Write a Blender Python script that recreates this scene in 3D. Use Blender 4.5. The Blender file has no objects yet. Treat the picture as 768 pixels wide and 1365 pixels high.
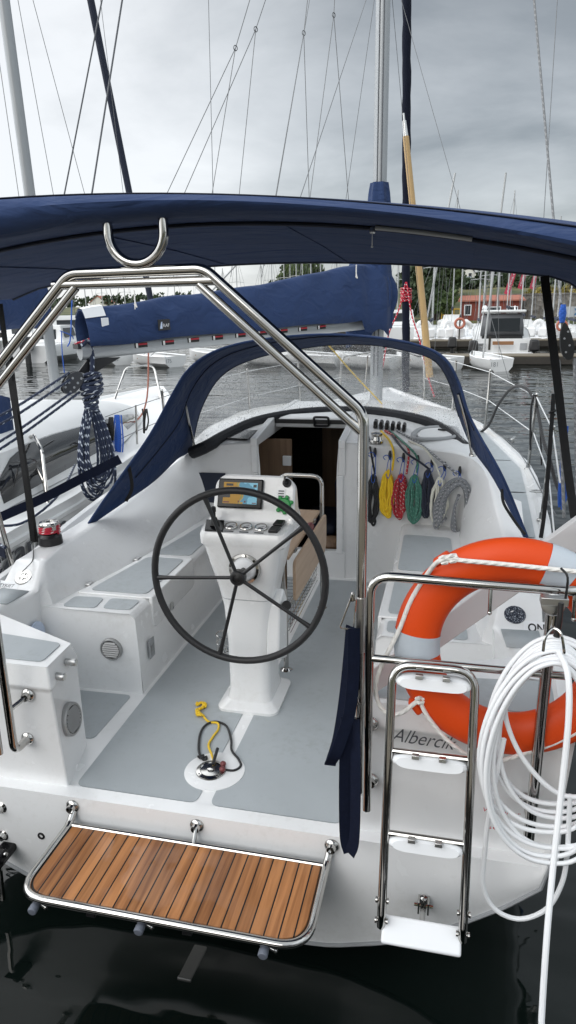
import bpy, bmesh, math, random
from mathutils import Vector, Matrix, noise
random.seed(7)
rad = math.radians
SC = bpy.context.scene
COL = SC.collection
V = Vector

# ---------------------------------------------------------------- camera frame
# metres; x = 0 is the yacht's centreline, y = 0 her transom, +y towards her bow, z = 0 the cockpit sole
CAMLOC = V((0.945, -2.27, 2.0))
FPX = 947.0                        # focal length in pixels of a 768 x 1365 picture
def _basis(yaw, pitch, roll):
    y, p, r = rad(yaw), rad(pitch), rad(roll)
    f = V((-math.sin(y)*math.cos(p), math.cos(y)*math.cos(p), -math.sin(p)))
    rt = V((math.cos(y), math.sin(y), 0)); up = rt.cross(f)
    return rt*math.cos(r)+up*math.sin(r), -rt*math.sin(r)+up*math.cos(r), f
CR, CU, CF = _basis(13.3, 16.3, -1.0)
def at(px, py, x=None, y=None, z=None, d=None, plane=None):
    """point of the place that a measured photo position has on a known real plane"""
    v = CR*((px-384)/FPX) + CU*((682.5-py)/FPX) + CF
    if x is not None: t = (x-CAMLOC.x)/v.x
    elif y is not None: t = (y-CAMLOC.y)/v.y
    elif z is not None: t = (z-CAMLOC.z)/v.z
    elif plane is not None: t = (plane[0]-CAMLOC).dot(plane[1])/v.dot(plane[1])
    else: t = d
    return CAMLOC + v*t
WATER = -0.60

# ---------------------------------------------------------------- curves
def catmull(pts, n=6, closed=False):
    pts = [V(p) for p in pts]; m = len(pts); out = []
    if m < 3 and not closed: 
        return [pts[0].lerp(pts[-1], i/n) for i in range(n+1)]
    rng = range(m) if closed else range(m-1)
    for i in rng:
        if closed: a, b, c, d = pts[i-1], pts[i], pts[(i+1) % m], pts[(i+2) % m]
        else:
            b, c = pts[i], pts[i+1]
            a = pts[i-1] if i else b*2-c
            d = pts[i+2] if i+2 < m else c*2-b
        for k in range(n):
            t = k/n
            out.append(0.5*((2*b)+(c-a)*t+(2*a-5*b+4*c-d)*t*t+(3*b-a-3*c+d)*t**3))
    if not closed: out.append(pts[-1])
    return out
def fillet(pts, r, n=6):
    pts = [V(p) for p in pts]; out = [pts[0]]
    for i in range(1, len(pts)-1):
        a, b, c = pts[i-1], pts[i], pts[i+1]
        u, w = (a-b), (c-b); lu, lw = u.length, w.length
        if lu < 1e-6 or lw < 1e-6: continue
        u /= lu; w /= lw; ang = u.angle(w, 0)
        if ang > 3.1: out.append(b); continue
        t = min(r/math.tan(ang/2), lu*.49, lw*.49)
        p, q = b+u*t, b+w*t
        for k in range(n+1):
            s = k/n; out.append(p*(1-s)**2 + b*2*s*(1-s) + q*s*s)
    out.append(pts[-1]); return out
def lerp_table(tab, x):
    if x <= tab[0][0]: return tab[0][1]
    for (a, b), (c, d) in zip(tab, tab[1:]):
        if x <= c: return b+(d-b)*(x-a)/(c-a)
    return tab[-1][1]

# ---------------------------------------------------------------- mesh builder
def world_loc(o):
    p = V((0, 0, 0))
    while o is not None: p += o.location; o = o.parent
    return p
class MB:
    def __init__(s): s.v = []; s.f = []; s.uv = {}; s.flat = set(); s.mi = {}; s.cur = 0
    def add(s, vs, fs, uvs=None, flat=False):
        o = len(s.v); s.v += [tuple(p) for p in vs]
        for i, f in enumerate(fs):
            if uvs: s.uv[len(s.f)] = uvs[i]
            if flat: s.flat.add(len(s.f))
            if s.cur: s.mi[len(s.f)] = s.cur
            s.f.append(tuple(o+k for k in f))
        return s
    def grid(s, rows, closed=False, flat=False):
        n = len(rows[0]); vs = [p for r in rows for p in r]; fs = []; uvs = []
        for i in range(len(rows)-1):
            for j in range(n if closed else n-1):
                k = (j+1) % n
                fs.append((i*n+j, i*n+k, (i+1)*n+k, (i+1)*n+j))
                uvs.append(((i, j), (i, j+1), (i+1, j+1), (i+1, j)))
        return s.add(vs, fs, uvs, flat)
    def tube(s, path, r, n=10, closed=False, caps=True, flatten=None):
        path = [V(p) for p in path]; m = len(path)
        if m < 2: return s
        tang = []
        for i in range(m):
            a = path[i-1] if (i or closed) else path[i]
            b = path[(i+1) % m] if (i < m-1 or closed) else path[i]
            t = (b-a); tang.append(t.normalized() if t.length > 1e-9 else V((0, 0, 1)))
        ref = V((0, 0, 1)) if abs(tang[0].z) < .9 else V((0, 1, 0))
        nrm = (ref-tang[0]*ref.dot(tang[0])).normalized()
        rows = []; L = 0; ls = []
        for i in range(m):
            if i:
                nrm = nrm-tang[i]*nrm.dot(tang[i])
                nrm = nrm.normalized() if nrm.length > 1e-6 else tang[i].orthogonal().normalized()
                L += (path[i]-path[i-1]).length
            bi = tang[i].cross(nrm); ls.append(L)
            rr = r[i] if isinstance(r, (list, tuple)) else r
            e1, e2 = (1, 1) if flatten is None else flatten
            rows.append([path[i]+nrm*math.cos(2*math.pi*j/n)*rr*e1+bi*math.sin(2*math.pi*j/n)*rr*e2 for j in range(n)])
        vs = [p for q in rows for p in q]; fs = []; uvs = []
        for i in range(m if closed else m-1):
            k = (i+1) % m; lk = ls[k] if k else L+(path[0]-path[-1]).length
            for j in range(n):
                q = (j+1) % n
                fs.append((i*n+j, i*n+q, k*n+q, k*n+j))
                uvs.append(((j/n, ls[i]), ((j+1)/n, ls[i]), ((j+1)/n, lk), (j/n, lk)))
        if caps and not closed:
            fs.append(tuple(reversed(range(n)))); uvs.append(tuple((0, 0) for _ in range(n)))
            fs.append(tuple(range((m-1)*n, m*n))); uvs.append(tuple((0, 0) for _ in range(n)))
        return s.add(vs, fs, uvs)
    def box(s, lo, hi, taper=1.0):
        (a, b, c), (d, e, f) = lo, hi; mx, my = (a+d)/2, (b+e)/2
        g = lambda x, y, z: ((mx+(x-mx)*taper, my+(y-my)*taper, z) if z == f else (x, y, z))
        vs = [g(x, y, z) for z in (c, f) for x, y in ((a, b), (d, b), (d, e), (a, e))]
        return s.add(vs, [(3, 2, 1, 0), (4, 5, 6, 7), (0, 1, 5, 4), (1, 2, 6, 5), (2, 3, 7, 6), (3, 0, 4, 7)], flat=True)
    def obox(s, c, ax, ay, az):
        c, ax, ay, az = V(c), V(ax), V(ay), V(az)
        vs = [c+ax*i+ay*j+az*k for k in (-1, 1) for i, j in ((-1, -1), (1, -1), (1, 1), (-1, 1))]
        return s.add(vs, [(3, 2, 1, 0), (4, 5, 6, 7), (0, 1, 5, 4), (1, 2, 6, 5), (2, 3, 7, 6), (3, 0, 4, 7)], flat=True)
    def prism(s, poly, ext):
        poly = [V(p) for p in poly]; ext = V(ext); n = len(poly)
        vs = poly+[p+ext for p in poly]
        return s.add(vs, [tuple(reversed(range(n))), tuple(range(n, 2*n))]+[(i, (i+1) % n, (i+1) % n+n, i+n) for i in range(n)], flat=True)
    def lathe(s, c, axis, prof, n=24, caps=True):
        c = V(c); axis = V(axis).normalized(); u = axis.orthogonal().normalized(); w = axis.cross(u)
        rows = [[c+axis*h+u*math.cos(2*math.pi*j/n)*r+w*math.sin(2*math.pi*j/n)*r for j in range(n)] for r, h in prof]
        s.grid(rows, closed=True)
        m = len(prof); o = len(s.v)-m*n
        if caps:
            if prof[0][0] > 1e-5: s.f.append(tuple(reversed(range(o, o+n))))
            if prof[-1][0] > 1e-5: s.f.append(tuple(range(o+(m-1)*n, o+m*n)))
            if s.cur:
                s.mi[len(s.f)-1] = s.cur; s.mi[len(s.f)-2] = s.cur
        return s
    def ball(s, c, r, n=12, sc=(1, 1, 1)):
        c = V(c); rows = []
        for i in range(n//2+1):
            th = math.pi*i/(n//2)
            rows.append([c+V((r*sc[0]*math.sin(th)*math.cos(2*math.pi*j/n), r*sc[1]*math.sin(th)*math.sin(2*math.pi*j/n), r*sc[2]*math.cos(th))) for j in range(n)])
        return s.grid(rows, closed=True)
    def ribbon(s, path, w, side, th=.0025):
        path = [V(p) for p in path]; rows = []
        for i, p in enumerate(path):
            t = (path[min(i+1, len(path)-1)]-path[max(i-1, 0)]).normalized()
            sd = V(side[i]) if isinstance(side, list) else V(side)
            sd = (sd-t*sd.dot(t)).normalized(); nn = t.cross(sd)*th
            rows.append([p-sd*w/2-nn, p+sd*w/2-nn, p+sd*w/2+nn, p-sd*w/2+nn])
        s.grid(rows, closed=True); n = len(rows); o = len(s.v)-4*n
        s.f += [(o+3, o+2, o+1, o), (o+4*n-4, o+4*n-3, o+4*n-2, o+4*n-1)]
        return s
    def build(s, name, mat, parent=None, bevel=0, seg=3, solid=0, sub=0, smooth=True, ang=32, recalc=True):
        base = world_loc(parent) if parent else V((0, 0, 0))
        me = bpy.data.meshes.new(name)
        me.from_pydata([V(p)-base for p in s.v], [], s.f)
        for m_ in (mat if isinstance(mat, (list, tuple)) else [mat]): me.materials.append(m_)
        if s.uv:
            ul = me.uv_layers.new(name='UVMap')
            for fi, uvs in s.uv.items():
                p = me.polygons[fi]
                for li, uv in zip(p.loop_indices, uvs): ul.data[li].uv = uv
        for fi, k in s.mi.items(): me.polygons[fi].material_index = k
        if smooth:
            for i, p in enumerate(me.polygons): p.use_smooth = True
        me.validate(clean_customdata=False); me.update()
        if recalc:
            bm = bmesh.new(); bm.from_mesh(me); bmesh.ops.recalc_face_normals(bm, faces=bm.faces[:]); bm.to_mesh(me); bm.free()
        o = bpy.data.objects.new(name, me); COL.objects.link(o)
        if parent: o.parent = parent
        if solid:
            md = o.modifiers.new('solid', 'SOLIDIFY'); md.thickness = solid; md.offset = 0
        if bevel:
            md = o.modifiers.new('bevel', 'BEVEL'); md.width = bevel; md.segments = seg; md.limit_method = 'ANGLE'; md.angle_limit = rad(30)
            md.harden_normals = False
        if sub:
            md = o.modifiers.new('sub', 'SUBSURF'); md.levels = sub; md.render_levels = sub
        if smooth and not sub:
            me.set_sharp_from_angle(angle=rad(ang))
        return o
def thing(name, loc, label, cat, group=None):
    o = bpy.data.objects.new(name, None); COL.objects.link(o); o.location = loc; o.empty_display_size = .1
    o['label'] = label; o['category'] = cat
    if group: o['group'] = group
    return o
def tag(o, label, cat, group=None):
    o['label'] = label; o['category'] = cat
    if group: o['group'] = group
    return o
def lab(o, label): o['label'] = label; return o
def dup(root, loc, label, rotz=None, scale=None, group=None):
    r = root.copy(); COL.objects.link(r); r.location = loc; r['label'] = label
    if rotz is not None: r.rotation_euler.z = rotz
    if scale is not None: r.scale = scale
    if group: r['group'] = group
    for ch in list(root.children):
        c = ch.copy(); COL.objects.link(c); c.parent = r
        for g in ch.children:
            d = g.copy(); COL.objects.link(d); d.parent = c
    return r
def text(body, name, mat, parent, origin, right, up, height, width=None, depth=.0006, shear=0, bold=0, off=0):
    """writing as a thin real mesh: origin = lower left, right/up = unit directions"""
    cu = bpy.data.curves.new(name, 'FONT'); cu.body = body; cu.size = 1; cu.extrude = .0; cu.shear = shear; cu.offset = bold
    tmp = bpy.data.objects.new(name+'_tmp', cu); COL.objects.link(tmp)
    dg = bpy.context.evaluated_depsgraph_get(); dg.update()
    me0 = tmp.evaluated_get(dg).to_mesh()
    vs = [v.co.copy() for v in me0.vertices]; fs = [tuple(p.vertices) for p in me0.polygons]
    tmp.evaluated_get(dg).to_mesh_clear(); bpy.data.objects.remove(tmp); bpy.data.curves.remove(cu)
    x0 = min(v.x for v in vs); x1 = max(v.x for v in vs); y0 = min(v.y for v in vs); y1 = max(v.y for v in vs)
    sy = height/(y1-y0); sx = (width/(x1-x0)) if width else sy
    right, up = V(right).normalized(), V(up).normalized(); nn = right.cross(up)
    m = MB(); m.add([V(origin)+right*(v.x-x0)*sx+up*(v.y-y0)*sy+nn*(depth+off) for v in vs], fs)
    return m.build(name, mat, parent, smooth=False)

# ---------------------------------------------------------------- materials
def new_mat(name):
    m = bpy.data.materials.new(name); m.use_nodes = True
    nt = m.node_tree; return m, nt, nt.nodes['Principled BSDF'], nt.nodes, nt.links
def pbr(name, col, rough=.4, metal=0, coat=0, var=.06, vscale=6, rvar=.12, bump=0, bscale=60, spec=.5, sheen=0, bdist=.002, trans=0, alpha=1, dirt=0, wrinkle=0):
    m, nt, P, N, L = new_mat(name)
    tc = N.new('ShaderNodeTexCoord')
    nz = N.new('ShaderNodeTexNoise'); nz.inputs['Scale'].default_value = vscale; nz.inputs['Detail'].default_value = 5
    L.new(tc.outputs['Object'], nz.inputs['Vector'])
    mx = N.new('ShaderNodeMix'); mx.data_type = 'RGBA'
    mx.inputs['A'].default_value = tuple(c*(1-var) for c in col)+(1,)
    mx.inputs['B'].default_value = tuple(min(1, c*(1+var)) for c in col)+(1,)
    L.new(nz.outputs['Fac'], mx.inputs['Factor']); L.new(mx.outputs['Result'], P.inputs['Base Color'])
    if dirt:        # faint grime: soft specks and runs
        nd = N.new('ShaderNodeTexNoise'); nd.inputs['Scale'].default_value = 26; nd.inputs['Detail'].default_value = 8; nd.inputs['Roughness'].default_value = .7; L.new(tc.outputs['Object'], nd.inputs['Vector'])
        ne = N.new('ShaderNodeTexNoise'); ne.inputs['Scale'].default_value = 2.1; ne.inputs['Detail'].default_value = 3; L.new(tc.outputs['Object'], ne.inputs['Vector'])
        ad = N.new('ShaderNodeMath'); ad.operation = 'MULTIPLY_ADD'; ad.inputs[1].default_value = .6; L.new(ne.outputs['Fac'], ad.inputs[0]); L.new(nd.outputs['Fac'], ad.inputs[2])
        rd = N.new('ShaderNodeMapRange'); rd.inputs['From Min'].default_value = .84; rd.inputs['From Max'].default_value = 1.08; rd.inputs['To Max'].default_value = dirt; L.new(ad.outputs[0], rd.inputs['Value'])
        md = N.new('ShaderNodeMix'); md.data_type = 'RGBA'; L.new(rd.outputs[0], md.inputs['Factor']); L.new(mx.outputs['Result'], md.inputs['A']); md.inputs['B'].default_value = (col[0]*.62, col[1]*.60, col[2]*.54, 1); L.new(md.outputs['Result'], P.inputs['Base Color'])
    mr = N.new('ShaderNodeMapRange'); mr.inputs['To Min'].default_value = max(.02, rough*(1-rvar)); mr.inputs['To Max'].default_value = min(1, rough*(1+rvar))
    n2 = N.new('ShaderNodeTexNoise'); n2.inputs['Scale'].default_value = vscale*2.3; n2.inputs['Detail'].default_value = 4
    L.new(tc.outputs['Object'], n2.inputs['Vector'])
    L.new(n2.outputs['Fac'], mr.inputs['Value']); L.new(mr.outputs['Result'], P.inputs['Roughness'])
    P.inputs['Metallic'].default_value = metal; P.inputs['Coat Weight'].default_value = coat; P.inputs['Coat Roughness'].default_value = .08
    P.inputs['Specular IOR Level'].default_value = spec; P.inputs['Sheen Weight'].default_value = sheen
    P.inputs['Transmission Weight'].default_value = trans; P.inputs['Alpha'].default_value = alpha
    if bump:
        n3 = N.new('ShaderNodeTexNoise'); n3.inputs['Scale'].default_value = bscale; n3.inputs['Detail'].default_value = 4
        L.new(tc.outputs['Object'], n3.inputs['Vector'])
        b = N.new('ShaderNodeBump'); b.inputs['Strength'].default_value = bump; b.inputs['Distance'].default_value = bdist
        L.new(n3.outputs['Fac'], b.inputs['Height']); L.new(b.outputs['Normal'], P.inputs['Normal'])
        if wrinkle:
            mp = N.new('ShaderNodeMapping'); mp.inputs['Scale'].default_value = (2.2, 5, 7); mp.inputs['Rotation'].default_value = (.3, .5, .4); L.new(tc.outputs['Object'], mp.inputs['Vector'])
            n5 = N.new('ShaderNodeTexNoise'); n5.inputs['Scale'].default_value = 1.1; n5.inputs['Detail'].default_value = 4; n5.inputs['Distortion'].default_value = .9; L.new(mp.outputs[0], n5.inputs['Vector'])
            b2 = N.new('ShaderNodeBump'); b2.inputs['Strength'].default_value = wrinkle; b2.inputs['Distance'].default_value = .03; L.new(n5.outputs['Fac'], b2.inputs['Height']); L.new(b2.outputs['Normal'], b.inputs['Normal'])
    return m
def rope_mat(name, c1, c2=None, freq=42, fleck=.25, twist=1.0, rough=.75):
    """braided line: tiny diagonal strands, with flecks of the tracer colour"""
    m, nt, P, N, L = new_mat(name)
    uv = N.new('ShaderNodeUVMap'); sp = N.new('ShaderNodeSeparateXYZ'); L.new(uv.outputs['UV'], sp.inputs['Vector'])
    def math_(op, a, b=None, val=None):
        n = N.new('ShaderNodeMath'); n.operation = op
        L.new(a, n.inputs[0])
        if b is not None: L.new(b, n.inputs[1])
        elif val is not None: n.inputs[1].default_value = val
        return n.outputs[0]
    v = math_('MULTIPLY', sp.outputs['Y'], val=freq*2*math.pi); u = math_('MULTIPLY', sp.outputs['X'], val=2*math.pi*3)
    s1 = math_('SINE', math_('ADD', v, u)); s2 = math_('SINE', math_('SUBTRACT', v, u))
    h = math_('MAXIMUM', s1, s2) if twist < 1.5 else s1
    b = N.new('ShaderNodeBump'); b.inputs['Strength'].default_value = .55; b.inputs['Distance'].default_value = .0016
    L.new(h, b.inputs['Height']); L.new(b.outputs['Normal'], P.inputs['Normal'])
    mx = N.new('ShaderNodeMix'); mx.data_type = 'RGBA'
    mx.inputs['A'].default_value = tuple(c1)+(1,); mx.inputs['B'].default_value = tuple(c2 or [c*1.25 for c in c1])+(1,)
    if c2:
        v3 = math_('MULTIPLY', sp.outputs['Y'], val=freq*.55*2*math.pi); u3 = math_('MULTIPLY', sp.outputs['X'], val=2*math.pi)
        t = math_('GREATER_THAN', math_('SINE', math_('ADD', v3, u3)), val=1-2*fleck)
        t2 = math_('GREATER_THAN', math_('SINE', math_('MULTIPLY', u3, val=2)), val=0)
        L.new(math_('MULTIPLY', t, t2), mx.inputs['Factor'])
    else:
        nz = N.new('ShaderNodeTexNoise'); nz.inputs['Scale'].default_value = 30; L.new(uv.outputs['UV'], nz.inputs['Vector']); L.new(nz.outputs['Fac'], mx.inputs['Factor'])
    L.new(mx.outputs['Result'], P.inputs['Base Color']); P.inputs['Roughness'].default_value = rough; P.inputs['Sheen Weight'].default_value = .15
    return m
# ---------------------------------------------------------------- the materials of the place
M = {}
M['gel'] = pbr('gelcoat', (.81, .813, .81), .24, coat=.35, var=.02, vscale=3, rvar=.4, bump=.03, bscale=9, bdist=.004, dirt=.2)
M['gel2'] = pbr('gelcoat_far', (.76, .765, .76), .35, var=.04, vscale=4)
M['nonskid'] = pbr('nonskid', (.40, .43, .445), .60, var=.07, vscale=5, rvar=.35, bump=.6, bscale=330, bdist=.0014, spec=.4, dirt=.3)
M['canvas'] = pbr('navy_canvas', (.023, .045, .118), .85, var=.16, vscale=4, bump=.35, bscale=700, bdist=.001, sheen=.04, spec=.25, wrinkle=1.0)
M['canvas_sail'] = pbr('navy_sail_strip', (.008, .011, .024), .8, var=.2, vscale=3, spec=.2, wrinkle=.8)
M['canvas2'] = pbr('navy_trim', (.013, .019, .040), .7, var=.15, vscale=8, bump=.3, bscale=500, bdist=.001)
M['black_canvas'] = pbr('black_canvas', (.010, .011, .015), .7, var=.2, vscale=8, bump=.4, bscale=60, bdist=.004)
M['r_greyplain'] = rope_mat('rope_plain_grey', (.17, .175, .18), (.26, .265, .27), 40, .3)
M['web'] = pbr('navy_webbing', (.005, .008, .021), .85, spec=.15, var=.3, vscale=40, bump=.8, bscale=500, bdist=.002)
M['blackweb'] = pbr('black_webbing', (.008, .008, .009), .8, var=.2, vscale=40, bump=.5, bscale=900, bdist=.001)
M['steel'] = pbr('stainless', (.50, .49, .47), .10, metal=1, var=.05, vscale=9, rvar=.5)
M['steel_b'] = pbr('stainless_brushed', (.55, .55, .54), .3, metal=1, var=.08, vscale=20, rvar=.3)
M['vent_steel'] = pbr('vent_steel', (.36, .36, .355), .42, metal=.5, var=.08, vscale=20)
M['dark_pile'] = pbr('dark_pile', (.045, .04, .034), .9, var=.25, vscale=2)
M['alu'] = pbr('anodised', (.36, .375, .385), .48, metal=.6, var=.05, vscale=3)
M['alu_far'] = pbr('anodised_far', (.44, .45, .45), .55, metal=.2, var=.1, vscale=1)
M['black'] = pbr('black_plastic', (.012, .012, .013), .38, var=.2, vscale=20)
M['rubber'] = pbr('black_grip', (.011, .011, .012), .55, var=.2, vscale=20, bump=.3, bscale=300, bdist=.001)
M['screen_black'] = pbr('black_glass', (.006, .006, .007), .22, coat=.0, var=.1, spec=.25)
M['white_plastic'] = pbr('white_plastic', (.80, .81, .82), .35, var=.02, vscale=8)
M['hose'] = pbr('white_cable', (.80, .81, .82), .42, var=.04, vscale=5, bump=.05, bscale=40)
M['orange'] = pbr('orange_shell', (.70, .068, .008), .5, var=.05, vscale=5, bump=.12, bscale=70, bdist=.001, rvar=.25, spec=.3, dirt=.25)
M['reflect'] = pbr('reflective_tape', (.52, .57, .62), .45, metal=.15, var=.06, vscale=40, bump=.4, bscale=420, bdist=.0008)
M['rope_white'] = rope_mat('rope_white', (.72, .70, .66), None, 32, twist=2)
M['r_black'] = rope_mat('rope_black', (.010, .010, .011)); M['r_yellow'] = rope_mat('rope_yellow', (.72, .47, .012))
M['r_red'] = rope_mat('rope_red', (.42, .012, .025), (.65, .5, .45), 60, .12); M['r_green'] = rope_mat('rope_green', (.055, .20, .145), (.14, .32, .25), 60, .2)
M['r_navy'] = rope_mat('rope_navy', (.010, .014, .030)); M['r_cream'] = rope_mat('rope_cream', (.62, .61, .53))
M['r_grey'] = rope_mat('rope_grey', (.20, .21, .225), (.55, .56, .57), 60, .24)
M['r_sheet'] = rope_mat('rope_blue_fleck', (.012, .022, .055), (.50, .55, .62), 26, .13)
M['r_blue'] = rope_mat('rope_blue', (.015, .09, .42)); M['r_redfleck'] = rope_mat('rope_red_fleck', (.50, .010, .035), (.75, .68, .66), 36, .16)
M['r_rust'] = rope_mat('rope_rust', (.34, .13, .09)); M['wire'] = pbr('steel_wire', (.16, .165, .17), .5, metal=.5)
M['wire_dark'] = pbr('dark_wire', (.10, .105, .115), .5, metal=.3)
M['lifeline'] = pbr('white_lifeline', (.72, .73, .73), .45)
M['wood'] = None
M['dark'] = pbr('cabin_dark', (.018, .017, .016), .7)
M['tan'] = pbr('tan_spar', (.50, .33, .145), .45, var=.1, vscale=3)
M['letter'] = pbr('grey_lettering', (.07, .075, .085), .4)
M['letter_black'] = pbr('black_lettering', (.012, .012, .013), .5)
M['letter_red'] = pbr('red_lettering', (.55, .03, .05), .5)
M['letter_white'] = pbr('white_lettering', (.75, .75, .75), .5)
M['green'] = pbr('green_tag', (.012, .28, .055), .45)
M['greyplastic'] = pbr('grey_plastic', (.33, .34, .35), .45, var=.05)
M['flange'] = pbr('red_cap', (.16, .03, .03), .4)
M['smoke'] = pbr('smoked_acrylic', (.016, .017, .019), .06, coat=.5, var=.1)
M['bluegrey'] = pbr('pale_blue_cap', (.52, .60, .74), .4)

def wood(name, c1, c2, scale=1.0, rough=.42, axis='Y', bump=.1, wet=False, caulk=0):
    m, nt, P, N, L = new_mat(name)
    tc = N.new('ShaderNodeTexCoord'); mp = N.new('ShaderNodeMapping')
    sc = {'X': (2.2, 40, 40), 'Y': (40, 2.2, 40), 'Z': (40, 40, 2.2)}[axis]
    mp.inputs['Scale'].default_value = tuple(q*scale for q in sc)
    def mth(op, a, b=None, c=None):
        n = N.new('ShaderNodeMath'); n.operation = op
        for i, q in enumerate((a, b, c)):
            if q is None: continue
            if isinstance(q, (int, float)): n.inputs[i].default_value = q
            else: L.new(q, n.inputs[i])
        return n.outputs[0]
    vec = tc.outputs['Object']; fac = None
    if caulk:
        sp = N.new('ShaderNodeSeparateXYZ'); L.new(vec, sp.inputs['Vector'])
        b = mth('DIVIDE', mth('ADD', sp.outputs['X'], 10), caulk); idx = mth('FLOOR', b); fr = mth('FRACT', b)
        line = mth('LESS_THAN', mth('ABSOLUTE', mth('SUBTRACT', fr, .5)), .445)
        wn = N.new('ShaderNodeTexWhiteNoise'); wn.noise_dimensions = '1D'; L.new(idx, wn.inputs['W'])
        off = N.new('ShaderNodeCombineXYZ'); L.new(mth('MULTIPLY', wn.outputs['Value'], 9), off.inputs['Y']); L.new(mth('MULTIPLY', wn.outputs['Value'], 5), off.inputs['Z'])
        ad = N.new('ShaderNodeVectorMath'); L.new(vec, ad.inputs[0]); L.new(off.outputs[0], ad.inputs[1]); vec = ad.outputs[0]
    L.new(vec, mp.inputs['Vector'])
    n1 = N.new('ShaderNodeTexNoise'); n1.inputs['Scale'].default_value = 1; n1.inputs['Detail'].default_value = 7; n1.inputs['Distortion'].default_value = .6
    L.new(mp.outputs[0], n1.inputs['Vector'])
    n2 = N.new('ShaderNodeTexNoise'); n2.inputs['Scale'].default_value = .22; n2.inputs['Detail'].default_value = 2; L.new(mp.outputs[0], n2.inputs['Vector'])
    ramp = N.new('ShaderNodeValToRGB'); e = ramp.color_ramp.elements
    e[0].position = .36; e[0].color = tuple(c1)+(1,); e[1].position = .63; e[1].color = tuple(c2)+(1,)
    L.new(mth('ADD', mth('MULTIPLY', n1.outputs['Fac'], .6), mth('MULTIPLY', n2.outputs['Fac'], .4)), ramp.inputs['Fac'])
    colr = ramp.outputs['Color']
    if caulk:
        br = N.new('ShaderNodeMix'); br.data_type = 'RGBA'; br.blend_type = 'MULTIPLY'; br.inputs['Factor'].default_value = 1
        hsv = N.new('ShaderNodeHueSaturation'); L.new(colr, hsv.inputs['Color']); L.new(mth('ADD', mth('MULTIPLY', wn.outputs['Value'], .30), .88), hsv.inputs['Value']); colr = hsv.outputs['Color']
        mx = N.new('ShaderNodeMix'); mx.data_type = 'RGBA'; mx.inputs['A'].default_value = (.010, .009, .008, 1)
        L.new(line, mx.inputs['Factor']); L.new(colr, mx.inputs['B']); colr = mx.outputs['Result']
        bp = N.new('ShaderNodeBump'); bp.inputs['Strength'].default_value = .5; bp.inputs['Distance'].default_value = .0015
        L.new(mth('ADD', line, mth('MULTIPLY', n1.outputs['Fac'], .35)), bp.inputs['Height']); L.new(bp.outputs[0], P.inputs['Normal'])
    else:
        bp = N.new('ShaderNodeBump'); bp.inputs['Strength'].default_value = bump; bp.inputs['Distance'].default_value = .001
        L.new(n1.outputs['Fac'], bp.inputs['Height']); L.new(bp.outputs[0], P.inputs['Normal'])
    L.new(colr, P.inputs['Base Color'])
    if wet:
        n3 = N.new('ShaderNodeTexNoise'); n3.inputs['Scale'].default_value = 4.2; n3.inputs['Detail'].default_value = 5; L.new(tc.outputs['Object'], n3.inputs['Vector'])
        st = N.new('ShaderNodeMapRange'); st.inputs['From Min'].default_value = .485; st.inputs['From Max'].default_value = .515
        L.new(n3.outputs['Fac'], st.inputs['Value'])
        rr = N.new('ShaderNodeMapRange'); rr.inputs['To Min'].default_value = rough; rr.inputs['To Max'].default_value = .30
        L.new(st.outputs[0], rr.inputs['Value']); L.new(rr.outputs[0], P.inputs['Roughness'])
        L.new(mth('MULTIPLY', st.outputs[0], .34), P.inputs['Coat Weight']); P.inputs['Coat Roughness'].default_value = .07; P.inputs['Coat IOR'].default_value = 1.33; P.inputs['Specular IOR Level'].default_value = .25
    else: P.inputs['Roughness'].default_value = rough
    return m
M['teak'] = wood('teak_boards', (.165, .062, .022), (.43, .19, .072), 1.0, .55, 'Y', wet=True, caulk=.0512)
M['leaf'] = wood('oak_laminate', (.36, .245, .16), (.46, .33, .225), .8, .4, 'Y')
M['panel_wood'] = wood('cabin_wood', (.16, .095, .055), (.26, .165, .10), .6, .5, 'Z')
M['dock'] = wood('dock_timber', (.10, .085, .06), (.20, .17, .125), .5, .85, 'X')

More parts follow.
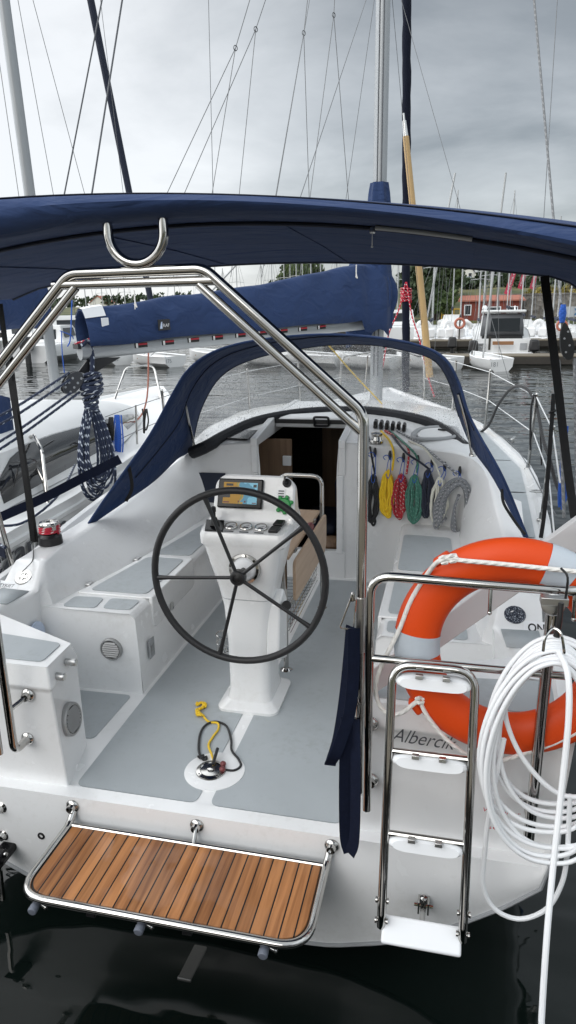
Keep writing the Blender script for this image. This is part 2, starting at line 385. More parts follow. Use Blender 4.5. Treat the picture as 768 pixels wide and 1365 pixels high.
def vinyl():
    m, nt, P, N, L = new_mat('clear_vinyl'); N.remove(P); out = N['Material Output']
    tc = N.new('ShaderNodeTexCoord')
    vo = N.new('ShaderNodeTexVoronoi'); vo.inputs['Scale'].default_value = 62; L.new(tc.outputs['Object'], vo.inputs['Vector'])
    n1 = N.new('ShaderNodeTexNoise'); n1.inputs['Scale'].default_value = 5; n1.inputs['Detail'].default_value = 4; L.new(tc.outputs['Object'], n1.inputs['Vector'])
    r = N.new('ShaderNodeMapRange'); r.inputs['From Min'].default_value = .42; r.inputs['From Max'].default_value = .60; L.new(n1.outputs['Fac'], r.inputs['Value'])
    lt = N.new('ShaderNodeMath'); lt.operation = 'LESS_THAN'; lt.inputs[1].default_value = .31; L.new(vo.outputs['Distance'], lt.inputs[0])
    mu = N.new('ShaderNodeMath'); mu.operation = 'MULTIPLY'; L.new(lt.outputs[0], mu.inputs[0]); L.new(r.outputs[0], mu.inputs[1])
    sc = N.new('ShaderNodeMath'); sc.operation = 'MULTIPLY_ADD'; sc.inputs[1].default_value = .50; sc.inputs[2].default_value = .27; L.new(mu.outputs[0], sc.inputs[0])
    tr = N.new('ShaderNodeBsdfTransparent'); tr.inputs['Color'].default_value = (.99, .99, .99, 1)
    df = N.new('ShaderNodeBsdfDiffuse'); df.inputs['Color'].default_value = (.80, .81, .82, 1)
    gl = N.new('ShaderNodeBsdfGlossy'); gl.inputs['Roughness'].default_value = .07
    n4 = N.new('ShaderNodeTexNoise'); n4.inputs['Scale'].default_value = 2.2; L.new(tc.outputs['Object'], n4.inputs['Vector'])
    bp = N.new('ShaderNodeBump'); bp.inputs['Strength'].default_value = .25; bp.inputs['Distance'].default_value = .03; L.new(n4.outputs['Fac'], bp.inputs['Height']); L.new(bp.outputs[0], gl.inputs['Normal'])
    m1 = N.new('ShaderNodeMixShader'); L.new(sc.outputs[0], m1.inputs[0]); L.new(tr.outputs[0], m1.inputs[1]); L.new(df.outputs[0], m1.inputs[2])
    fr = N.new('ShaderNodeMath'); fr.operation = 'MULTIPLY_ADD'; fr.inputs[1].default_value = .05; fr.inputs[2].default_value = .03; L.new(n4.outputs['Fac'], fr.inputs[0])
    m2 = N.new('ShaderNodeMixShader'); L.new(fr.outputs[0], m2.inputs[0]); L.new(m1.outputs[0], m2.inputs[1]); L.new(gl.outputs[0], m2.inputs[2])
    L.new(m2.outputs[0], out.inputs['Surface']); return m
M['vinyl'] = vinyl()

def water():
    m, nt, P, N, L = new_mat('harbour_water')
    P.inputs['Base Color'].default_value = (.004, .007, .006, 1); P.inputs['Roughness'].default_value = .035; P.inputs['IOR'].default_value = 1.37
    tc = N.new('ShaderNodeTexCoord')
    def layer(scale, sx, det, ang):
        mp = N.new('ShaderNodeMapping'); mp.inputs['Scale'].default_value = (sx, 1, 1); mp.inputs['Rotation'].default_value = (0, 0, rad(ang))
        L.new(tc.outputs['Object'], mp.inputs['Vector'])
        n = N.new('ShaderNodeTexNoise'); n.inputs['Scale'].default_value = scale; n.inputs['Detail'].default_value = det; n.inputs['Roughness'].default_value = .5
        L.new(mp.outputs[0], n.inputs['Vector']); return n.outputs['Fac']
    a, b, c = layer(.9, .45, 3, -12), layer(3.1, .5, 2, 14), layer(.16, .6, 2, 5)
    def mul(x, k):
        q = N.new('ShaderNodeMath'); q.operation = 'MULTIPLY'; q.inputs[1].default_value = k; L.new(x, q.inputs[0]); return q.outputs[0]
    def add(x, y):
        q = N.new('ShaderNodeMath'); q.operation = 'ADD'; L.new(x, q.inputs[0]); L.new(y, q.inputs[1]); return q.outputs[0]
    h = add(add(mul(a, .075), mul(b, .016)), mul(c, .08))
    bp = N.new('ShaderNodeBump'); bp.inputs['Strength'].default_value = 1; bp.inputs['Distance'].default_value = 1; L.new(h, bp.inputs['Height']); L.new(bp.outputs[0], P.inputs['Normal'])
    return m
M['water'] = water()
# ================================================================ the yacht
yacht = thing('sailing_yacht', (0, 0, WATER), 'white sailing yacht in the foreground, seen from astern with open cockpit and black wheel', 'sailing yacht')
G, S, CV = M['gel'], M['steel'], M['canvas']

# ---- hull
BEAM = [(-.1, 1.39), (0, 1.40), (.9, 1.46), (1.5, 1.50), (2, 1.57), (3.65, 1.60), (5.2, 1.36), (5.9, 1.16), (6.6, .90), (7.3, .56), (8, .16), (8.25, .02)]
SHEER = [(0, .555), (1, .565), (2, .61), (3, .665), (5, .70), (7, .73), (8.25, .79)]
SECT = [(0, 0), (.2, .008), (.4, .03), (.55, .085), (.66, .15), (.75, .22), (.87, .33), (.956, .43), (.985, .62), (1, 1)]
def beam(y): return lerp_table(BEAM, y)
def sheer(y): return lerp_table(SHEER, y)
def zbot(y): return -.56-.22*min(1, max(0, y)/2.5)+.9*max(0, (y-6.2)/2.05)**2
def section(y, n=44):
    b, zs, zb = beam(y), sheer(y), zbot(y); r = []
    for i in range(n+1):
        t = -1+2*i/n; s = math.copysign(abs(t)**.62, t)
        r.append(V((s*b, y, zb+(zs-zb)*lerp_table(SECT, abs(s)))))
    return r
h = MB(); h.grid([section(y) for y in (.015, .3, .9, 1.5, 2.2, 3, 3.8, 4.6, 5.4, 6, 6.5, 7, 7.4, 7.8, 8.1, 8.25)])
hull = h.build('hull', G, yacht, ang=60)
# ---- transom: lower face of the stern up to the ledge at sole height, outer corners rising to the sheer
tr = MB(); rows = []
sec = section(0, 56)
for k in range(6):
    row = []
    for p in sec:
        top = .012 if p.z < .012 else p.z
        q = p.z+(top-p.z)*k/5
        row.append(V((p.x, -.012*math.sin(math.pi*k/5)+.0*abs(p.x), q)))
    rows.append(row)
rows.append([V((p.x, .07, max(.012, p.z))) for p in sec])
tr.grid(rows)
transom = tr.build('transom', G, yacht, ang=50)
ml = MB(); ml.tube([V((p.x*1.001, -.006, p.z+.004)) for p in sec if p.z < .2], .008, 6); ml.build('transom_rim', M['greyplastic'], transom)
text('Albercik', 'boat_name', M['letter'], yacht, (.776, .052, .440), (1, 0, -.04), (0, 0, 1), .055, .236, shear=.48, bold=-.004, off=.008)
text('Wyczarter', 'hire_sticker', M['letter_red'], yacht, at(644, 1083, y=-.003), (1, 0, .0), (0, 0, 1), .022, .13, shear=.2)
text('500', 'phone_sticker', M['letter_red'], yacht, at(648, 1104, y=-.003), (1, 0, 0), (0, 0, 1), .012, .07)

# ---- cockpit moulding
c = MB()
c.box((-1.2, .0, -.05), (1.2, 2.76, 0))
sole = c.build('cockpit_sole', G, yacht, bevel=.012)
def rpoly(x0, y0, x1, y1, r=.035, n=5):
    pts = []
    for cx, cy, a in ((x1-r, y1-r, 0), (x0+r, y1-r, 90), (x0+r, y0+r, 180), (x1-r, y0+r, 270)):
        for k in range(n+1):
            t = rad(a+90*k/n); pts.append((cx+r*math.cos(t), cy+r*math.sin(t)))
    return pts
def round_poly(pts, r=.03, n=5):
    """rounded closed polygon of 2-D points"""
    m = len(pts); out = []
    for i in range(m):
        a, b, d = V(pts[i-1]+(0,)), V(pts[i]+(0,)), V(pts[(i+1) % m]+(0,))
        u, w = (a-b), (d-b); t = min(r, u.length*.45, w.length*.45)
        p, q = b+u.normalized()*t, b+w.normalized()*t
        for k in range(n+1):
            s = k/n; e = p*(1-s)**2+b*2*s*(1-s)+q*s*s; out.append((e.x, e.y))
    return out
def sheet(name, poly, z, mat, parent, th=.004):
    m = MB(); m.prism([V((p[0], p[1], z)) for p in poly], V((0, 0, th))); return m.build(name, mat, parent, smooth=False)
NS = M['nonskid']
for s in (-1, 1):
    sheet('sole_panel', round_poly([(s*.03, .085), (s*.585, .085), (s*.59, .9), (s*.575, 2.66), (s*.03, 2.66)], .04), 0, NS, sole)
    sheet('sole_panel', round_poly([(s*.675, .42), (s*1.05, .40), (s*1.05, .815), (s*.665, .825)], .03), 0, NS, sole)
pl = MB(); pl.lathe((-.02, .30, .0), (0, 0, 1), [(.135, 0), (.135, .0065), (.13, .0075)], 40); pl.build('sole_disc', G, sole)
pl = MB(); pl.lathe((-.035, .295, .0075), (0, 0, 1), [(.068, 0), (.066, .006), (.05, .010), (.046, .007), (.018, .008), (.016, .014), (0, .015)], 32)
for k in range(4):
    a = rad(45+90*k); pl.lathe((-.035+.058*math.cos(a), .295+.058*math.sin(a), .0135), (0, 0, 1), [(.005, 0), (.004, .003), (0, .003)], 8)
pl.build('deck_plate', S, sole)

BACKS = {-1: [(.5, 1.17), (.95, 1.12), (1.03, 1.10), (1.53, .985), (2.05, .91), (2.5, .86), (2.9, .84)], 1: [(.5, 1.17), (.95, 1.12), (1.03, 1.10), (1.53, 1.06), (2.05, 1.04), (2.5, 1.02), (2.9, 1.0)]}      # foot of the coaming on the bench
def bench(s):
    BACK = BACKS[s]; m = MB(); rows = []
    for y, x0, x1 in ((.862, .612, .628), (1.5, .608, .626), (2.3, .60, .620), (2.74, .592, .612)):
        bk = lerp_table(BACK, y)+.12
        rows.append([V((s*x0, y, -.01)), V((s*x1, y, .43)), V((s*(x1+.012), y, .452)), V((s*(x1+.035), y, .46)), V((s*bk, y, .46))])
    m.grid(rows); a = rows[0]
    m.add([V((a[0].x, .855, -.01)), V((a[1].x, .87, .43)), V((a[2].x, .875, .452)), V((a[3].x, .89, .46)), V((s*1.3, .86, .46)), V((s*1.3, .84, -.01))], [(0, 1, 2, 3, 4, 5)])
    o = m.build('cockpit_bench', G, yacht, bevel=.018, ang=40)
    # locker lid with its front lip
    l = MB()
    x = lambda y, k: lerp_table(BACK, y)-k
    top = [(.618, 1.065), (.616, 1.71), (x(1.71, .02), 1.71), (x(1.4, .015), 1.4), (x(1.1, .015), 1.065)]
    l.prism([V((s*p[0], p[1], .4585)) for p in top], V((0, 0, .012)))
    l.prism([V((s*.6165, y, z)) for y, z in ((1.065, .468), (1.065, .30), (1.10, .285), (1.67, .285), (1.71, .30), (1.71, .468))], V((s*.02, 0, 0)))
    lid = l.build('locker_lid', G, o, bevel=.008)
    sheet('seat_panel', [(s*p[0], p[1]) for p in round_poly([(.665, 1.10), (.660, 1.67), (x(1.67, .06), 1.67), (x(1.4, .06), 1.4), (x(1.12, .07), 1.10)], .04)], .4715, NS, o)
    sheet('seat_panel', [(s*p[0], p[1]) for p in round_poly([(.675, .905), (.83, .90), (.845, 1.03), (.672, 1.035)], .03)], .4612, NS, o)
    sheet('seat_panel', [(s*p[0], p[1]) for p in round_poly([(.87, .895), (1.06, .885), (1.055, 1.02), (.885, 1.028)], .03)], .4612, NS, o)
    sheet('seat_panel', [(s*p[0], p[1]) for p in round_poly([(.660, 1.76), (.650, 2.44), (x(2.44, .06), 2.42), (x(1.76, .05), 1.76)], .04)], .4612, NS, o)
    for y in (1.16, 1.60):
        hg = MB(); hg.box((min(s*x(y, .03), s*x(y, .0)), y, .468), (max(s*x(y, .03), s*x(y, .0)), y+.05, .478)); hg.build('hinge', M['steel_b'], o, bevel=.003)
    la = MB(); la.obox((s*.608, 1.31, .315), (.006, 0, 0), (0, .014, 0), (0, 0, .022)); la.lathe((s*.604, 1.31, .322), (-s, 0, 0), [(.007, 0), (.007, .006), (0, .007)], 10); la.build('latch', M['steel_b'], o, bevel=.002)
    return o
def vent(c, nrm, r, parent, squash=1.0, name='vent_grille'):
    """round louvred vent: dished rim with slats"""
    c, nrm = V(c), V(nrm).normalized(); up = V((0, 0, 1)); rt = up.cross(nrm).normalized(); up = nrm.cross(rt)
    m = MB(); m.lathe(c, nrm, [(r, -.03), (r, .004), (r*.93, .009), (r*.84, .008), (r*.80, .001)], 32, caps=False)
    m.cur = 1; m.add([c+nrm*.0006+rt*r*.82*math.cos(2*math.pi*k/24)+up*r*.82*math.sin(2*math.pi*k/24) for k in range(24)], [tuple(range(24))]); m.cur = 0
    for k in range(7):
        z = (-.75+1.5*k/6)*r*.8; w = math.sqrt(max(0, (r*.8)**2-z*z))*.97
        m.obox(c+up*z+nrm*.005, rt*w, (up*.5-nrm*.5)*r*.13, (up+nrm)*.0012)
    return m.build(name, [M['vent_steel'], M['dark_pile']], parent, ang=40)
bp_, bs_ = bench(-1), bench(1)
vent((-.775, .851, .25), (0, -1, 0), .062, bp_); vent((.775, .851, .25), (0, -1, 0), .062, bs_)
bx = MB(); bx.obox((-.603, .985, .21), (.004, 0, 0), (0, .032, 0), (0, 0, .055)); bb = bx.build('socket_cover', M['greyplastic'], bp_, bevel=.003)
bx = MB(); bx.obox((-.5985, .985, .205), (.002, 0, 0), (0, .018, 0), (0, 0, .020)); bx.build('socket', M['steel_b'], bb)

def stern_box(s):
    m = MB()
    o, i0, i1 = 1.405, .652, .664
    lowr = [V((s*.604, .058, 0)), V((s*o, .058, 0)), V((s*o, .62, 0)), V((s*.684, .372, 0))]
    lip = [V((s*.640, .072, .46)), V((s*o, .072, .46)), V((s*o, .62, .46)), V((s*.674, .352, .46))]
    lp2 = [V((s*.630, .060, .475)), V((s*o, .060, .475)), V((s*o, .62, .475)), V((s*.668, .360, .475))]
    top = [V((s*i0, .082, .57)), V((s*o, .082, .57)), V((s*o, .62, .57)), V((s*i1, .30, .57))]
    m.grid([lowr, lip, lp2, top], closed=True, flat=True); n = len(m.v); m.add(top, [(0, 1, 2, 3)], flat=True)
    ob = m.build('stern_box', G, yacht, bevel=.028, seg=4, ang=45)
    sheet('top_panel', [(s*p[0], p[1]) for p in round_poly([(.695, .115), (1.36, .115), (1.36, .36), (.700, .285)], .03)], .571, NS, ob)
    return ob
sp_, ss_ = stern_box(-1), stern_box(1)
vent((-.630, .190, .26), (1, .04, .12), .074, sp_)
for y, z in ((.135, .50), (.235, .515)):
    k = MB(); k.lathe((-.655, y, z), (1, 0, 0), [(.017, 0), (.017, .045), (.015, .048), (0, .048)], 20); k.build('drain_knob', M['steel_b'], sp_)

# ---- coamings, running forward round the corners into the cabin bulkhead
OPL, OPR, YB = -.455, .150, 2.72          # companionway opening, cabin bulkhead
def coaming(s):
    if s < 0: top = [(.36, 1.25, .566), (.62, 1.24, .552), (.80, 1.175, .552), (.84, 1.165, .556), (.86, 1.168, .567), (.90, 1.178, .594), (.95, 1.19, .627), (1.0, 1.205, .655), (1.25, 1.24, .656), (1.6, 1.24, .658), (2.0, 1.23, .672), (2.3, 1.19, .725), (2.52, 1.10, .83), (2.66, .97, .93), (2.715, .80, .985), (2.72, .455, 1.02)]
    else: top = [(.36, 1.25, .566), (.62, 1.24, .552), (.80, 1.175, .552), (.84, 1.165, .556), (.86, 1.168, .567), (.90, 1.178, .594), (.95, 1.19, .627), (1.0, 1.205, .655), (1.25, 1.24, .656), (1.6, 1.25, .665), (1.95, 1.24, .70), (2.25, 1.21, .78), (2.48, 1.17, .88), (2.62, 1.09, .95), (2.70, .90, .995), (2.72, .15, 1.035)]
    rows = []
    def interp(y):
        for (a, b) in zip(top, top[1:]):
            if y <= b[0]: f = (y-a[0])/(b[0]-a[0]); return a[1]+(b[1]-a[1])*f, a[2]+(b[2]-a[2])*f
        return top[-1][1:]
    ctrl = []
    for y, x, z in top:
        t = V((s*x if not (s < 0) else -x, y, z))
        if y <= .86: lo_, mi = V((s*1.17, y, -.01)), V((s*1.18, y, .40))
        elif y < 2.5: mi = V((s*lerp_table(BACKS[s], y), y, .462)); lo_ = V((mi.x-s*.10, y, -.01))
        else:
            f = min(1, (y-2.5)/.22); xb = lerp_table(BACKS[s], y); xe = x-.02 if f > .9 else xb
            mi = V((s*min(xb, x-.0), y, .462)) if f < .9 else V((s*min(x, xb), y, .462)); lo_ = V((mi.x, y, -.01))
        ctrl.append((lo_, mi, t))
    ctrl2 = ctrl[:8]; A_, B_, C_ = ([c_[k] for c_ in ctrl[7:]] for k in range(3))
    A_, B_, C_ = catmull(A_, 5), catmull(B_, 5), catmull(C_, 5); ctrl2 += list(zip(A_, B_, C_))[1:]
    out = []
    for lo_, mi, t in ctrl2:
        r = [lo_, mi]
        for k in range(1, 7):
            q_ = k/7; r.append(mi.lerp(t, q_)+V((-s, -.3, 0))*(.016*math.sin(math.pi*q_) if t.y > .88 else 0))
        r.append(t); f = min(1, max(0, (t.y-2.3)/.4))
        if f > 0: e_ = [t+V((s*.010*(1-f), .012*f, .010)), t+V((s*.03*(1-f), .05*f, .014)), t+V((s*(.08*(1-f)), .30*f+.001, .035*f+.012))]
        else: e_ = [t+V((s*.010, 0, .008)), t+V((s*.035, 0, .012)), V((s*1.385, t.y, t.z+.004))]
        out.append(r+e_)
    m = MB(); m.grid(out)
    return m.build('coaming', G, yacht, ang=40)
cp_, cs_ = coaming(-1), coaming(1)
e = MB()
for s in (-1, 1):       # gunwale strip outside the coaming, and side deck forward
    rows = []
    for y in [.0, .3, .62, .9, 1.3, 1.8, 2.3, 2.8, 3.3, 3.8, 4.4, 5, 5.5, 6, 6.5, 7, 7.4, 7.8, 8.1, 8.2]:
        b, z = beam(y), sheer(y); inn = min(1.36 if y < 2.1 else 1.36-.30*min(1, (y-2.1)/.5), b-.04) if y < 6.4 else 0
        rows.append([V((s*b, y, z)), V((s*(b-.004), y, z+.028)), V((s*max(.0, b-.045), y, z+.030)), V((s*max(0, b-.07), y, z+.004)), V((s*max(0, min(inn, b-.08)), y, z+.005+(.0 if y < 6 else .02)))])
    e.grid(rows)
deck = e.build('side_deck', G, yacht, ang=45)
sdk = MB()
for s in (1,):
    for y0, y1 in ((1.35, 2.0), (2.03, 2.9), (2.93, 3.9), (3.93, 5.3)):
        n = 8; a = []; bq = []
        for k in range(n+1):
            y = y0+(y1-y0)*k/n; a.append(V((s*(beam(y)-.11), y, sheer(y)+.011))); bq.append(V((s*(1.37-.20*min(1, max(0, (y-2.1)/.5)) if y < 4 else min(1.18, beam(y)-.16)), y, sheer(y)+.011)))
        poly = a+bq[::-1]
        sdk.prism(poly, V((0, 0, .003)))
sdk.build('deck_panel', NS, yacht, smooth=False)
# stern step tops at the after ends of the coamings
for s in (-1, 1):
    m = MB(); m.add([V((s*1.215, .645, .566)), V((s*1.365, .645, .566)), V((s*1.365, .825, .566)), V((s*1.20, .815, .566))], [(0, 1, 2, 3)], flat=True)
    q = m.build('step_panel', NS, cp_ if s < 0 else cs_, solid=.006)

# ---- coachroof with the companionway slot
def roof(xs_fn, ys, name, parent):
    m = MB(); m.grid([[V((x, y, z)) for x, z in xs_fn(y)] for y in ys]); return m.build(name, G, parent, ang=45)
def roof_hw(y): return 1.07-.02*max(0, y-3.2)-.16*max(0, y-4.6)
def rz(x, y):   # crown of the roof
    base = 1.04+.09*min(1, max(0, (y-YB)/.65))-.125*max(0, y-4.3)-(.06*max(0, y-6)**2)
    t = min(1, abs(x)/roof_hw(y)); return base-.11*t**3
def edge(y, s):
    hw = roof_hw(y); return [(s*hw, rz(hw, y)), (s*(hw+.045), rz(hw, y)-.05), (s*(hw+.09), sheer(y)+.02), (s*(hw+.10), sheer(y)-.05)]
def on_roof(px, py):
    y = 2.6
    while y < 5:
        p = at(px, py, y=y)
        if p.z <= rz(p.x, y): return p
        y += .01
    return at(px, py, z=1.05)
yr = [YB, 2.85, 3.05, 3.25, 3.4, 3.8, 4.2, 4.7, 5.2, 5.7, 6.1, 6.5]
cr = MB()
def fx(x, y): return (x, rz(x, y))
rows = [[V((x, y, z)) for x, z in edge(y, -1)[::-1]+[fx(x, y) for x in (-1.03, -.98, -.9, -.8, -.65, OPL-.03)]] for y in yr]; cr.grid(rows)
rows = [[V((x, y, z)) for x, z in [fx(x, y) for x in (OPR+.03, .3, .5, .7, .85, .94, 1.0, 1.04)]+edge(y, 1)] for y in yr]; cr.grid(rows)
rows = [[V((x, y, rz(x, y))) for x in (OPL-.03, -.4, -.15, .0, OPR+.03)] for y in yr if y > 3.3]; cr.grid(rows)
coach = cr.build('coachroof', G, yacht, ang=45)
# hatch rails, sill and sliding hatch
hr = MB()
for x0, x1 in ((OPL-.05, OPL+.0), (OPR-.0, OPR+.05)):
    hr.prism([V((x0, YB-.022, .80)), V((x1, YB-.022, .80)), V((x1, YB-.022, 1.05)), V((x0, YB-.022, 1.05))], V((0, .05, 0)))
    hr.prism([V((x0, YB-.026, 1.0)), V((x0, YB-.026, 1.060)), V((x0, YB+.65, 1.150)), V((x0, 4.2, 1.150)), V((x0, 4.2, 1.0))], V((x1-x0, 0, 0)))
hr.prism([V((OPL-.05, YB-.018, -.005)), V((OPR+.05, YB-.018, -.005)), V((OPR+.05, YB-.018, .215)), V((OPL-.05, YB-.018, .215))], V((0, .06, 0)))
for x0, x1 in ((OPL-.035, OPL+.0), (OPR-.012, OPR+.035)): hr.box((x0, YB-.028, .20), (x1, YB+.04, .80))
fr_ = hr.build('companionway_frame', G, coach, bevel=.008)
sl = MB(); sl.prism([V((OPL+.005, 3.25, 1.05)), V((OPL+.005, 3.25, 1.125)), V((OPL+.005, 3.30, 1.150)), V((OPL+.005, 4.1, 1.15)), V((OPL+.005, 4.1, 1.05))], V((OPR-OPL-.01, 0, 0)))
slide = sl.build('sliding_hatch', G, coach, bevel=.015)
sl = MB(); sl.box((OPL+.01, 3.236, 1.085), (OPR-.01, 3.248, 1.118)); sl.build('hatch_gap_shade', M['black'], slide)  # black strip painted in for the dark gap under the sliding hatch
hd = MB(); cx = at(428, 564, y=3.2).x; hd.tube(fillet([(cx-.058, 3.235, 1.07), (cx+.058, 3.235, 1.07), (cx+.058, 3.20, 1.145), (cx-.058, 3.20, 1.145), (cx-.058, 3.235, 1.07)], .02), .010, 8); hd.build('hatch_handle', M['black'], slide)
# cabin interior seen through the companionway
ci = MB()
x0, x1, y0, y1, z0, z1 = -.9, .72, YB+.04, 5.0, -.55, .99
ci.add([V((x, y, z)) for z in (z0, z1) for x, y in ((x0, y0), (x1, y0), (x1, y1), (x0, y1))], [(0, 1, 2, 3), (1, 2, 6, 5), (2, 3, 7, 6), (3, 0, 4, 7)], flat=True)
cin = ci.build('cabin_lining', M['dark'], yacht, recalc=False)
pw = MB(); pw.box((-.88, 3.16, -.5), (-.30, 3.18, .97)); pw.build('cabin_bulkhead', M['panel_wood'], cin)
pw = MB(); pw.box((-.28, 4.4, -.5), (.3, 4.42, .95)); pw.build('cabin_door', M['panel_wood'], cin)
pw = MB(); pw.box((-.37, 3.13, .76), (-.30, 3.155, .84)); pw.build('cabin_lamp', M['white_plastic'], cin, bevel=.006)
pw = MB(); pw.obox((-.15, 3.7, .15), (.16, 0, 0), (0, .3, 0), (0, 0, .05)); pw.obox((.05, 3.8, .32), (.10, 0, 0), (0, .05, .02), (0, -.06, .2)); pw.build('cabin_cushion', M['canvas2'], cin, bevel=.04)
pw = MB(); pw.ball((.06, 2.95, .19), .08, 12, (1.2, 1, .8)); pw.build('cabin_step', M['panel_wood'], cin)
# bulkhead window with curtain
a_, b_, c_, d_ = at(264, 630, y=2.665), at(300, 631, y=2.70), at(300, 672, y=2.70), at(264, 668, y=2.665)
wn = MB(); wn.prism([a_, b_, c_, d_], V((0, .01, 0))); wn.build('bulkhead_window', M['canvas2'], yacht)
# deck hatches on the coachroof
hh = MB(); pts = [on_roof(286, 587), on_roof(313, 578), on_roof(344, 577), on_roof(330, 589)]
hh.prism([p+V((0, 0, .012)) for p in pts], V((0, 0, .012))); hh.build('deck_hatch', M['smoke'], coach, bevel=.004)
def roof_hatch():
    p = [on_roof(554, 590)+V((0, 0, .018)), on_roof(561, 577)+V((0, 0, .018)), on_roof(603, 577)+V((0, 0, .03)), on_roof(605, 590)+V((0, 0, .03))]
    c = (p[0]+p[1]+p[2]+p[3])/4; m = MB()
    ring = fillet(p+[p[0], p[1]], .05)[4:-2]
    m.tube(catmull([q+V((0, 0, .012)) for q in p], 6, closed=True), .020, 8, closed=True, flatten=(.6, 1)); o = m.build('flush_hatch', M['greyplastic'], coach)
    m = MB(); m.prism([c+(q-c)*.8+V((0, 0, .008)) for q in catmull(p, 6, closed=True)], V((0, 0, .008))); m.build('hatch_lid', M['gel'], o, smooth=False)
    q = c+(p[2]-c)*.35; m = MB(); m.obox(q+V((0, 0, .022)), (.03, 0, 0), (0, .012, 0), (0, 0, .006)); m.build('hatch_latch', M['black'], o, bevel=.003)
roof_hatch()
# ---- steering pedestal
def rrect(cx, cy, hx, hy, r, z, n=5, sk=0):
    return [V((p[0], p[1]+sk*(p[0]-cx), z)) for p in rpoly(cx-hx, cy-hy, cx+hx, cy+hy, r, n)]
def rings(name, rr, mat, parent, cap=True, ang=40, bevel=0):
    m = MB(); m.grid(rr, closed=True); n = len(rr[0])
    if cap:
        m.add(rr[-1], [tuple(range(n))]); m.add(rr[0], [tuple(reversed(range(n)))])
    return m.build(name, mat, parent, ang=ang, bevel=bevel)
PX = -.012
prof = [(0, .160, .185, .955), (.018, .160, .185, .955), (.026, .152, .178, .955), (.05, .118, .142, .955), (.10, .108, .130, .955), (.35, .110, .128, .955), (.56, .122, .132, .955), (.66, .140, .138, .950), (.80, .172, .158, .945), (.91, .192, .176, .940)]
ped = rings('steering_pedestal', [rrect(PX, cy, hx, hy, min(.05, hx*.5), z) for z, hx, hy, cy in prof], G, yacht)
con = MB()
# console: sloping shelf and raised leaning instrument face
def slope(ring, f0=.765, k=.30):
    return [V((p.x, p.y, p.z+k*(min(p.y, .92)-f0))) for p in ring]
sh = [rrect(PX+.010, .950, .197, .180, .035, .895), rrect(PX+.010, .950, .212, .187, .04, .908), slope(rrect(PX+.010, .950, .215, .188, .04, .945), k=.25), slope(rrect(PX+.010, .953, .207, .179, .04, .964))]
con.grid(sh, closed=True); con.add(sh[-1], [tuple(range(len(sh[-1])))]); con.add(sh[0], [tuple(reversed(range(len(sh[0]))))])
console = con.build('instrument_console', G, ped, ang=38)
SN = V((0, -.30, 1)).normalized(); SU = V((0, 1, .30)).normalized()
def shelf(x, d, off=0): return V((x, .765, .964))+SU*d+SN*off      # d metres up the sloping shelf from its front edge
FB0 = V((PX+.030, .895, 1.000))
def face_pt(u, v, off=0):      # u across (m from centre), v up the leaning face (0..1)
    n = V((0, -.205, .085)).normalized(); return FB0+V((u, .085*v, .205*v))+n*off
FR, FU = V((1, 0, 0)), V((0, .085, .205)).normalized(); FN = FR.cross(FU)
fp = [(.202-.072+.072*math.cos(rad(90*k/10)), .67+.33*math.sin(rad(90*k/10))) for k in range(11)]
left = [(-u, v) for u, v in fp][::-1]
poly = [(.207, -.08)]+fp+left+[(-.207, -.08)]
im = MB(); a = [face_pt(u, v) for u, v in poly]; bk = [V((p.x*.985, p.y+.030+.12*(1-max(0, v)), p.z-.014)) for p, (u, v) in zip(a, poly)]
im.add(a+bk, [tuple(range(len(a))), tuple(reversed(range(len(a), 2*len(a))))]+[(i, i+len(a), (i+1) % len(a)+len(a), (i+1) % len(a)) for i in range(len(a))])
im.build('instrument_face', G, console, bevel=.011, seg=4, ang=40)
def on_face(u, v, hw, hh, th, name, mat, parent, bev=.003):
    m = MB(); m.obox(face_pt(u, v, th/2), FR*hw, FU*hh, FN*th/2); return m.build(name, mat, parent, bevel=bev)
for u, v in ((-.185, .04), (.185, .04), (-.165, .86), (.165, .86)):
    m = MB(); m.lathe(face_pt(u, v, .0), FN, [(.005, 0), (.0045, .0015), (0, .002)], 10); m.build('face_screw', M['steel_b'], console)
sm_ = MB(); sm_.tube(rrect(PX, .953, .1295, .1355, .05, .61), .0022, 5, closed=True); sm_.build('pedestal_seam', M['greyplastic'], ped)
plot = on_face(-.066, .56, .112, .072, .022, 'chart_plotter', M['screen_black'], ped, .006)
def chart_mat():
    m, nt, P, N, L = new_mat('chart_screen'); tc = N.new('ShaderNodeTexCoord')
    n = N.new('ShaderNodeTexNoise'); n.inputs['Scale'].default_value = 9; n.inputs['Detail'].default_value = 3; L.new(tc.outputs['Object'], n.inputs['Vector'])
    sp = N.new('ShaderNodeSeparateXYZ'); L.new(tc.outputs['Object'], sp.inputs['Vector'])
    q = N.new('ShaderNodeMath'); q.operation = 'MULTIPLY_ADD'; q.inputs[1].default_value = 2.6; L.new(sp.outputs['X'], q.inputs[0]); L.new(n.outputs['Fac'], q.inputs[2])
    r = N.new('ShaderNodeValToRGB'); r.color_ramp.interpolation = 'CONSTANT'
    e = r.color_ramp.elements; e[0].position = 0; e[0].color = (.36, .20, .035, 1); e[1].position = .40; e[1].color = (.10, .26, .36, 1)
    e2 = e.new(.50); e2.color = (.20, .44, .56, 1); e3 = e.new(.34); e3.color = (.16, .24, .10, 1); e4 = e.new(.37); e4.color = (.42, .25, .05, 1)
    L.new(q.outputs[0], r.inputs['Fac']); L.new(r.outputs['Color'], P.inputs['Base Color']); P.inputs['Roughness'].default_value = .3; P.inputs['Specular IOR Level'].default_value = .15
    L.new(r.outputs['Color'], P.inputs['Emission Color']); P.inputs['Emission Strength'].default_value = .22
    return m
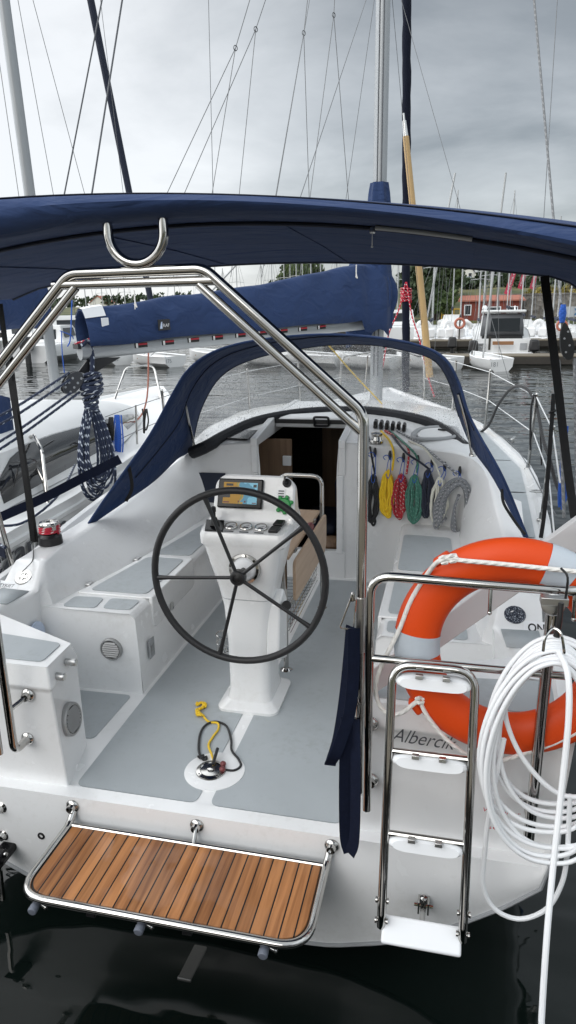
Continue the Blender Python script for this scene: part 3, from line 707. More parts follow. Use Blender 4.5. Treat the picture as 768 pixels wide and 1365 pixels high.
scr = MB(); scr.add([face_pt(-.062+u, .56+v, .0226) for u, v in ((-.088, -.23), (.083, -.23), (.083, .24), (-.088, .24))], [(0, 1, 2, 3)]); so = scr.build('screen', chart_mat(), plot, smooth=False)
for u0, v0, u1, v1 in ((-.088, -.10, -.052, .12), (.062, .14, .078, .20), (-.075, .16, -.04, .21)):
    mb = MB(); mb.add([face_pt(-.062+u, .56+v, .0232) for u, v in ((u0, v0), (u1, v0), (u1, v1), (u0, v1))], [(0, 1, 2, 3)]); mb.build('screen_menu', M['screen_black'], plot, smooth=False)
for u0, v0, u1, v1 in ((-.085, -.215, -.055, -.185), (-.012, -.20, -.004, -.16), (.02, -.20, .028, -.16), (.06, -.215, .08, -.195)):
    mb = MB(); mb.add([face_pt(-.062+u, .56+v, .0231) for u, v in ((u0, v0), (u1, v0), (u1, v1), (u0, v1))], [(0, 1, 2, 3)]); mb.build('screen_symbol', M['flange'], plot, smooth=False)
mb = MB(); mb.obox(face_pt(.135, .60, .001), FR*.020, FU*.022, FN*.001); mb.build('fuse_sticker', M['white_plastic'], ped)
for k in range(3): on_face(.135, .66-.055*k, .014, .003, .0026, 'sticker_line', M['letter'], ped, 0)
kb = MB(); kc = face_pt(.160, .84, 0); kb.lathe(kc, FN, [(.022, 0), (.021, .010), (.010, .012), (.009, .03), (0, .032)], 20); kb.obox(kc+FN*.022+FU*.012-FR*.008, FR*.004, FU*.018, FN*.006); kb.build('ignition_switch', M['screen_black'], ped)
gt = MB(); gc = face_pt(.155, .36, .014); gt.lathe(gc, FN, [(.034, -.010), (.036, .0), (.030, .008), (0, .009)], 10)
for k in range(7):
    a_ = rad(51.4*k+20); gt.lathe(gc+FR*.038*math.cos(a_)+FU*.038*math.sin(a_), FN, [(.010, -.008), (.010, .004), (.007, .007), (0, .007)], 10)
gt.build('green_valve_wheel', M['green'], ped, bevel=.003)
bm_ = MB(); bm_.obox(shelf(-.150, .062, .003), (.046, 0, 0), V((-.010, 0, 0))+SU*.046, SN*.004); lever = bm_.build('joystick_base', M['screen_black'], ped, bevel=.003)
bm_ = MB(); bm_.lathe(shelf(-.150, .064, .006), (-.05, .05, 1), [(.024, 0), (.022, .014), (.013, .035), (.009, .04), (.009, .062), (.012, .066), (.012, .085), (.008, .09), (0, .09)], 18); bm_.build('joystick', M['rubber'], lever)
for u in (-.068, .006, .080):
    g = MB(); g.lathe(shelf(u, .066), SN, [(.031, 0), (.031, .006), (.028, .010), (.0255, .010), (.025, .006)], 28, caps=False); go = g.build('gauge', S, ped)
    g = MB(); g.lathe(shelf(u, .066, .004), SN, [(.0255, 0), (0, .001)], 28); g.build('gauge_dial', M['white_plastic'], go)
    g = MB(); g.obox(shelf(u+.003, .068, .0065), V((.012, 0, 0))+SU*.006, SU*.0012, SN*.0006); g.obox(shelf(u, .056, .0062), (.013, 0, 0), SU*.004, SN*.0005); g.build('gauge_needle', M['letter'], go)
    g = MB(); g.obox(shelf(u, .024, .001), (.022, 0, 0), SU*.004, SN*.0008); g.build('gauge_label', M['letter'], go)
for d_, x_ in ((.050, .150), (.104, .160)):
    g = MB(); g.obox(shelf(x_, d_, .007), (.022, 0, 0), V((.005, 0, 0))+SU*.021, SN*.009); g.build('rocker_switch', M['black'], ped, bevel=.004)
g = MB(); g.lathe((.006, .775, .792), (0, -1, .05), [(.078, -.05), (.078, 0), (.074, .010), (.062, .013), (.058, .004)], 40, caps=False); cpo = g.build('compass_rim', S, ped)
g = MB(); g.lathe((.006, .775, .792), (0, -1, .05), [(.060, -.02), (.060, .004), (.045, .016), (.02, .022), (0, .024)], 36); g.build('compass_dome', M['white_plastic'], cpo)
# throttle housing on the starboard face
g = MB(); pr = [(.82, .30), (1.00, .22), (1.02, .56), (.96, .63), (.86, .58)]
g.prism([V((.09, y, z)) for y, z in pr], V((.065, 0, 0))); thr = g.build('throttle_housing', G, ped, bevel=.012)
g = MB(); g.tube([(.155, .90, .55), (.175, .89, .57)], .012, 10); g.tube(catmull([(.172, .885, .56), (.185, .875, .575), (.19, .86, .58)], 4), [.020]*4+[.024]*4+[.02], 12); g.build('throttle_lever', M['black'], thr)
# wire drink holder, port side of the column
g = MB(); hc = V((-.185, .99, .22))
for dz in (0, .06, .11): g.tube([hc+V((.042*math.cos(rad(18*k)), .042*math.sin(rad(18*k)), dz)) for k in range(20)], .0022, 6, closed=True)
for k in range(6):
    a_ = rad(60*k); p = hc+V((.042*math.cos(a_), .042*math.sin(a_), 0)); g.tube([p+V((0, 0, .11)), p, hc], .002, 6)
g.tube([hc+V((.042, 0, .11)), hc+V((.09, -.02, .11))], .003, 6); g.build('drink_holder', S, ped)

# ---- wheel
WC = V((.022, .62, .808)); WN = V((0, -1, .06)).normalized(); WR = V((1, 0, 0)); WU = WR.cross(WN)*-1
WU = WU if WU.z > 0 else -WU
def wp(r, a, off=0): return WC+WR*r*math.cos(rad(a))+WU*r*math.sin(rad(a))+WN*off
g = MB(); g.tube([wp(.405, 5*k) for k in range(72)], .0165, 14, closed=True); wheel = g.build('steering_wheel', M['rubber'], yacht)
for a_ in (112, 40, 184, 256, 328):
    g = MB(); g.tube([wp(.03, a_), wp(.30, a_), wp(.345, a_), wp(.395, a_)], [.0085, .0085, .010, .0125], 10); g.build('spoke', M['black'], wheel)
g = MB(); g.lathe(WC, WN, [(.036, -.02), (.036, .012), (.030, .018), (.020, .02), (.019, .014), (.010, .016), (0, .017)], 28); g.tube([WC, V((.006, .775, .79))], .014, 12); g.build('hub', M['black'], wheel)

# ---- cockpit table and guard rail forward of the pedestal
tb = MB(); tb.box((-.085, 1.16, .705), (.135, 2.05, .725)); table = tb.build('cockpit_table', M['leaf'], yacht, bevel=.004)
for s, x in ((-1, -.11), (1, .158)):
    t = MB(); t.prism([V((x, y, z)) for y, z in round_poly([(1.14, .705), (1.14, .475), (2.02, .455), (2.07, .50), (2.07, .70)], .04)], V((.016, 0, 0))); t.build('table_leaf', M['leaf'], table, bevel=.003)
for y in (1.30, 1.85):
    t = MB(); t.tube([(.137, y-.02, .712), (.137, y+.02, .712)], .011, 10); t.build('table_hinge', S, table)
t = MB(); t.tube(fillet([(.13, 2.15, 0), (.13, 2.15, .925), (-.16, 2.15, .925), (-.16, 2.15, 0)], .07), .0145, 12)
for x in (.085, -.13): t.tube([(x, 1.26, 0), (x, 1.26, .70)], .0145, 12)
for x in (.11, -.14): t.tube([(x*.8, 1.26, .36), (x, 2.15, .36)], .009, 10)
for p in ((.085, 1.26), (-.13, 1.26), (.13, 2.15), (-.16, 2.15)): t.lathe((p[0], p[1], .0), (0, 0, 1), [(.034, 0), (.034, .005), (.026, .009), (.017, .016)], 24)
t.build('table_frame', S, table)
t = MB()
for y in [1.30+.055*k for k in range(15)]: t.tube(fillet([(.11, y, .36), (.10, y, .22), (-.12, y, .22), (-.13, y, .36)], .03, 3), .0018, 5)
for z in (.36, .315, .27, .225):
    for x in (.108, -.128): t.tube([(x, 1.28, z), (x, 2.09, z)], .0018, 5)
for x in (-.06, 0, .06): t.tube([(x, 1.28, .22), (x, 2.09, .22)], .0018, 5)
t.build('wire_basket', S, table)
t = MB(); kp = at(413, 702, x=.17); t.lathe(kp, (1, -.4, .1), [(.02, -.02), (.026, 0), (.026, .01), (.02, .016), (0, .017)], 18); t.build('table_knob', M['flange'], table)

# ---- stern arch carrying the boom crutch
AY = -.035; AC = -.075
def pads(pts, parent, nrm=(0, -1, 0), r=.030):
    for p in pts:
        m = MB(); m.lathe(p, nrm, [(r, 0), (r, .004), (r*.9, .009), (r*.62, .014), (r*.55, .03)], 24, caps=False); m.build('base_flange', S, parent)
g = MB()
lx, rx, tx = -.775, .668, .235
g.tube(fillet([(lx, .06, .225), (lx, AY, .225), (lx, AY, 1.66), (AC-tx, AY, 2.108), (AC+tx, AY, 2.112), (rx, AY, 1.665), (rx, AY, .245), (rx+.035, .055, .245)], .085, 8), .0176, 16)
arch = g.build('stern_arch', S, yacht)
g = MB(); g.tube([(AC-tx-.06, AY, 2.073), (AC+tx+.05, AY, 2.076)], .0152, 12)
for s, bx_ in ((-1, lx), (1, rx)):
    g.tube([(AC+s*(tx-.02), AY, 2.065), (bx_, AY, 1.60)], .0152, 12)
g.build('arch_brace', S, arch)
g = MB(); g.tube([(rx, AY, .84), (rx, AY, 1.04)], .0235, 14); g.build('arch_sleeve', M['steel_b'], arch)
for x, z, zz in ((lx, .42, .42), (rx, .47, .47)):
    g = MB(); g.tube([(x, AY, z), (x+(.03 if x > 0 else .03), .055, z+.02)], .010, 10); g.build('stand_off', S, arch)
pads([(lx, .066, .225), (lx+.03, .066, .44), (rx+.035, .062, .245), (rx+.03, .062, .49)], arch)
g = MB(); uc = V((AC+.018, AY-.012, 2.225)); R_ = .094
g.tube([uc+V((-R_, 0, .065))]+[uc+V((R_*math.cos(rad(a_)), 0, R_*math.sin(rad(a_)))) for a_ in range(180, 361, 10)]+[uc+V((R_, 0, .065))], .0160, 16)
g.build('boom_crutch', S, arch)
# ---- starboard pushpit with post
RY = -.095
g = MB()
top = fillet([(.705, RY, .235), (.705, RY, 1.145), (1.345, RY, 1.135), (1.47, .12, 1.13), (1.53, 1.05, 1.13), (1.53, 1.12, .65)], .075, 8)
g.tube(top, .0158, 14); rail = g.build('stern_rail', S, yacht)
g = MB(); g.tube(fillet([(.705, RY, .845), (1.36, RY, .845), (1.46, .10, .84), (1.53, 1.08, .84)], .07), .0132, 12); g.build('middle_rail', S, rail)
g = MB(); g.tube([(1.275, RY, 1.135), (1.268, RY, .20)], .0190, 14)
for z in (.52, .255): g.tube([(1.27, RY, z), (1.262, .05, z)], .009, 10)
g.build('rail_post', S, rail)
pads([(1.262, .055, .52), (1.262, .055, .255)], rail, r=.027)
for x in (1.085, 1.335):
    g = MB(); p = V((x, RY, 1.13)); g.tube([p, p+V((0, -.02, -.075))], .006, 8); g.ball(p+V((0, -.02, -.078)), .0075); g.build('rail_pin', S, rail)

g = MB(); g.tube(fillet([(-.80, RY, .255), (-.80, RY, 1.145), (-1.345, RY, 1.135), (-1.47, .12, 1.13), (-1.53, 1.05, 1.13), (-1.50, 1.12, .58)], .075, 8), .0158, 14); prail = g.build('stern_rail', S, yacht)
g = MB(); g.tube(fillet([(-.80, RY, .845), (-1.36, RY, .845), (-1.46, .10, .84), (-1.53, 1.08, .84)], .07), .0132, 12); g.build('middle_rail', S, prail)
# ---- boarding ladder
L0, L1 = at(579, 896, y=-.125), at(562, 1252, y=-.35)
LAX = (L0-L1).normalized(); LR = V((1, 0, 0)); LNm = LR.cross(LAX)*-1
if LNm.y > 0: LNm = -LNm
wl, wr = at(519, 930, y=-.13).x-L0.x, at(636, 930, y=-.13).x-L0.x
HW = (wr-wl)/2*.94; LC = L0+LR*(wl+wr)/2
Lh = (L0-L1).length
def lp(u, v, o=0): return LC+LR*u-LAX*v+LNm*o      # v measured down from the top
g = MB(); g.tube(fillet([lp(-HW, Lh*.985, -.01), lp(-HW, Lh-.06), lp(-HW, -.015), lp(HW, -.015), lp(HW, Lh-.06), lp(HW, Lh*.985, -.01)], .07), .0150, 14)
lad = g.build('boarding_ladder', S, yacht)
for v in (.295, .575):
    r = MB(); r.tube([lp(-HW, v-.018), lp(HW, v-.018)], .0105, 10); r.build('rung', S, lad)
for v in (.035, .30, .58):
    r = MB(); a_ = [lp(HW*.88*math.cos(rad(t))*1.06, v, 0) for t in (0,)]
    hw, hh = HW*.90, .021
    ring = []
    for d, sc in ((-.020, .90), (-.012, 1), (.012, 1), (.020, .9)):
        ring.append([lp(0, v, 0)+LR*(math.copysign(min(1, abs(math.cos(t))**.35), math.cos(t))*hw*sc)-LAX*(math.sin(t)*hh*sc)+V((0, -1, -.05))*d for t in [2*math.pi*k/28 for k in range(28)]])
    r.grid(ring, closed=True); r.add(ring[0], [tuple(range(28))]); r.add(ring[-1], [tuple(reversed(range(28)))])
    st_ = r.build('step', M['white_plastic'], lad, ang=50)
    for u in (-.045, .042):
        c_ = MB(); c_.obox(lp(u, v-.022, .026), LR*.012, LAX*.007, LNm*.012); c_.build('step_clip', M['steel_b'], st_, bevel=.002)
r = MB(); r.obox(lp(0, Lh-.01, -.005), LR*HW*.98, V((0, -.80, -.60))*.044, V((0, -.60, .80))*.009); r.build('bottom_step', M['white_plastic'], lad, bevel=.008)
for u in (-HW, HW):
    for v in (Lh-.11, Lh-.04):
        c_ = MB(); c_.lathe(lp(u-.022, v), LR, [(.010, 0), (.010, .006), (.006, .008), (.006, .036), (.010, .038), (.010, .044)], 12); c_.build('pivot_bolt', S, lad)
c_ = MB(); pb = at(565, 1200, y=-.01); c_.obox(pb+V((-.018, -.02, 0)), (.003, 0, 0), (0, .024, 0), (0, 0, .026)); c_.obox(pb+V((.018, -.02, 0)), (.003, 0, 0), (0, .024, 0), (0, 0, .026)); c_.tube([pb+V((-.035, -.025, 0)), pb+V((.035, -.025, 0))], .006, 8)
c_.tube([pb+V((0, -.025, 0)), lp(0, Lh-.03, -.02)], .010, 10); c_.lathe(pb+V((0, -.02, .026)), (0, -.5, 1), [(.014, 0), (.012, .010), (0, .012)], 12); c_.build('ladder_stay', S, lad)
pads([at(700, 1160, y=.0)+V((0, 0, 0))][:0], lad)

# ---- swim platform
PZ = -.085
def ppt(u, v, z=0): return V((u, v, PZ+z))
out = round_poly([(-.548, -.055), (-.548, -.40), (-.548+.001, -.43), (.548, -.43), (.548, -.055)], .0)
g = MB(); g.tube(fillet([(-.548, .0, -.045), (-.548, -.05, PZ), (-.548, -.43, PZ), (.548, -.43, PZ), (.548, -.05, PZ), (.555, .0, -.045)], .11, 10), .0155, 12); g.tube([(-.548, -.05, PZ), (.548, -.05, PZ)], .010, 10)
plat = g.build('swim_platform', S, yacht)
inner = fillet([(.53, -.062, 0), (.53, -.412, 0), (-.53, -.412, 0), (-.53, -.062, 0)], .10, 8)
g = MB(); g.prism([V((p.x, p.y, PZ-.012)) for p in inner], V((0, 0, .018))); g.build('teak_panel', M['teak'], plat, bevel=.003, seg=2)
g = MB(); inn2 = fillet([(.538, -.055, 0), (.538, -.42, 0), (-.538, -.42, 0), (-.538, -.055, 0)], .105, 8)
g.prism([V((p.x, p.y, PZ-.011)) for p in inn2], V((0, 0, .012))); g.build('panel_tray', M['black'], plat)
for x in (-.475, -.055, .40):
    g = MB(); g.lathe((x, -.445, PZ-.035), (0, -1, -.1), [(.013, -.03), (.017, -.01), (.0175, .010), (.014, .014), (0, .015)], 18); b_ = g.build('bumper', pbr('bumper_cap', (.15, .165, .20), .6), plat)
    g = MB(); g.lathe((x+.036, -.425, PZ-.035), (1, -.3, 0), [(.007, -.03), (.007, 0), (.011, .004), (.008, .010), (0, .011)], 12); g.build('bumper_bolt', S, b_)
for x in (-.25, .12):
    g = MB(); g.box((x-.018, -.435, PZ-.035), (x+.018, -.40, PZ-.012)); g.build('panel_clamp', M['black'], plat, bevel=.003)
pads([(-.552, -.002, -.03), (.005, -.002, -.032), (.562, -.002, -.03)], plat)
g = MB(); g.tube([(.005, -.01, -.032), (.005, -.05, PZ)], .009, 8); g.build('centre_lug', S, plat)
g = MB(); g.lathe(at(56, 1113, y=-.006), (0, -1, 0), [(.018, 0), (.017, .008), (.010, .010), (.008, .004), (0, .004)], 18); g.build('exhaust_outlet', M['black'], yacht)
for p in (at(2, 1076, y=-.004), at(6, 1112, y=-.004)):
    g = MB(); g.lathe(p, (0, -1, 0), [(.030, 0), (.030, .004), (.018, .012), (.014, .03), (0, .032)], 20); g.build('outboard_bracket', S, yacht)
g = MB(); p = at(4, 1138, y=-.06); g.obox(p, (.035, 0, 0), (0, .06, .0), (0, .01, .018)); g.obox(p+V((.02, -.03, .012)), (.012, 0, .012), (0, .03, 0), (-.01, 0, .018)); ob_ = g.build('outboard_clamp', M['screen_black'], yacht, bevel=.01)
g = MB(); g.lathe(p+V((.035, -.03, .03)), (1, -.3, 0), [(.010, 0), (.010, .008), (0, .010)], 12); g.tube([p+V((0, -.03, 0)), p+V((-.012, -.03, -.22))], .011, 10); g.build('clamp_screw', S, ob_)
# rudder fitting under the stern
g = MB(); q0, q1 = at(268, 1262, z=-.34), at(246, 1305, z=-.45); dirv = (q1-q0); sd = V((1, 0, 0))
g.obox((q0+q1)/2, sd*.026, dirv/2, V((0, .2, 1)).normalized()*.006); g.tube([q1-sd*.027, q1+sd*.027], .008, 10)
g.build('rudder_fitting', pbr('wet_steel', (.075, .075, .072), .45, metal=.4, var=.2), yacht, bevel=.003)
# ---- sprayhood
def q(px, py, **k): return at(px, py, **k)
A = [q(118, 698, z=.668), q(138, 668, y=1.75), q(165, 630, y=1.82), q(200, 580, y=1.92), q(232, 522, y=2.03), q(252, 492, y=2.10), q(285, 469, y=2.18), q(340, 454, y=2.25), q(425, 446, y=2.30), q(500, 450, y=2.30), q(560, 461, y=2.26), q(594, 480, y=2.2), q(612, 512, y=2.14), q(624, 550, y=2.05), q(640, 582, y=1.95), q(671, 638, y=1.75), q(703, 716, z=.69)]
Bw = [q(126, 697, z=.668), q(165, 670, y=1.98), q(205, 642, y=2.25), q(236, 612, y=2.55), q(254, 598, y=2.72), q(268, 545, y=2.8), q(296, 500, y=2.85), q(345, 476, y=2.9), q(425, 461, y=2.95), q(490, 459, y=2.95), q(545, 468, y=2.9), q(580, 481, y=2.85), q(600, 512, y=2.75), q(612, 555, y=2.65), q(630, 598, y=2.5), q(659, 640, y=2.0), q(698, 716, z=.69)]
A_, B_ = catmull(A, 5), catmull(Bw, 5); rows = []
cen = V((0, 2.4, .9))
for a, b in zip(A_, B_):
    r = []
    for k in range(7):
        t = k/6; p = a.lerp(b, t); outw = (p-cen); outw.y *= .2; r.append(p+outw.normalized()*.03*math.sin(math.pi*t)*min(1, (a-b).length/.3))
    rows.append(r)
g = MB(); g.grid(rows); hood = g.build('sprayhood', CV, yacht, solid=.006)
for o_ in (hood,): o_['label'] = 'navy canvas sprayhood with a clear window over the cabin hatch'
g = MB(); g.tube(A_, .008, 8); g.build('hood_hem', CV, hood)
g = MB(); g.tube([a.lerp(b, .5)+(a.lerp(b, .5)-cen).normalized()*.024*min(1, (a-b).length/.3)-V((0, .004, .0)) for a, b in zip(A_[10:-12], B_[10:-12])], .004, 5); g.build('hood_seam', M['canvas2'], hood)
ib = next(i for i, p in enumerate(B_) if (p-Bw[4]).length < 1e-4); ie = next(i for i, p in enumerate(B_) if (p-Bw[13]).length < 1e-4)
upper = B_[ib:ie+1]
base_px = [(256, 602), (275, 594), (305, 577), (345, 560), (400, 550), (450, 547), (500, 548), (560, 559), (596, 575), (620, 596)]
base = catmull([on_roof(a, b+4)+V((0, 0, .02)) for a, b in base_px], 5)
def resample(pts, n):
    L = [0]
    for a, b in zip(pts, pts[1:]): L.append(L[-1]+(b-a).length)
    out = []; j = 0
    for k in range(n):
        t = L[-1]*k/(n-1)
        while j < len(L)-2 and L[j+1] < t: j += 1
        f = (t-L[j])/max(1e-9, L[j+1]-L[j]); out.append(pts[j].lerp(pts[j+1], min(1, f)))
    return out
u_, b__ = resample(upper, 40), resample(base, 40)
g = MB(); g.grid([[p.lerp(q_, k/8)+V((0, .06, .05))*math.sin(math.pi*k/8) for k in range(9)] for p, q_ in zip(u_, b__)])
g.build('hood_window', M['vinyl'], hood)
g = MB(); g.tube([p+V((0, 0, -.006)) for p in resample(base, 50)], .046, 10); g.build('hood_boltrope', M['black_canvas'], hood)
g = MB(); g.tube(resample(upper, 50), .0065, 8); g.build('window_seam', M['canvas2'], hood)
for pts, ft in (([q(259, 594, y=2.70), q(250, 555, y=2.5), q(244, 510, y=2.3), q(254, 486, y=2.2)], q(260, 597, y=2.71)), ([q(629, 604, y=2.58), q(622, 565, y=2.42), q(611, 525, y=2.28)], q(630, 606, y=2.60))):
    g = MB(); g.tube(catmull(pts, 6), .0105, 10); g.lathe(ft, (0, 0, 1), [(.024, -.01), (.022, .006), (.012, .02)], 14); g.build('hood_frame', S, hood)
g = MB(); g.ribbon(catmull([q(172, 622, y=1.84), q(176, 650, y=1.90), q(168, 668, y=1.92)], 5), .022, (1, .3, 0)); g.build('hood_strap', M['blackweb'], hood)
g = MB(); g.tube(catmull([q(669, 652, y=1.75), q(672, 672, y=1.72), q(690, 700, y=1.68), q(700, 712, y=1.62)], 5), .008, 8); g.build('hood_gasket', M['blackweb'], hood)

# ---- bimini
def crown(x, k): return -k*x*x
BX = (-1.62, 1.56); BCX = .0
prof = [(1.62, 2.215), (.9, 2.245), (.16, 2.262), (.12, 2.266), (.05, 2.268), (-.05, 2.262), (-.11, 2.268), (-.145, 2.284), (-.15, 2.304), (-.125, 2.328), (-.06, 2.344), (.06, 2.354), (.3, 2.350), (.9, 2.305), (1.5, 2.245), (1.63, 2.228)]
def bim(x, y, z):
    t = min(1, max(0, (y+.15)/1.75)); w = min(1, max(0, (z-2.27)/.075))
    k = (.112+(.052-.112)*w)*(1-t)+.050*t; bc = (.12+(-.45-.12)*w)*(1-t)-.05*t
    dx = max(-1.5, min(1.75, x-bc)); e = max(0, abs(x)-1.38)/.22; return V((x, y-.02*x*x*(1-t), z-k*dx*dx-.10*e*e*(1 if x > 0 else .4)))
xs = [BX[0]+(BX[1]-BX[0])*k/36 for k in range(37)]
g = MB(); g.grid([[bim(x, y, z) for y, z in prof] for x in xs], closed=True)
for x in (xs[0], xs[-1]): g.add([bim(x, y, z) for y, z in prof], [tuple(range(len(prof)))])
bimini = g.build('bimini', CV, yacht, ang=50); bimini['label'] = 'navy canvas bimini stretched over the cockpit'
g = MB(); g.tube([bim(x, .135, 2.258) for x in xs], .0065, 6); g.tube([bim(x, 1.625, 2.216) for x in xs], .010, 8); g.build('bimini_seam', M['canvas2'], bimini)
g = MB(); g.tube([bim(x, .10, 2.259) for x in [.68+.014*k for k in range(22)]], .0075, 8, flatten=(1, .6)); g.build('bimini_bow', M['alu'], bimini)
g = MB(); p = bim(.67, .115, 2.255); g.lathe(p, (0, -.3, -1), [(.008, -.005), (.009, .012), (.004, .014)], 8); g.tube([p, p+V((0, -.004, -.05))], .0016, 5); g.ball(p+V((0, -.004, -.052)), .004); g.build('zip_pull', M['steel_b'], bimini)
for x in (-.92, -.30, .36, 1.0):
    g = MB(); g.ribbon([bim(x, y, z-.002) for y, z in ((.18, 2.261), (.5, 2.254), (.9, 2.245), (1.25, 2.230), (1.6, 2.2155))], .020, (1, 0, 0), .0012); g.build('seam_tape', CV, bimini)
g = MB(); g.ribbon([bim(x, -.096, 2.3375) for x in xs], .018, (0, 1, 0), .0012); g.build('seam_tape', M['canvas2'], bimini)
# straps from the forward bow to the decks
def strap(pts, w, name='bimini_strap', mat='blackweb', side=(1, 0, 0)):
    g = MB(); g.ribbon([V(p) for p in pts], w, side); return g.build(name, M[mat], bimini)
strap(catmull([q(726, 368, y=1.5), q(742, 500, y=1.45), q(756, 620, y=1.4), q(766, 690, y=1.35)], 5), .040)
strap(catmull([q(0, 405, y=1.25), q(16, 520, y=1.22), q(34, 640, y=1.15), q(44, 722, z=.67)], 5), .030)
strap(catmull([q(12, 470, y=1.25), q(27, 580, y=1.2), q(48, 722, z=.67)], 5), .034)

# ---- mast, boom with its sail cover, rigging
MX, MY = .06, 6.0
g = MB(); g.tube([(MX, MY, .88), (MX, MY, 11.5)], .086, 20, flatten=(1, .85))
mast = g.build('mast', M['alu'], yacht)
g = MB()
for s in (-1, 1): g.tube([(MX+s*.022, MY-.084, 1.2), (MX+s*.022, MY-.084, 11.4)], .006, 6)
g.build('luff_groove', M['wire_dark'], mast)
g = MB(); g.lathe((MX, MY, .885), (0, 0, 1), [(.13, 0), (.13, .02), (.08, .03)], 20); g.build('mast_step', M['steel_b'], mast)
BA, BF = V((-1.985, 3.0, 1.672)), V((MX-.02, MY-.08, 1.80))        # boom ends
bd = (BF-BA).normalized(); bs = bd.cross(V((0, 0, 1))).normalized(); bu = bs.cross(bd)
BPL = (BA, V((bd.y, -bd.x, 0)).normalized())
def bl(t, s=0, u=0): return BA.lerp(BF, t)+bs*s+bu*u
g = MB(); ring = lambda t: [bl(t, math.cos(a_)*.052, math.sin(a_)*.075) for a_ in [2*math.pi*k/18 for k in range(18)]]
rr = [ring(t) for t in (0, .02, .98)]; g.grid(rr, closed=True); g.add(rr[0], [tuple(range(18))])
boom = g.build('boom', M['alu'], yacht)
g = MB(); g.obox(bl(-.005, 0, .035), bd*.012, bs*.046, bu*.02); g.prism([bl(.02, -.012, -.06), bl(.10, -.012, -.085), bl(.02, -.012, -.20), bl(-.01, -.012, -.16)], bs*.024); g.build('boom_end_fitting', M['black'], boom, bevel=.004)
side = -1 if (bl(.5, 1)-CAMLOC).length > (bl(.5, -1)-CAMLOC).length else 1
for k in range(9):      # oval slots in the boom with red slugs
    t = .15+.075*k
    g = MB(); g.obox(bl(t, side*.052, .0), bd*.062, bs*.004, bu*.020); so = g.build('reefing_slot', M['dark'], boom, bevel=.006)
    g = MB(); g.obox(bl(t+.004, side*.054, .008), bd*.045, bs*.004, bu*.007); g.build('reefing_line', M['letter_red'], so)
    g = MB(); g.obox(bl(t-.012, side*.055, .0), bd*.010, bs*.003, bu*.018); g.build('slot_slug', M['steel_b'], so)
# cover
rows = []
for k in range(41):
    t = .012+1.0*k/40
    hgt = .30+.32*t**1.15+.012*math.sin(9*t)+.006*math.sin(31*t); w = .125+.05*t
    if t > .93: hgt *= 1-.04*(t-.93)/.08; w *= 1+.25*(t-.93)/.08
    lo = .035-(.16*min(1, max(0, t-.89)/.06))-(.01*math.sin(17*t))+(.05*math.sin(60*t) if t > .9 else 0)
    prow = []
    for j in range(19):
        a_ = -1+2*j/18; f = abs(a_)
        ww = w*(.42+.58*math.sin(math.pi*min(1, (1-f)*.9+.25))**.8)*(1 if f > .03 else .4)
        zz = lo+(hgt-lo)*(1-f**1.6)
        wr = .008*math.sin(12*t*3+7*f)+.006*math.sin(55*t-9*f)*(1-f)
        if t > .88: wr += .022*math.sin(70*t+3*f)
        prow.append(bl(t, math.copysign(1, a_)*(min(ww, w)*(f*.35+.65 if f > .02 else .05)) +wr if f > .02 else 0, zz+wr*.3))
    rows.append(prow)
g = MB(); g.grid(rows); cover = g.build('sail_cover', CV, boom, solid=.004, ang=70)
cover['label'] = 'navy sail cover zipped over the boom'
g = MB(); g.grid([[p+bu*.012+(p-bl(.03, 0, .1)).normalized()*.006 for p in r[5:14]] for r in rows[:3]]); g.build('sail_edge', M['white_plastic'], cover)
g = MB(); g.obox(bl(.055, side*.108, .19), bd*.032, bs*.003, bu*.052); g.build('cover_plate', M['white_plastic'], cover, bevel=.006)
pc = bl(.20, side*.155, .155); g = MB(); g.obox(pc, bd*.058, bs*.003, bu*.044); pt = g.build('sailmaker_patch', M['black'], cover)
text('RAF', 'patch_text', M['letter_white'], pt, pc+bs*side*.0035-bd*.012-bu*.018, bd, bu, .026)
g = MB(); g.prism([pc+bs*side*.0035-bd*.045-bu*.03, pc+bs*side*.0035-bd*.02-bu*.03, pc+bs*side*.0035-bd*.018+bu*.028, pc+bs*side*.0035-bd*.03+bu*.02], bs*side*.001); g.build('patch_emblem', M['bluegrey'], pt)
for px, py in ((180, 402), (475, 365)):
    p = at(px, py, plane=(BA+bs*side*.12, BPL[1])); g = MB(); g.tube(catmull([p+V((0, 0, .09)), p, p+V((.012, 0, -.045)), p+V((-.006, 0, -.02))], 4), .006, 6); g.tube([p+V((0, 0, .05)), p+V((-.004, 0, -.06))], .004, 6); g.build('lazy_jack_tail', M['rope_white'], cover)
g = MB(); rows = []
for k in range(15):
    t = k/14; row = []
    for j in range(73):
        a_ = 2*math.pi*j/72; c_ = MX-.10+.02*t; rx_ = .20+.07*math.sin(math.pi*min(1, t*1.15))+.03*t; ry_ = .17+.03*t
        fold = 1+(.05+.09*t)*math.sin(9*a_+2.2*t)+.04*t*math.sin(17*a_+1)
        zt, zb = 2.40-.05*math.cos(a_), 1.66-.10*max(0, -math.cos(a_))+.05*math.sin(5*a_)+.16*max(0, math.cos(a_))
        row.append(V((c_+rx_*math.cos(a_)*fold, MY-.04+ry_*math.sin(a_)*fold, zt+(zb-zt)*t)))
    rows.append(row)
g.grid(rows); g.build('cover_skirt', CV, cover, solid=.004, ang=75)
# collar of the cover round the mast
g = MB(); rows = []
for z, r in ((1.72, .16), (1.9, .17), (2.2, .15), (2.5, .125), (2.9, .125), (3.02, .118), (3.12, .108), (3.22, .092)):
    rows.append([V((MX+math.cos(a_)*r*(1+.09*math.sin(7*a_+z*3)), MY-.03+math.sin(a_)*r*1.2*(1+.09*math.cos(6*a_)), z)) for a_ in [2*math.pi*k/36 for k in range(36)]])
g.grid(rows, closed=True); g.build('mast_collar', CV, cover)
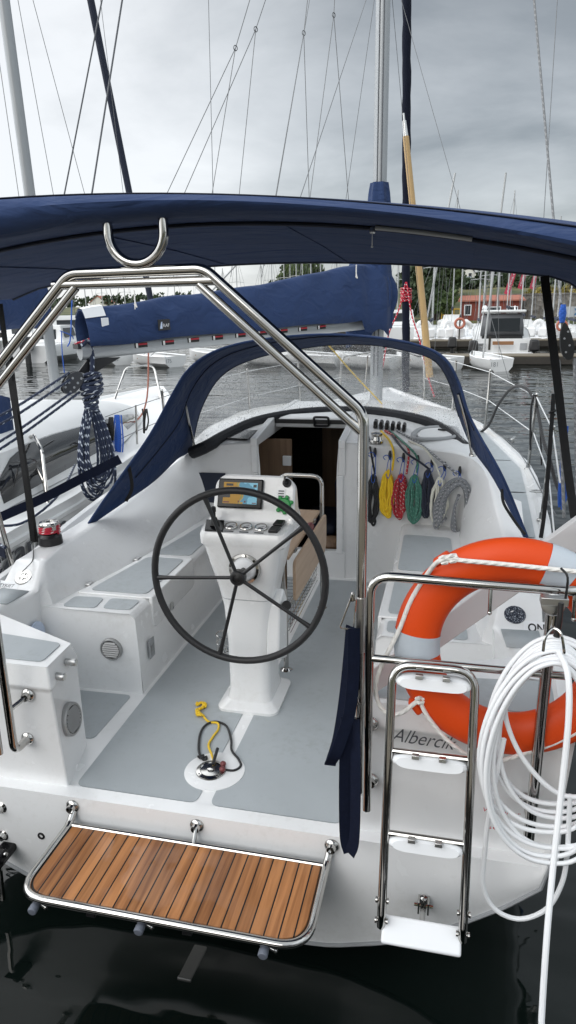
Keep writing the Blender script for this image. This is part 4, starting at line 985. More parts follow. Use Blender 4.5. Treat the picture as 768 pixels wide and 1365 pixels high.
# lazy jacks
def wire(pts, r=.0022, name='lazy_jack', mat='wire', parent=None): 
    g = MB(); g.tube(pts, r, 5); return g.build(name, M[mat], parent or mast)
def ip(px, py): return at(px, py, plane=BPL)
for ring_, top_, legs in (((314, 64), (333, 0), ((224, 255), (284, 250))), ((341, 39), (354, 0), ((247, 255), (319, 258))), ((405, 44), (410, 0), ((368, 258), (412, 258))), ((445, 20), (446, 0), ((414, 258), (464, 258)))):
    r0 = ip(*ring_); tp = ip(*top_); g = MB(); d = (tp-r0)
    g.tube([r0, r0+d*1.0+d.normalized()*2.2], .0036, 5)
    for lx_, ly_ in legs: 
        e_ = ip(lx_, ly_); dd = (e_-r0); k = (r0.z-2.25)/(r0.z-e_.z); g.tube([r0, r0+dd*k], .0034, 5)
    g.tube([r0+V((0, 0, .02*math.sin(rad(30*k)))) + bd*.02*math.cos(rad(30*k)) for k in range(12)], .004, 6, closed=True)
    g.build('lazy_jack', M['wire'], mast)
# topping lift, shrouds, stays
def stay(a, b, r=.0035, name='stay', mat='wire', par=None):
    g = MB(); g.tube([a, b], r, 6); return g.build(name, M[mat], par or yacht)
def ext(p, q_, k): return p+(q_-p)*k
a, b = at(402, 258, y=3.2), at(488, 0, y=5.0); stay(ext(a, b, -.25), ext(a, b, 1.4), .003, 'topping_lift')
a, b = at(462, 260, y=5.8), at(499, 0, y=5.9); stay(ext(a, b, -.4), ext(a, b, 1.3), .003, 'halyard')
a, b = at(523, 0, y=6.1), at(537, 156, y=6.3); stay(ext(a, b, -.3), ext(a, b, 3.2), .003, 'halyard')
a, b = at(535, 0, y=6.0), at(613, 276, y=5.4); stay(ext(a, b, -.3), ext(a, b, 1.8), .003, 'shroud')
a, b = at(278, 0, y=4.2), at(284, 255, y=3.9); stay(ext(a, b, -.3), ext(a, b, 1.5), .0028, 'halyard')
a, b = at(400, 75, y=4.6), at(369, 258, y=4.0); stay(ext(a, b, -1.3), ext(a, b, 1.5), .0026, 'halyard')
# furled headsail with its navy strip, red furling line and pole
FB, FT = at(541, 522, y=7.6), at(542.5, -60, y=6.9)
g = MB(); n_ = 40; g.tube([FB.lerp(FT, k/n_)+V((.003*math.sin(k*1.3), 0, 0)) for k in range(n_+1)], [.035]+[.050+.004*math.sin(k*2.1) for k in range(1, n_+1)], 12); jib = g.build('furled_headsail', M['canvas_sail'], yacht)
g = MB(); m_ = 60; pts = []
for k in range(m_):
    t = .245+.035*k/m_; a_ = k*.32*math.pi; c_ = FB.lerp(FT, t); pts.append(c_+V((.068*math.cos(a_), .078*math.sin(a_), .02*math.sin(a_*.5))))
g.tube(pts, .010, 6)
for pts in (((541, 376), (532, 412), (518, 446), (510, 490), (500, 527)), ((542, 376), (549, 420), (559, 452), (571, 503), (579, 529))):
    g.tube(catmull([at(a_, b_, y=7.35-.1*i_) for i_, (a_, b_) in enumerate(pts)], 5), .010, 6)
g.build('headsail_sheet', M['r_redfleck'], jib)
p0, p1 = at(573, 503, y=6.7), at(541, 182, y=6.9)
g = MB(); g.tube([p0, p1], [.045, .036], 14); pole = g.build('wooden_pole', M['tan'], yacht)
g = MB(); g.tube([p1, p1+(p1-p0).normalized()*.17], [.03, .022], 12); g.tube([p1+(p1-p0).normalized()*.17, p1+(p1-p0).normalized()*.25], .012, 8); g.build('pole_end', M['steel_b'], pole)
g = MB(); g.tube(catmull([at(437, 459, y=3.3), at(470, 497, y=3.7), at(509, 538, y=4.1)], 6), .0065, 7); g.build('control_line', M['r_yellow'], yacht)
# pulpit, stanchions and lifelines
g = MB()
def sp_(y, s, dz=0): return V((s*(beam(y)-.05), y, sheer(y)+.03+dz))
for s in (-1, 1):
    g.tube(fillet([sp_(7.2, s), sp_(7.25, s, .54), V((0, 8.3, 1.36))], .1), .0125, 10); g.tube([sp_(7.7, s), sp_(7.75, s, .5)], .010, 8)
pulp = g.build('pulpit', S, yacht)
STY = {1: (2.35, 3.62, 5.35, 6.4), -1: (3.62, 5.35, 6.4)}
for s in (-1, 1):
    for y in STY[s]:
        g = MB(); b0 = sp_(y, s, -.02); g.tube([b0, b0+V((s*.02, 0, .60))], .0125, 10); g.lathe(b0, (0, 0, 1), [(.03, 0), (.03, .006), (.018, .012), (.016, .05)], 16); g.ball(b0+V((s*.02, 0, .605)), .014, 8); g.build('stanchion', S, yacht)
    ends = [sp_(y, s, -.02)+V((s*.02, 0, 0)) for y in ((1.2,)+STY[s] if s > 0 else STY[s])]+[sp_(7.25, s, -.02)]
    for zz in (.585, .30):
        g = MB(); g.tube([p+V((0, 0, zz)) for p in ends], .0045, 6); g.build('lifeline', M['lifeline'], yacht)
# starboard jackstay, cleats, foredeck fittings
g = MB(); c0 = q(684, 589, z=.74); g.obox(c0+V((0, 0, .035)), (.02, .075, 0), (.012, -.004, 0), (0, 0, .008)); g.obox(c0+V((.0, .02, .015)), (.006, .015, 0), (.008, 0, 0), (0, 0, .02)); g.obox(c0+V((.0, -.02, .015)), (.006, .015, 0), (.008, 0, 0), (0, 0, .02)); g.build('mooring_cleat', M['steel_b'], yacht, bevel=.006)
g = MB(); c0 = q(718, 657, z=.70); g.tube([c0+V((.06*math.cos(rad(24*k)), .028*math.sin(rad(24*k)), .012)) for k in range(15)], .006, 6, closed=True); g.build('pad_eye', M['steel_b'], yacht)
g = MB(); g.tube(catmull([q(655, 572, z=.735), q(690, 600, z=.73), q(722, 655, z=.72), q(742, 688, z=.71)], 6), .004, 6); g.build('jackline', M['wire'], yacht)
# winches
def winch(c, r, name):
    g = MB(); g.lathe(c, (0, 0, 1), [(r, 0), (r, .012), (r*.95, .045), (r*.78, .055), (r*.74, .06)], 28); o = g.build(name, M['black'], yacht)
    g = MB(); g.lathe(V(c)+V((0, 0, .058)), (0, 0, 1), [(r*.66, 0), (r*.62, .02), (r*.62, .045), (r*.72, .055)], 28, caps=False); g.build('winch_drum', M['screen_black'], o)
    g = MB(); g.lathe(V(c)+V((0, 0, .112)), (0, 0, 1), [(r*.80, 0), (r*.84, .010), (r*.78, .02), (r*.45, .024), (r*.42, .016), (r*.2, .014), (0, .014)], 28); g.obox(V(c)+V((r*.55, -r*.4, .105)), (.02, -.012, 0), (.006, .01, 0), (0, 0, .012)); g.build('winch_top', S, o, bevel=.002)
    return o
WB = at(68, 724, z=.668); winch(WB, .070, 'winch')
g = MB(); wb2 = on_roof(502, 590); g.lathe(wb2, (0, 0, 1), [(.05, 0), (.05, .015), (.040, .02), (.035, .045), (.042, .06), (.042, .068), (0, .07)], 24); g.build('cabin_winch', S, yacht)
# line clutches
for k in range(6):
    p = on_roof(501+7.6*k, 569+.9*k)+V((0, 0, .022)); g = MB(); g.obox(p, (.013, 0, 0), (0, .055, 0), (0, 0, .024)); g.obox(p+V((0, -.025, .026)), (.010, 0, 0), (0, .04, .004), (0, 0, .008)); o = g.build('line_clutch', M['black'], yacht, bevel=.004)
# filler caps and labels on the after coamings
CPL = V((0, -.53, .848)).normalized(); CPU = V((0, .848, .53)).normalized(); CP0 = V((0, .84, .560))
def cap(px, py, mat, r=.048):
    p = at(px, py, plane=(CP0, CPL)); g = MB(); g.lathe(p, CPL, [(r, 0), (r, .005), (r*.92, .009), (r*.5, .009), (r*.45, .006), (0, .006)], 28); g.obox(p+CPL*.008, (.026, 0, 0), CPU*.008, CPL*.003); g.obox(p+CPL*.008, (.004, 0, 0), CPU*.030, CPL*.0022); return p, g.build('filler_cap', mat, yacht)
P1, fc = cap(32, 770, S, .050)
def plate(px, py, x0, x1, h): 
    p = at(px, py, plane=(CP0, CPL)); g = MB(); g.prism([p+V((q_[0], 0, 0))+CPU*q_[1]+CPL*.002 for q_ in round_poly([(x0, -h), (x1, -h), (x1, h), (x0, h)], .012)], CPL*.002); return p+CPL*.0042, g.build('cap_label', M['white_plastic'], yacht)
lb, lo_ = plate(8, 781, -.075, .075, .030)
text('ETYKIET', 'label_text', M['letter'], lo_, lb+V((-.052, 0, 0))-CPU*.010, (1, 0, 0), CPU, .020, .105, shear=.2)
def speck():
    m, nt, P, N, L = new_mat('speckled_cap'); tc = N.new('ShaderNodeTexCoord'); v = N.new('ShaderNodeTexNoise'); v.inputs['Scale'].default_value = 190; L.new(tc.outputs['Object'], v.inputs['Vector'])
    r = N.new('ShaderNodeValToRGB'); e = r.color_ramp.elements; e[0].position = .54; e[0].color = (.018, .022, .035, 1); e[1].position = .60; e[1].color = (.35, .38, .42, 1); L.new(v.outputs['Fac'], r.inputs['Fac']); L.new(r.outputs['Color'], P.inputs['Base Color']); P.inputs['Roughness'].default_value = .3; return m
P2, fc2 = cap(686, 820, speck(), .050)
lb, lo_ = plate(713, 838, -.048, .095, .036); lo_['label'] = 'white label reading ON'
text('ON', 'label_text', M['letter_black'], lo_, lb+V((-.030, 0, 0))-CPU*.022, (1, 0, 0), CPU, .046, .072, bold=.02)
g = MB(); dc = at(50, 845, x=-1.155); g.lathe(dc, (1, 0, .1), [(.068, -.002), (.066, .005), (.05, .009), (0, .010)], 28); g.build('deck_light', M['bluegrey'], yacht)
# ================================================================ loose gear lying on, hung from and tied to the yacht
def anchor(parent_pts): return V(parent_pts)
# ---- lifebuoy behind the stern rail
LB = V((1.166, -.012, .882))
buoy = thing('lifebuoy', LB-V((0, 0, .4)), 'orange lifebuoy with silver bands hung behind the stern rail of the foreground yacht', 'lifebuoy')
def bpt(a, b, ro=1.0):      # a round the ring, b round the section
    r = .308+.077*math.cos(b)*ro; return LB+V((r*math.cos(a), .052*math.sin(b)*ro+.02*math.sin(a), r*math.sin(a)))
g = MB(); g.grid([[bpt(2*math.pi*i/96, 2*math.pi*j/22) for j in range(22)] for i in range(97)], closed=True); g.build('ring', M['orange'], buoy)
for d in (66, 181, -8):
    g = MB(); g.grid([[bpt(rad(d-8+16*i/8), 2*math.pi*j/24, 1.02) for j in range(24)] for i in range(9)], closed=True); bd_ = g.build('reflective_band', M['reflect'], buoy)
for a_ in (128, 218):
    g = MB(); p = bpt(rad(a_), 0, 1); g.obox(p+V((0, -.012, 0)), V((math.sin(rad(a_)), 0, -math.cos(rad(a_))))*.03, V((0, .02, 0)), V((math.cos(rad(a_)), 0, math.sin(rad(a_))))*.012); g.build('rope_lug', M['orange'], buoy, bevel=.008)
g = MB()
k_ = lambda px, py, y=-.07: at(px, py, y=y)
g.tube(catmull([k_(768+30, 765), k_(720, 757), k_(660, 751), k_(615, 747), k_(603, 744), k_(585, 748), k_(570, 765, -.03), k_(548, 800, -.04), k_(532, 840, -.05), k_(510, 885, -.06), k_(501, 915), k_(506, 940), k_(520, 952), k_(536, 950), k_(552, 938), k_(560, 932, -.06)], 6), .0078, 10)
g.tube(catmull([k_(560, 932, -.06), k_(566, 948), k_(580, 968), k_(600, 990), k_(630, 1010), k_(665, 1014), k_(700, 1004), k_(740, 990), k_(790, 965)], 6), .0078, 10)
for kn in ((603, 744), (592, 746), (560, 933)):
    p = k_(*kn); g.tube([p+V((.013*math.cos(t*.9), .008*math.sin(t*2), .011*math.sin(t*.9))) for t in range(9)], .007, 8)
g.build('grab_rope', M['rope_white'], buoy)

# ---- coils hung on the starboard cabin bulkhead
def coil_y(x): return 2.685-.16*max(0, x-.6)
COILS = [('black', 'r_black', (500, 603), (498, 633, 698), 9, 8, .0082, 'black rope coil hung beside the arch leg, leftmost on the cabin bulkhead'),
         ('yellow', 'r_yellow', (520, 607), (518, 627, 686), 12, 12, .0088, 'bright yellow rope coil hung on the cabin bulkhead'),
         ('red', 'r_red', (538, 610), (535, 632, 691), 11, 12, .0084, 'red rope coil hung between the yellow and green coils'),
         ('green', 'r_green', (557, 613), (553, 633, 696), 12, 12, .0082, 'dull green rope coil hung between the red and navy coils'),
         ('navy', 'r_navy', (576, 617), (571, 626, 690), 10, 11, .0084, 'navy rope coil hung between the green and cream coils'),
         ('cream', 'r_cream', (593, 622), (587, 637, 699), 12, 11, .0082, 'cream rope coil half hidden behind the thick grey coil')]
TAILS = {'yellow': [(508, 577), (520, 591), (525, 606), (523, 627)], 'red': [(513, 576), (536, 590), (545, 602), (542, 632)], 'green': [(521, 577), (545, 596), (556, 610), (556, 630)],
         'navy': [(519, 577), (540, 602), (560, 616), (573, 626)], 'cream': [(545, 590), (566, 598), (580, 618), (588, 637)], 'grey': [(529, 576), (560, 594), (585, 612), (610, 632)], 'black': [(491, 584), (495, 605), (500, 632)]}
def hang_coil(g, cx, y, zt, zb, hw, n, r, seed, lean=0, thick=.02):
    R = random.Random(seed); pts = []; m = 22
    for i in range(n):
        w = hw*(.12+.9*R.random()); h = (zt-zb)*(.80+.24*R.random()); dx = hw*.35*(R.random()-.5); dy = -thick*R.random(); w2 = hw*(.12+.9*R.random())
        for k in range(m):
            a_ = 2*math.pi*k/m; s_ = math.sin(a_); c_ = math.cos(a_)
            z = zt-h*(1-c_)/2; nar = .55+.45*((1-c_)/2)**.7
            pts.append(V((cx+dx*(1-c_)/2+(w if s_ > 0 else w2)*s_*nar+lean*(1-c_)/2+.004*math.sin(7*a_+i), y+dy+(.008*s_ if i % 2 else -.008*s_)-.012*(1-c_)/2, z)))
    g.tube(catmull(pts, 2), r, 7)
for i, (nm, mt, hk, (cx, ct, cb), hw, n, r, lb_) in enumerate(COILS+[('grey', 'r_grey', (613, 628), (606, 637, 712), 27, 8, .0090, 'thick grey rope coil, largest of those on the cabin bulkhead')]):
    x0 = at(cx, (ct+cb)/2, y=2.7).x; y = coil_y(x0)-.02
    t, b = at(cx, ct, y=y), at(cx, cb, y=y); sc = (b-t).length/(cb-ct)
    th_ = thing('rope_coil', V((t.x, y, b.z)), lb_, 'rope coil', 'rope coils hung on the cabin bulkhead')
    g = MB()
    if nm != 'grey': hang_coil(g, t.x, y, t.z, b.z, hw*sc, n+1, r, 10+i)
    else:
        hx = at(611, 634, y=y); k2 = sc
        def gp_(px, py, dy=0): p = at(px, py, y=y); return p+V((0, -dy, 0))
        for k in range(13):     # strands of one coil bent over the hook, hanging in two bundles that splay
            R = random.Random(90+k); f = k/12; o1 = R.random()*.03
            j = lambda: 1.2*(R.random()-.5)
            g.tube(catmull([gp_(596-7*f+j(), 690+j(), o1), gp_(586-6*f+j(), 696+8*f, o1), gp_(578+14*(1-f), 690-8*f, o1+.01), gp_(582+12*(1-f)+j(), 665, o1+.02), gp_(593+9*(1-f), 646+6*(1-f), o1+.03), gp_(609+3*(1-f), 636+9*(1-f), o1+.035), gp_(621-3*(1-f)+2*f, 643+7*(1-f), o1+.03), gp_(630-9*(1-f)+j(), 668, o1+.02), gp_(629-11*(1-f), 692, o1+.01), gp_(620-6*(1-f)+j(), 709-3*(1-f), o1), gp_(608-3*f, 710-4*f, o1+.005), gp_(602+5*(1-f), 698, o1+.01), gp_(606+j(), 676, o1+.015), gp_(612+j(), 658, o1+.02)], 5), r, 8)
    co_ = g.build('coil', M[mt], th_, ang=60)
    h = at(hk[0], hk[1], y=y+.015)
    g = MB(); g.tube(catmull([h+V((-.003, -.012, -.02)), h+V((-.012, -.02, -.05)), t+V((-.012, -.028, -.02)), t+V((.0, -.032, -.05)), t+V((.013, -.028, -.02)), h+V((.008, -.02, -.05)), h+V((.004, -.012, -.02)), h+V((-.02, -.02, .005)), h+V((-.045, -.02, -.01)), h+V((-.03, -.02, -.03))], 5), .0028, 6); g.build('strop', M['r_blue'], th_)
    if nm in TAILS:
        tl = TAILS[nm]; pts = []
        for j, (a, b_) in enumerate(tl):
            pts.append(on_roof(a, b_)+V((0, 0, r+.004)) if b_ < 595 else at(a, b_, y=y-.004))
        g = MB(); g.tube(catmull(pts, 6), r*.95, 7); g.build('rope_tail', M[mt], th_)
    g = MB(); g.tube([h+V((0, 0, -.03)), h+V((0, -.004, -.008)), h+V((0, -.006, .012)), h+V((0, 0, .034))], [.008, .0125, .0125, .007], 10); g.tube([h+V((.003, -.004, -.005)), h+V((.0, .05, .0))], .007, 6); ho = g.build('rope_clip', M['black'], yacht)

# ---- mainsheet coil hanging from the boom end, and the tackle
def bp2(px, py, o=0): return at(px, py, plane=(BA+V((.0, -.06+o, 0)), BPL[1]))
t, b = bp2(122, 460), bp2(126, 662)
mc = thing('rope_coil', V((b.x, b.y, b.z)), 'dark blue flecked mainsheet coil hanging below the boom end', 'rope coil')
g = MB(); gx = BPL[1].cross(V((0, 0, 1))).normalized(); gx = gx if gx.dot(CR) > 0 else -gx
g.tube(catmull([bp2(108, 462), bp2(116, 455), bp2(122, 462), bp2(123, 485), bp2(122, 505)], 6), .019, 9)
for k in range(12):         # gathered head
    f = k/11; c_ = bp2(122, 500).lerp(bp2(122, 545), f); rr_ = .072+.022*math.sin(f*5)
    g.tube([c_+gx*rr_*math.cos(2*math.pi*j/14)+V((0, 0, .02*math.sin(2*math.pi*j/14+k)))+BPL[1]*rr_*.6*math.sin(2*math.pi*j/14) for j in range(14)], .0125, 7, closed=True)
for k in range(17):
    R = random.Random(k+3); top_ = bp2(122, 542)+gx*.09*(R.random()-.5)
    w1, w2, h = .06+.13*R.random(), .06+.13*R.random(), (.56+.24*R.random())
    dx = .06*(R.random()-.4); o_ = BPL[1]*.07*(R.random()-.5)
    pts = []
    for j in range(19):
        a_ = 2*math.pi*j/19; c_ = (1-math.cos(a_))/2; s_ = math.sin(a_)
        pts.append(top_+o_*(.3+c_)+gx*(dx*c_+(w1 if s_ > 0 else w2)*s_*(.25+.75*c_**.6))-V((0, 0, 1))*h*c_)
    g.tube(catmull(pts, 2, closed=True), .0115, 7, closed=True)
g.build('coil', M['r_sheet'], mc)
g = MB(); bc = bp2(96, 510); ax1 = (bp2(108, 494)-bp2(84, 524)); ax1n = ax1.normalized(); nn = BPL[1]; ax2 = nn.cross(ax1n)
for o_ in (-.022, .022):
    g.grid([[bc+nn*(o_+d)+ax1n*math.cos(2*math.pi*j/24)*.105*s_+ax2*math.sin(2*math.pi*j/24)*.066*s_ for j in range(24)] for d, s_ in ((-.004, .0), (-.004, 1), (.004, 1), (.004, 0))], closed=True)
sb = g.build('mainsheet_block', pbr('block_cheek', (.075, .077, .08), .35, metal=.4), yacht)
for k in range(7):
    g = MB(); a_ = -.07+.14*(k//2)/3; g.lathe(bc+nn*(-.027 if nn.dot(CF) > 0 else .027)+ax1n*a_+ax2*(.028 if k % 2 else -.028), nn, [(.010, -.001), (.010, .001), (0, .001)], 10); g.build('cheek_hole', M['greyplastic'], sb)
g = MB(); g.tube([bc-nn*.018, bc+nn*.018], .05, 20); g.build('sheave', M['steel_b'], sb)
g = MB()
for a, b_ in (((92, 497), (-60, 590)), ((98, 503), (-60, 603)), ((100, 520), (-60, 628)), ((106, 523), (-60, 640))):
    p = bp2(*a); q_ = at(*b_, y=1.7); g.tube(catmull([p, p.lerp(q_, .5)-V((0, 0, .012)), q_, V((-1.52, 1.0+.03*a[0]/92, 1.10))], 8), .0105, 8)
g.build('mainsheet', M['r_sheet'], yacht)
g = MB(); g.tube(catmull([bp2(100, 620), at(85, 650, y=2.2), at(62, 676, y=1.9), at(30, 697, y=1.7), at(0, 701, y=1.6), at(-40, 700, y=1.5), V((-1.50, 1.08, .70))], 8), .009, 7); g.build('sheet_tail', M['r_sheet'], yacht)
g = MB(); g.tube(catmull([bp2(82, 442), bp2(83, 470), bp2(86, 497)], 5), .004, 6); g.tube(catmull([bp2(96, 400), bp2(94, 450), bp2(90, 462)], 5), .005, 6); g.tube(catmull([bp2(80, 441), bp2(95, 447), bp2(98, 452)], 5), .004, 6); g.build('outhaul_line', M['r_blue'], boom)
g = MB(); g.tube(catmull([bp2(100, 458), bp2(108, 456), bp2(119, 452)], 4), .008, 6); g.build('clew_line', M['r_redfleck'], boom)
# wide navy webbing from the port quarter to the sprayhood
g = MB(); g.ribbon(catmull([V((-1.52, 1.10, .66)), at(-40, 712, y=1.6), at(60, 663, y=1.8), at(120, 632, y=1.95), at(160, 612, y=2.0)], 6), .062, (0, .1, 1)); g.build('side_strap', M['web'], yacht)
# red line turned round the port winch
g = MB(); wc = WB+V((0, 0, .066)); g.tube([wc+V((.056*math.cos(t*.45), .056*math.sin(t*.45), .0052*t*.45/(2*math.pi)*2.6)) for t in range(48)], .0075, 8); g.build('wound_line', M['r_redfleck'], bpy.data.objects['winch'])
g = MB(); g.tube(catmull([at(44, 722, z=.67), at(44, 745, z=.668), at(36, 756, z=.667), at(30, 762, z=.666)], 5), .0025, 5); g.build('strap_tail', M['blackweb'], bimini)

# ---- lanyard on the sole
ly = thing('lanyard', (-.1, .5, .004), 'yellow and black cord lying on the grey cockpit floor before the pedestal', 'cord')
f0 = lambda px, py, z=.010: at(px, py, z=z)
g = MB(); g.tube(catmull([f0(270, 953), f0(278, 962), f0(290, 964), f0(291, 972), f0(284, 982), f0(278, 993), f0(282, 1005), f0(285, 1014, .03)], 6), .0055, 8)
g.build('yellow_cord', M['r_yellow'], ly)
g = MB(); pts = []
bk = catmull([f0(262, 940), f0(270, 938), f0(273, 942), f0(265, 947), f0(264, 952), f0(270, 955)], 8)
for i, p in enumerate(bk): pts.append(p+V((.008*math.cos(i*1.9), .008*math.sin(i*1.9), .006+.006*math.sin(i*2.3))))
g.tube(catmull(pts, 3), .0062, 7); g.build('knotted_end', M['r_yellow'], ly)
g = MB(); g.tube(catmull([f0(270, 1012), f0(265, 1000), f0(267, 978), f0(275, 966), f0(288, 962), f0(302, 968), f0(308, 985), f0(309, 1000), f0(318, 1012), f0(321, 1021), f0(312, 1027), f0(298, 1026)], 6), .0058, 8)
for t in range(2): g.tube([f0(268+4*t, 1009+2*t, .012)+V((.013*math.cos(a_), .009*math.sin(a_), .006*math.sin(a_*2))) for a_ in [k*.8 for k in range(9)]], .006, 7)
g.build('black_cord', M['r_black'], ly)
g = MB(); g.tube([f0(284, 1018, .03), f0(290, 998, .04)], .008, 8); g.build('pull_handle', M['black'], ly)
for px, py in ((297, 1020), (296, 1027)):
    g = MB(); g.lathe(f0(px, py, .016), (.3, .2, 1), [(.012, 0), (.014, .008), (.010, .016), (0, .018)], 14); g.build('red_toggle', M['flange'], ly)

# ---- navy strap hanging on the arch leg
sp3 = thing('webbing_strap', (rx-.05, AY-.04, .95), 'dark navy webbing strap hanging in loops from the arch leg', 'strap')
def rb(pts, w, nm, side=(1, -.25, 0), mat='web'):
    g = MB(); g.ribbon(catmull(pts, 6), w, side, .0016); return g.build(nm, M[mat], sp3)
sy = -.075
rb([at(468, 835, y=sy), at(464, 880, y=sy), at(458, 935, y=sy), at(450, 985, y=sy-.015), at(442, 1012, y=sy-.04), at(440, 1020, y=sy-.07)], .040, 'long_loop', (1, -.5, 0))
rb([at(472, 838, y=sy-.02), at(471, 900, y=sy-.03), at(466, 950, y=sy-.05), at(455, 985, y=sy-.07), at(446, 1008, y=sy-.085), at(440, 1018, y=sy-.075)], .042, 'long_loop', (1, .35, 0))
rb([at(463, 955, y=sy-.05), at(461, 1000, y=sy-.05), at(460, 1060, y=sy-.05), at(461, 1115, y=sy-.055), at(466, 1136, y=sy-.065)], .044, 'lower_loop', (1, .3, 0))
rb([at(473, 958, y=sy-.01), at(474, 1010, y=sy-.06), at(474, 1070, y=sy-.075), at(472, 1120, y=sy-.08), at(466, 1138, y=sy-.075)], .044, 'lower_loop', (1, -.6, 0))
for c0, c1 in (((470, 798), (462, 838)), ((475, 936), (468, 956))):
    g = MB(); a, b_ = at(*c0, y=sy), at(*c1, y=sy); d = (b_-a); m_ = (a+b_)/2; e_ = V((1, 0, 0))
    g.tube(fillet([a-e_*.006, a+e_*.012, b_+e_*.024, b_-e_*.024, a-e_*.006], .008, 3), .0032, 6); g.lathe(a+V((0, 0, .004)), (0, 0, 1), [(.008, -.012), (.009, 0), (.007, .012), (.004, .02)], 10); g.build('clip', S, sp3)


# ---- coil of white cable on the pushpit post
cb = thing('cable_coil', at(735, 860, y=-.14), 'thick coil of white shore cable hung on the rail post, trailing to the water', 'cable')
ch = at(740, 852, y=-.14)
def cpt(px, py, y): return at(px, py, y=y)
g = MB(); Q = random.Random(5)
for i in range(10):         # each turn an oval of its own, hanging from the hook
    y0 = -.130-.0125*i; T_, B_ = 846+4.2*i+4*Q.random(), 1062+9.5*i+12*Q.random(); hl, hr_ = 70+30*Q.random()+.8*i, 66+30*Q.random(); dx = 16*(Q.random()-.4); pts = []
    for k in range(26):
        a_ = 2*math.pi*k/26; s_, c_ = math.sin(a_), math.cos(a_); v = (1-c_)/2
        w = (hl if s_ < 0 else hr_)*(.80+.24*v**.7); pts.append(cpt(740-10*(1-v)*0+dx*v+w*math.copysign(abs(s_)**.86, s_)-16*v*(1-v), T_+(B_-T_)*(v**.9), y0-.03*math.sin(math.pi*v)-.006*math.sin(3*a_+i)))
    g.tube(catmull(pts, 4, closed=True), .0076, 9, closed=True)
g.build('loops', M['hose'], cb, ang=60)
g = MB(); g.tube(catmull([cpt(672, 985, -.2), cpt(652, 1085, -.2), cpt(647, 1130, -.2), cpt(644, 1180, -.2), cpt(660, 1212, -.2), cpt(693, 1225, -.2), cpt(728, 1212, -.2), cpt(748, 1180, -.2), cpt(756, 1140, -.2), cpt(760, 1060, -.2)], 8), .0082, 9)
g.tube(catmull([cpt(676, 910, -.2), cpt(675, 960, -.2), cpt(700, 1015, -.2), cpt(745, 1058, -.2), cpt(800, 1062, -.2)], 8), .0080, 9)
g.build('slack_loop', M['hose'], cb)
g = MB(); g.tube(catmull([cpt(745, 868, -.22), cpt(757, 900, -.28), cpt(758, 960, -.32), cpt(748, 1060, -.36), cpt(738, 1150, -.42), cpt(729, 1250, -.5), cpt(722, 1360, -.58), cpt(720, 1430, -.68), V((.98, -1.15, .02)), V((.98, -1.46, .27)), V((1.02, -1.62, .296)), V((1.25, -2.0, .296)), V((1.8, -2.3, .296))], 8), .0095, 9); g.build('trailing_end', M['hose'], cb)
g = MB(); hk0, hk1 = at(727, 868, y=-.30), at(751, 868, y=-.30)
g.tube(catmull([at(724, 868, y=-.29), at(727, 850, y=-.29), at(737, 838, y=-.27), at(748, 845, y=-.28), at(752, 868, y=-.29), at(751, 871, y=-.28)], 5), .0042, 7); g.build('coil_hook', S, cb)
g = MB(); bc = at(738, 808, y=-.15); g.lathe(bc+V((0, .012, 0)), (0, -1, .15), [(.036, 0), (.036, .004), (.030, .007), (.012, .008), (0, .008)], 22); g.obox(bc+V((0, -.0, .02)), (.040, 0, 0), (0, .018, 0), (0, 0, .012)); blk_ = g.build('rail_block', M['steel_b'], rail, bevel=.003)
g = MB(); g.tube(catmull([bc+V((.018, -.02, .02)), bc+V((.016, -.03, -.04)), bc+V((.012, -.03, -.085))], 4), [.008]*8+[.011], 8); g.tube(catmull([bc+V((.03, -.01, .03)), bc+V((.03, -.01, .1)), bc+V((.012, .01, .12))], 4), .004, 6); g.build('block_strop', M['black'], blk_)

# ---- white gangway plank laid across the after deck
gp = thing('gangway_plank', (1.1, .6, .6), 'long white plank lying slantwise behind the orange lifebuoy', 'plank')
a0, a1 = at(478, 905, y=.075), at(478, 941, y=.06); b0, b1 = at(790, 676, y=.62), at(790, 722, y=.60)
g = MB(); up_ = ((a0-a1)+(b0-b1)).normalized(); ax_ = (b0-a0).normalized(); nn = ax_.cross(up_).normalized(); g.prism([a0, b0, b1, a1], nn*-.03); g.build('board', pbr('plank_paint', (.66, .645, .64), .35, var=.03, vscale=4), gp, bevel=.006)

# ---- backstay with its tackle, lines and bundles on the starboard rail
a, b = at(712, 0, y=3.3), at(748, 405, y=2.2); stay(ext(a, b, -1.5), b, .0075, 'backstay', 'r_greyplain')
a, b = at(743, 0, y=4.0), at(725, 289, y=3.6); stay(ext(a, b, -.8), ext(a, b, 1.3), .003, 'halyard')
g = MB(); c0 = at(755, 455, y=2.1); e1 = (at(752, 425, y=2.1)-at(758, 480, y=2.1)).normalized(); e2 = V((1, .2, 0))
for o_ in (-.014, .014): g.grid([[c0+V((0, o_+d, 0))+e1*(.105*math.cos(2*math.pi*j/20))*s_+e2*(.036*math.sin(2*math.pi*j/20)*(1-.30*math.cos(2*math.pi*j/20)))*s_ for j in range(20)] for d, s_ in ((-.01, 0), (-.01, 1), (.01, 1), (.01, 0))], closed=True)
bsb = g.build('backstay_block', M['rubber'], yacht)
for k in range(4):
    g = MB(); g.lathe(c0+e1*(.055-.038*k)+e2*.012*(-1)**k+V((0, -.026, 0)), (0, -1, 0), [(.006, 0), (.006, .002), (0, .002)], 10); g.build('block_pin', M['greyplastic'], bsb)
for (a, b_) in (((745, 480), (752, 690)), ((766, 478), (770, 690))):
    stay(at(*a, y=2.1), at(*b_, y=1.7), .010, 'backstay_tackle', 'r_greyplain')
g = MB(); p = at(750, 418, y=2.15); g.tube([p+V((0, 0, .05)), p, p+V((.002, 0, -.05))], [.014, .022, .014], 8); g.build('blue_lashing', M['r_blue'], bsb)
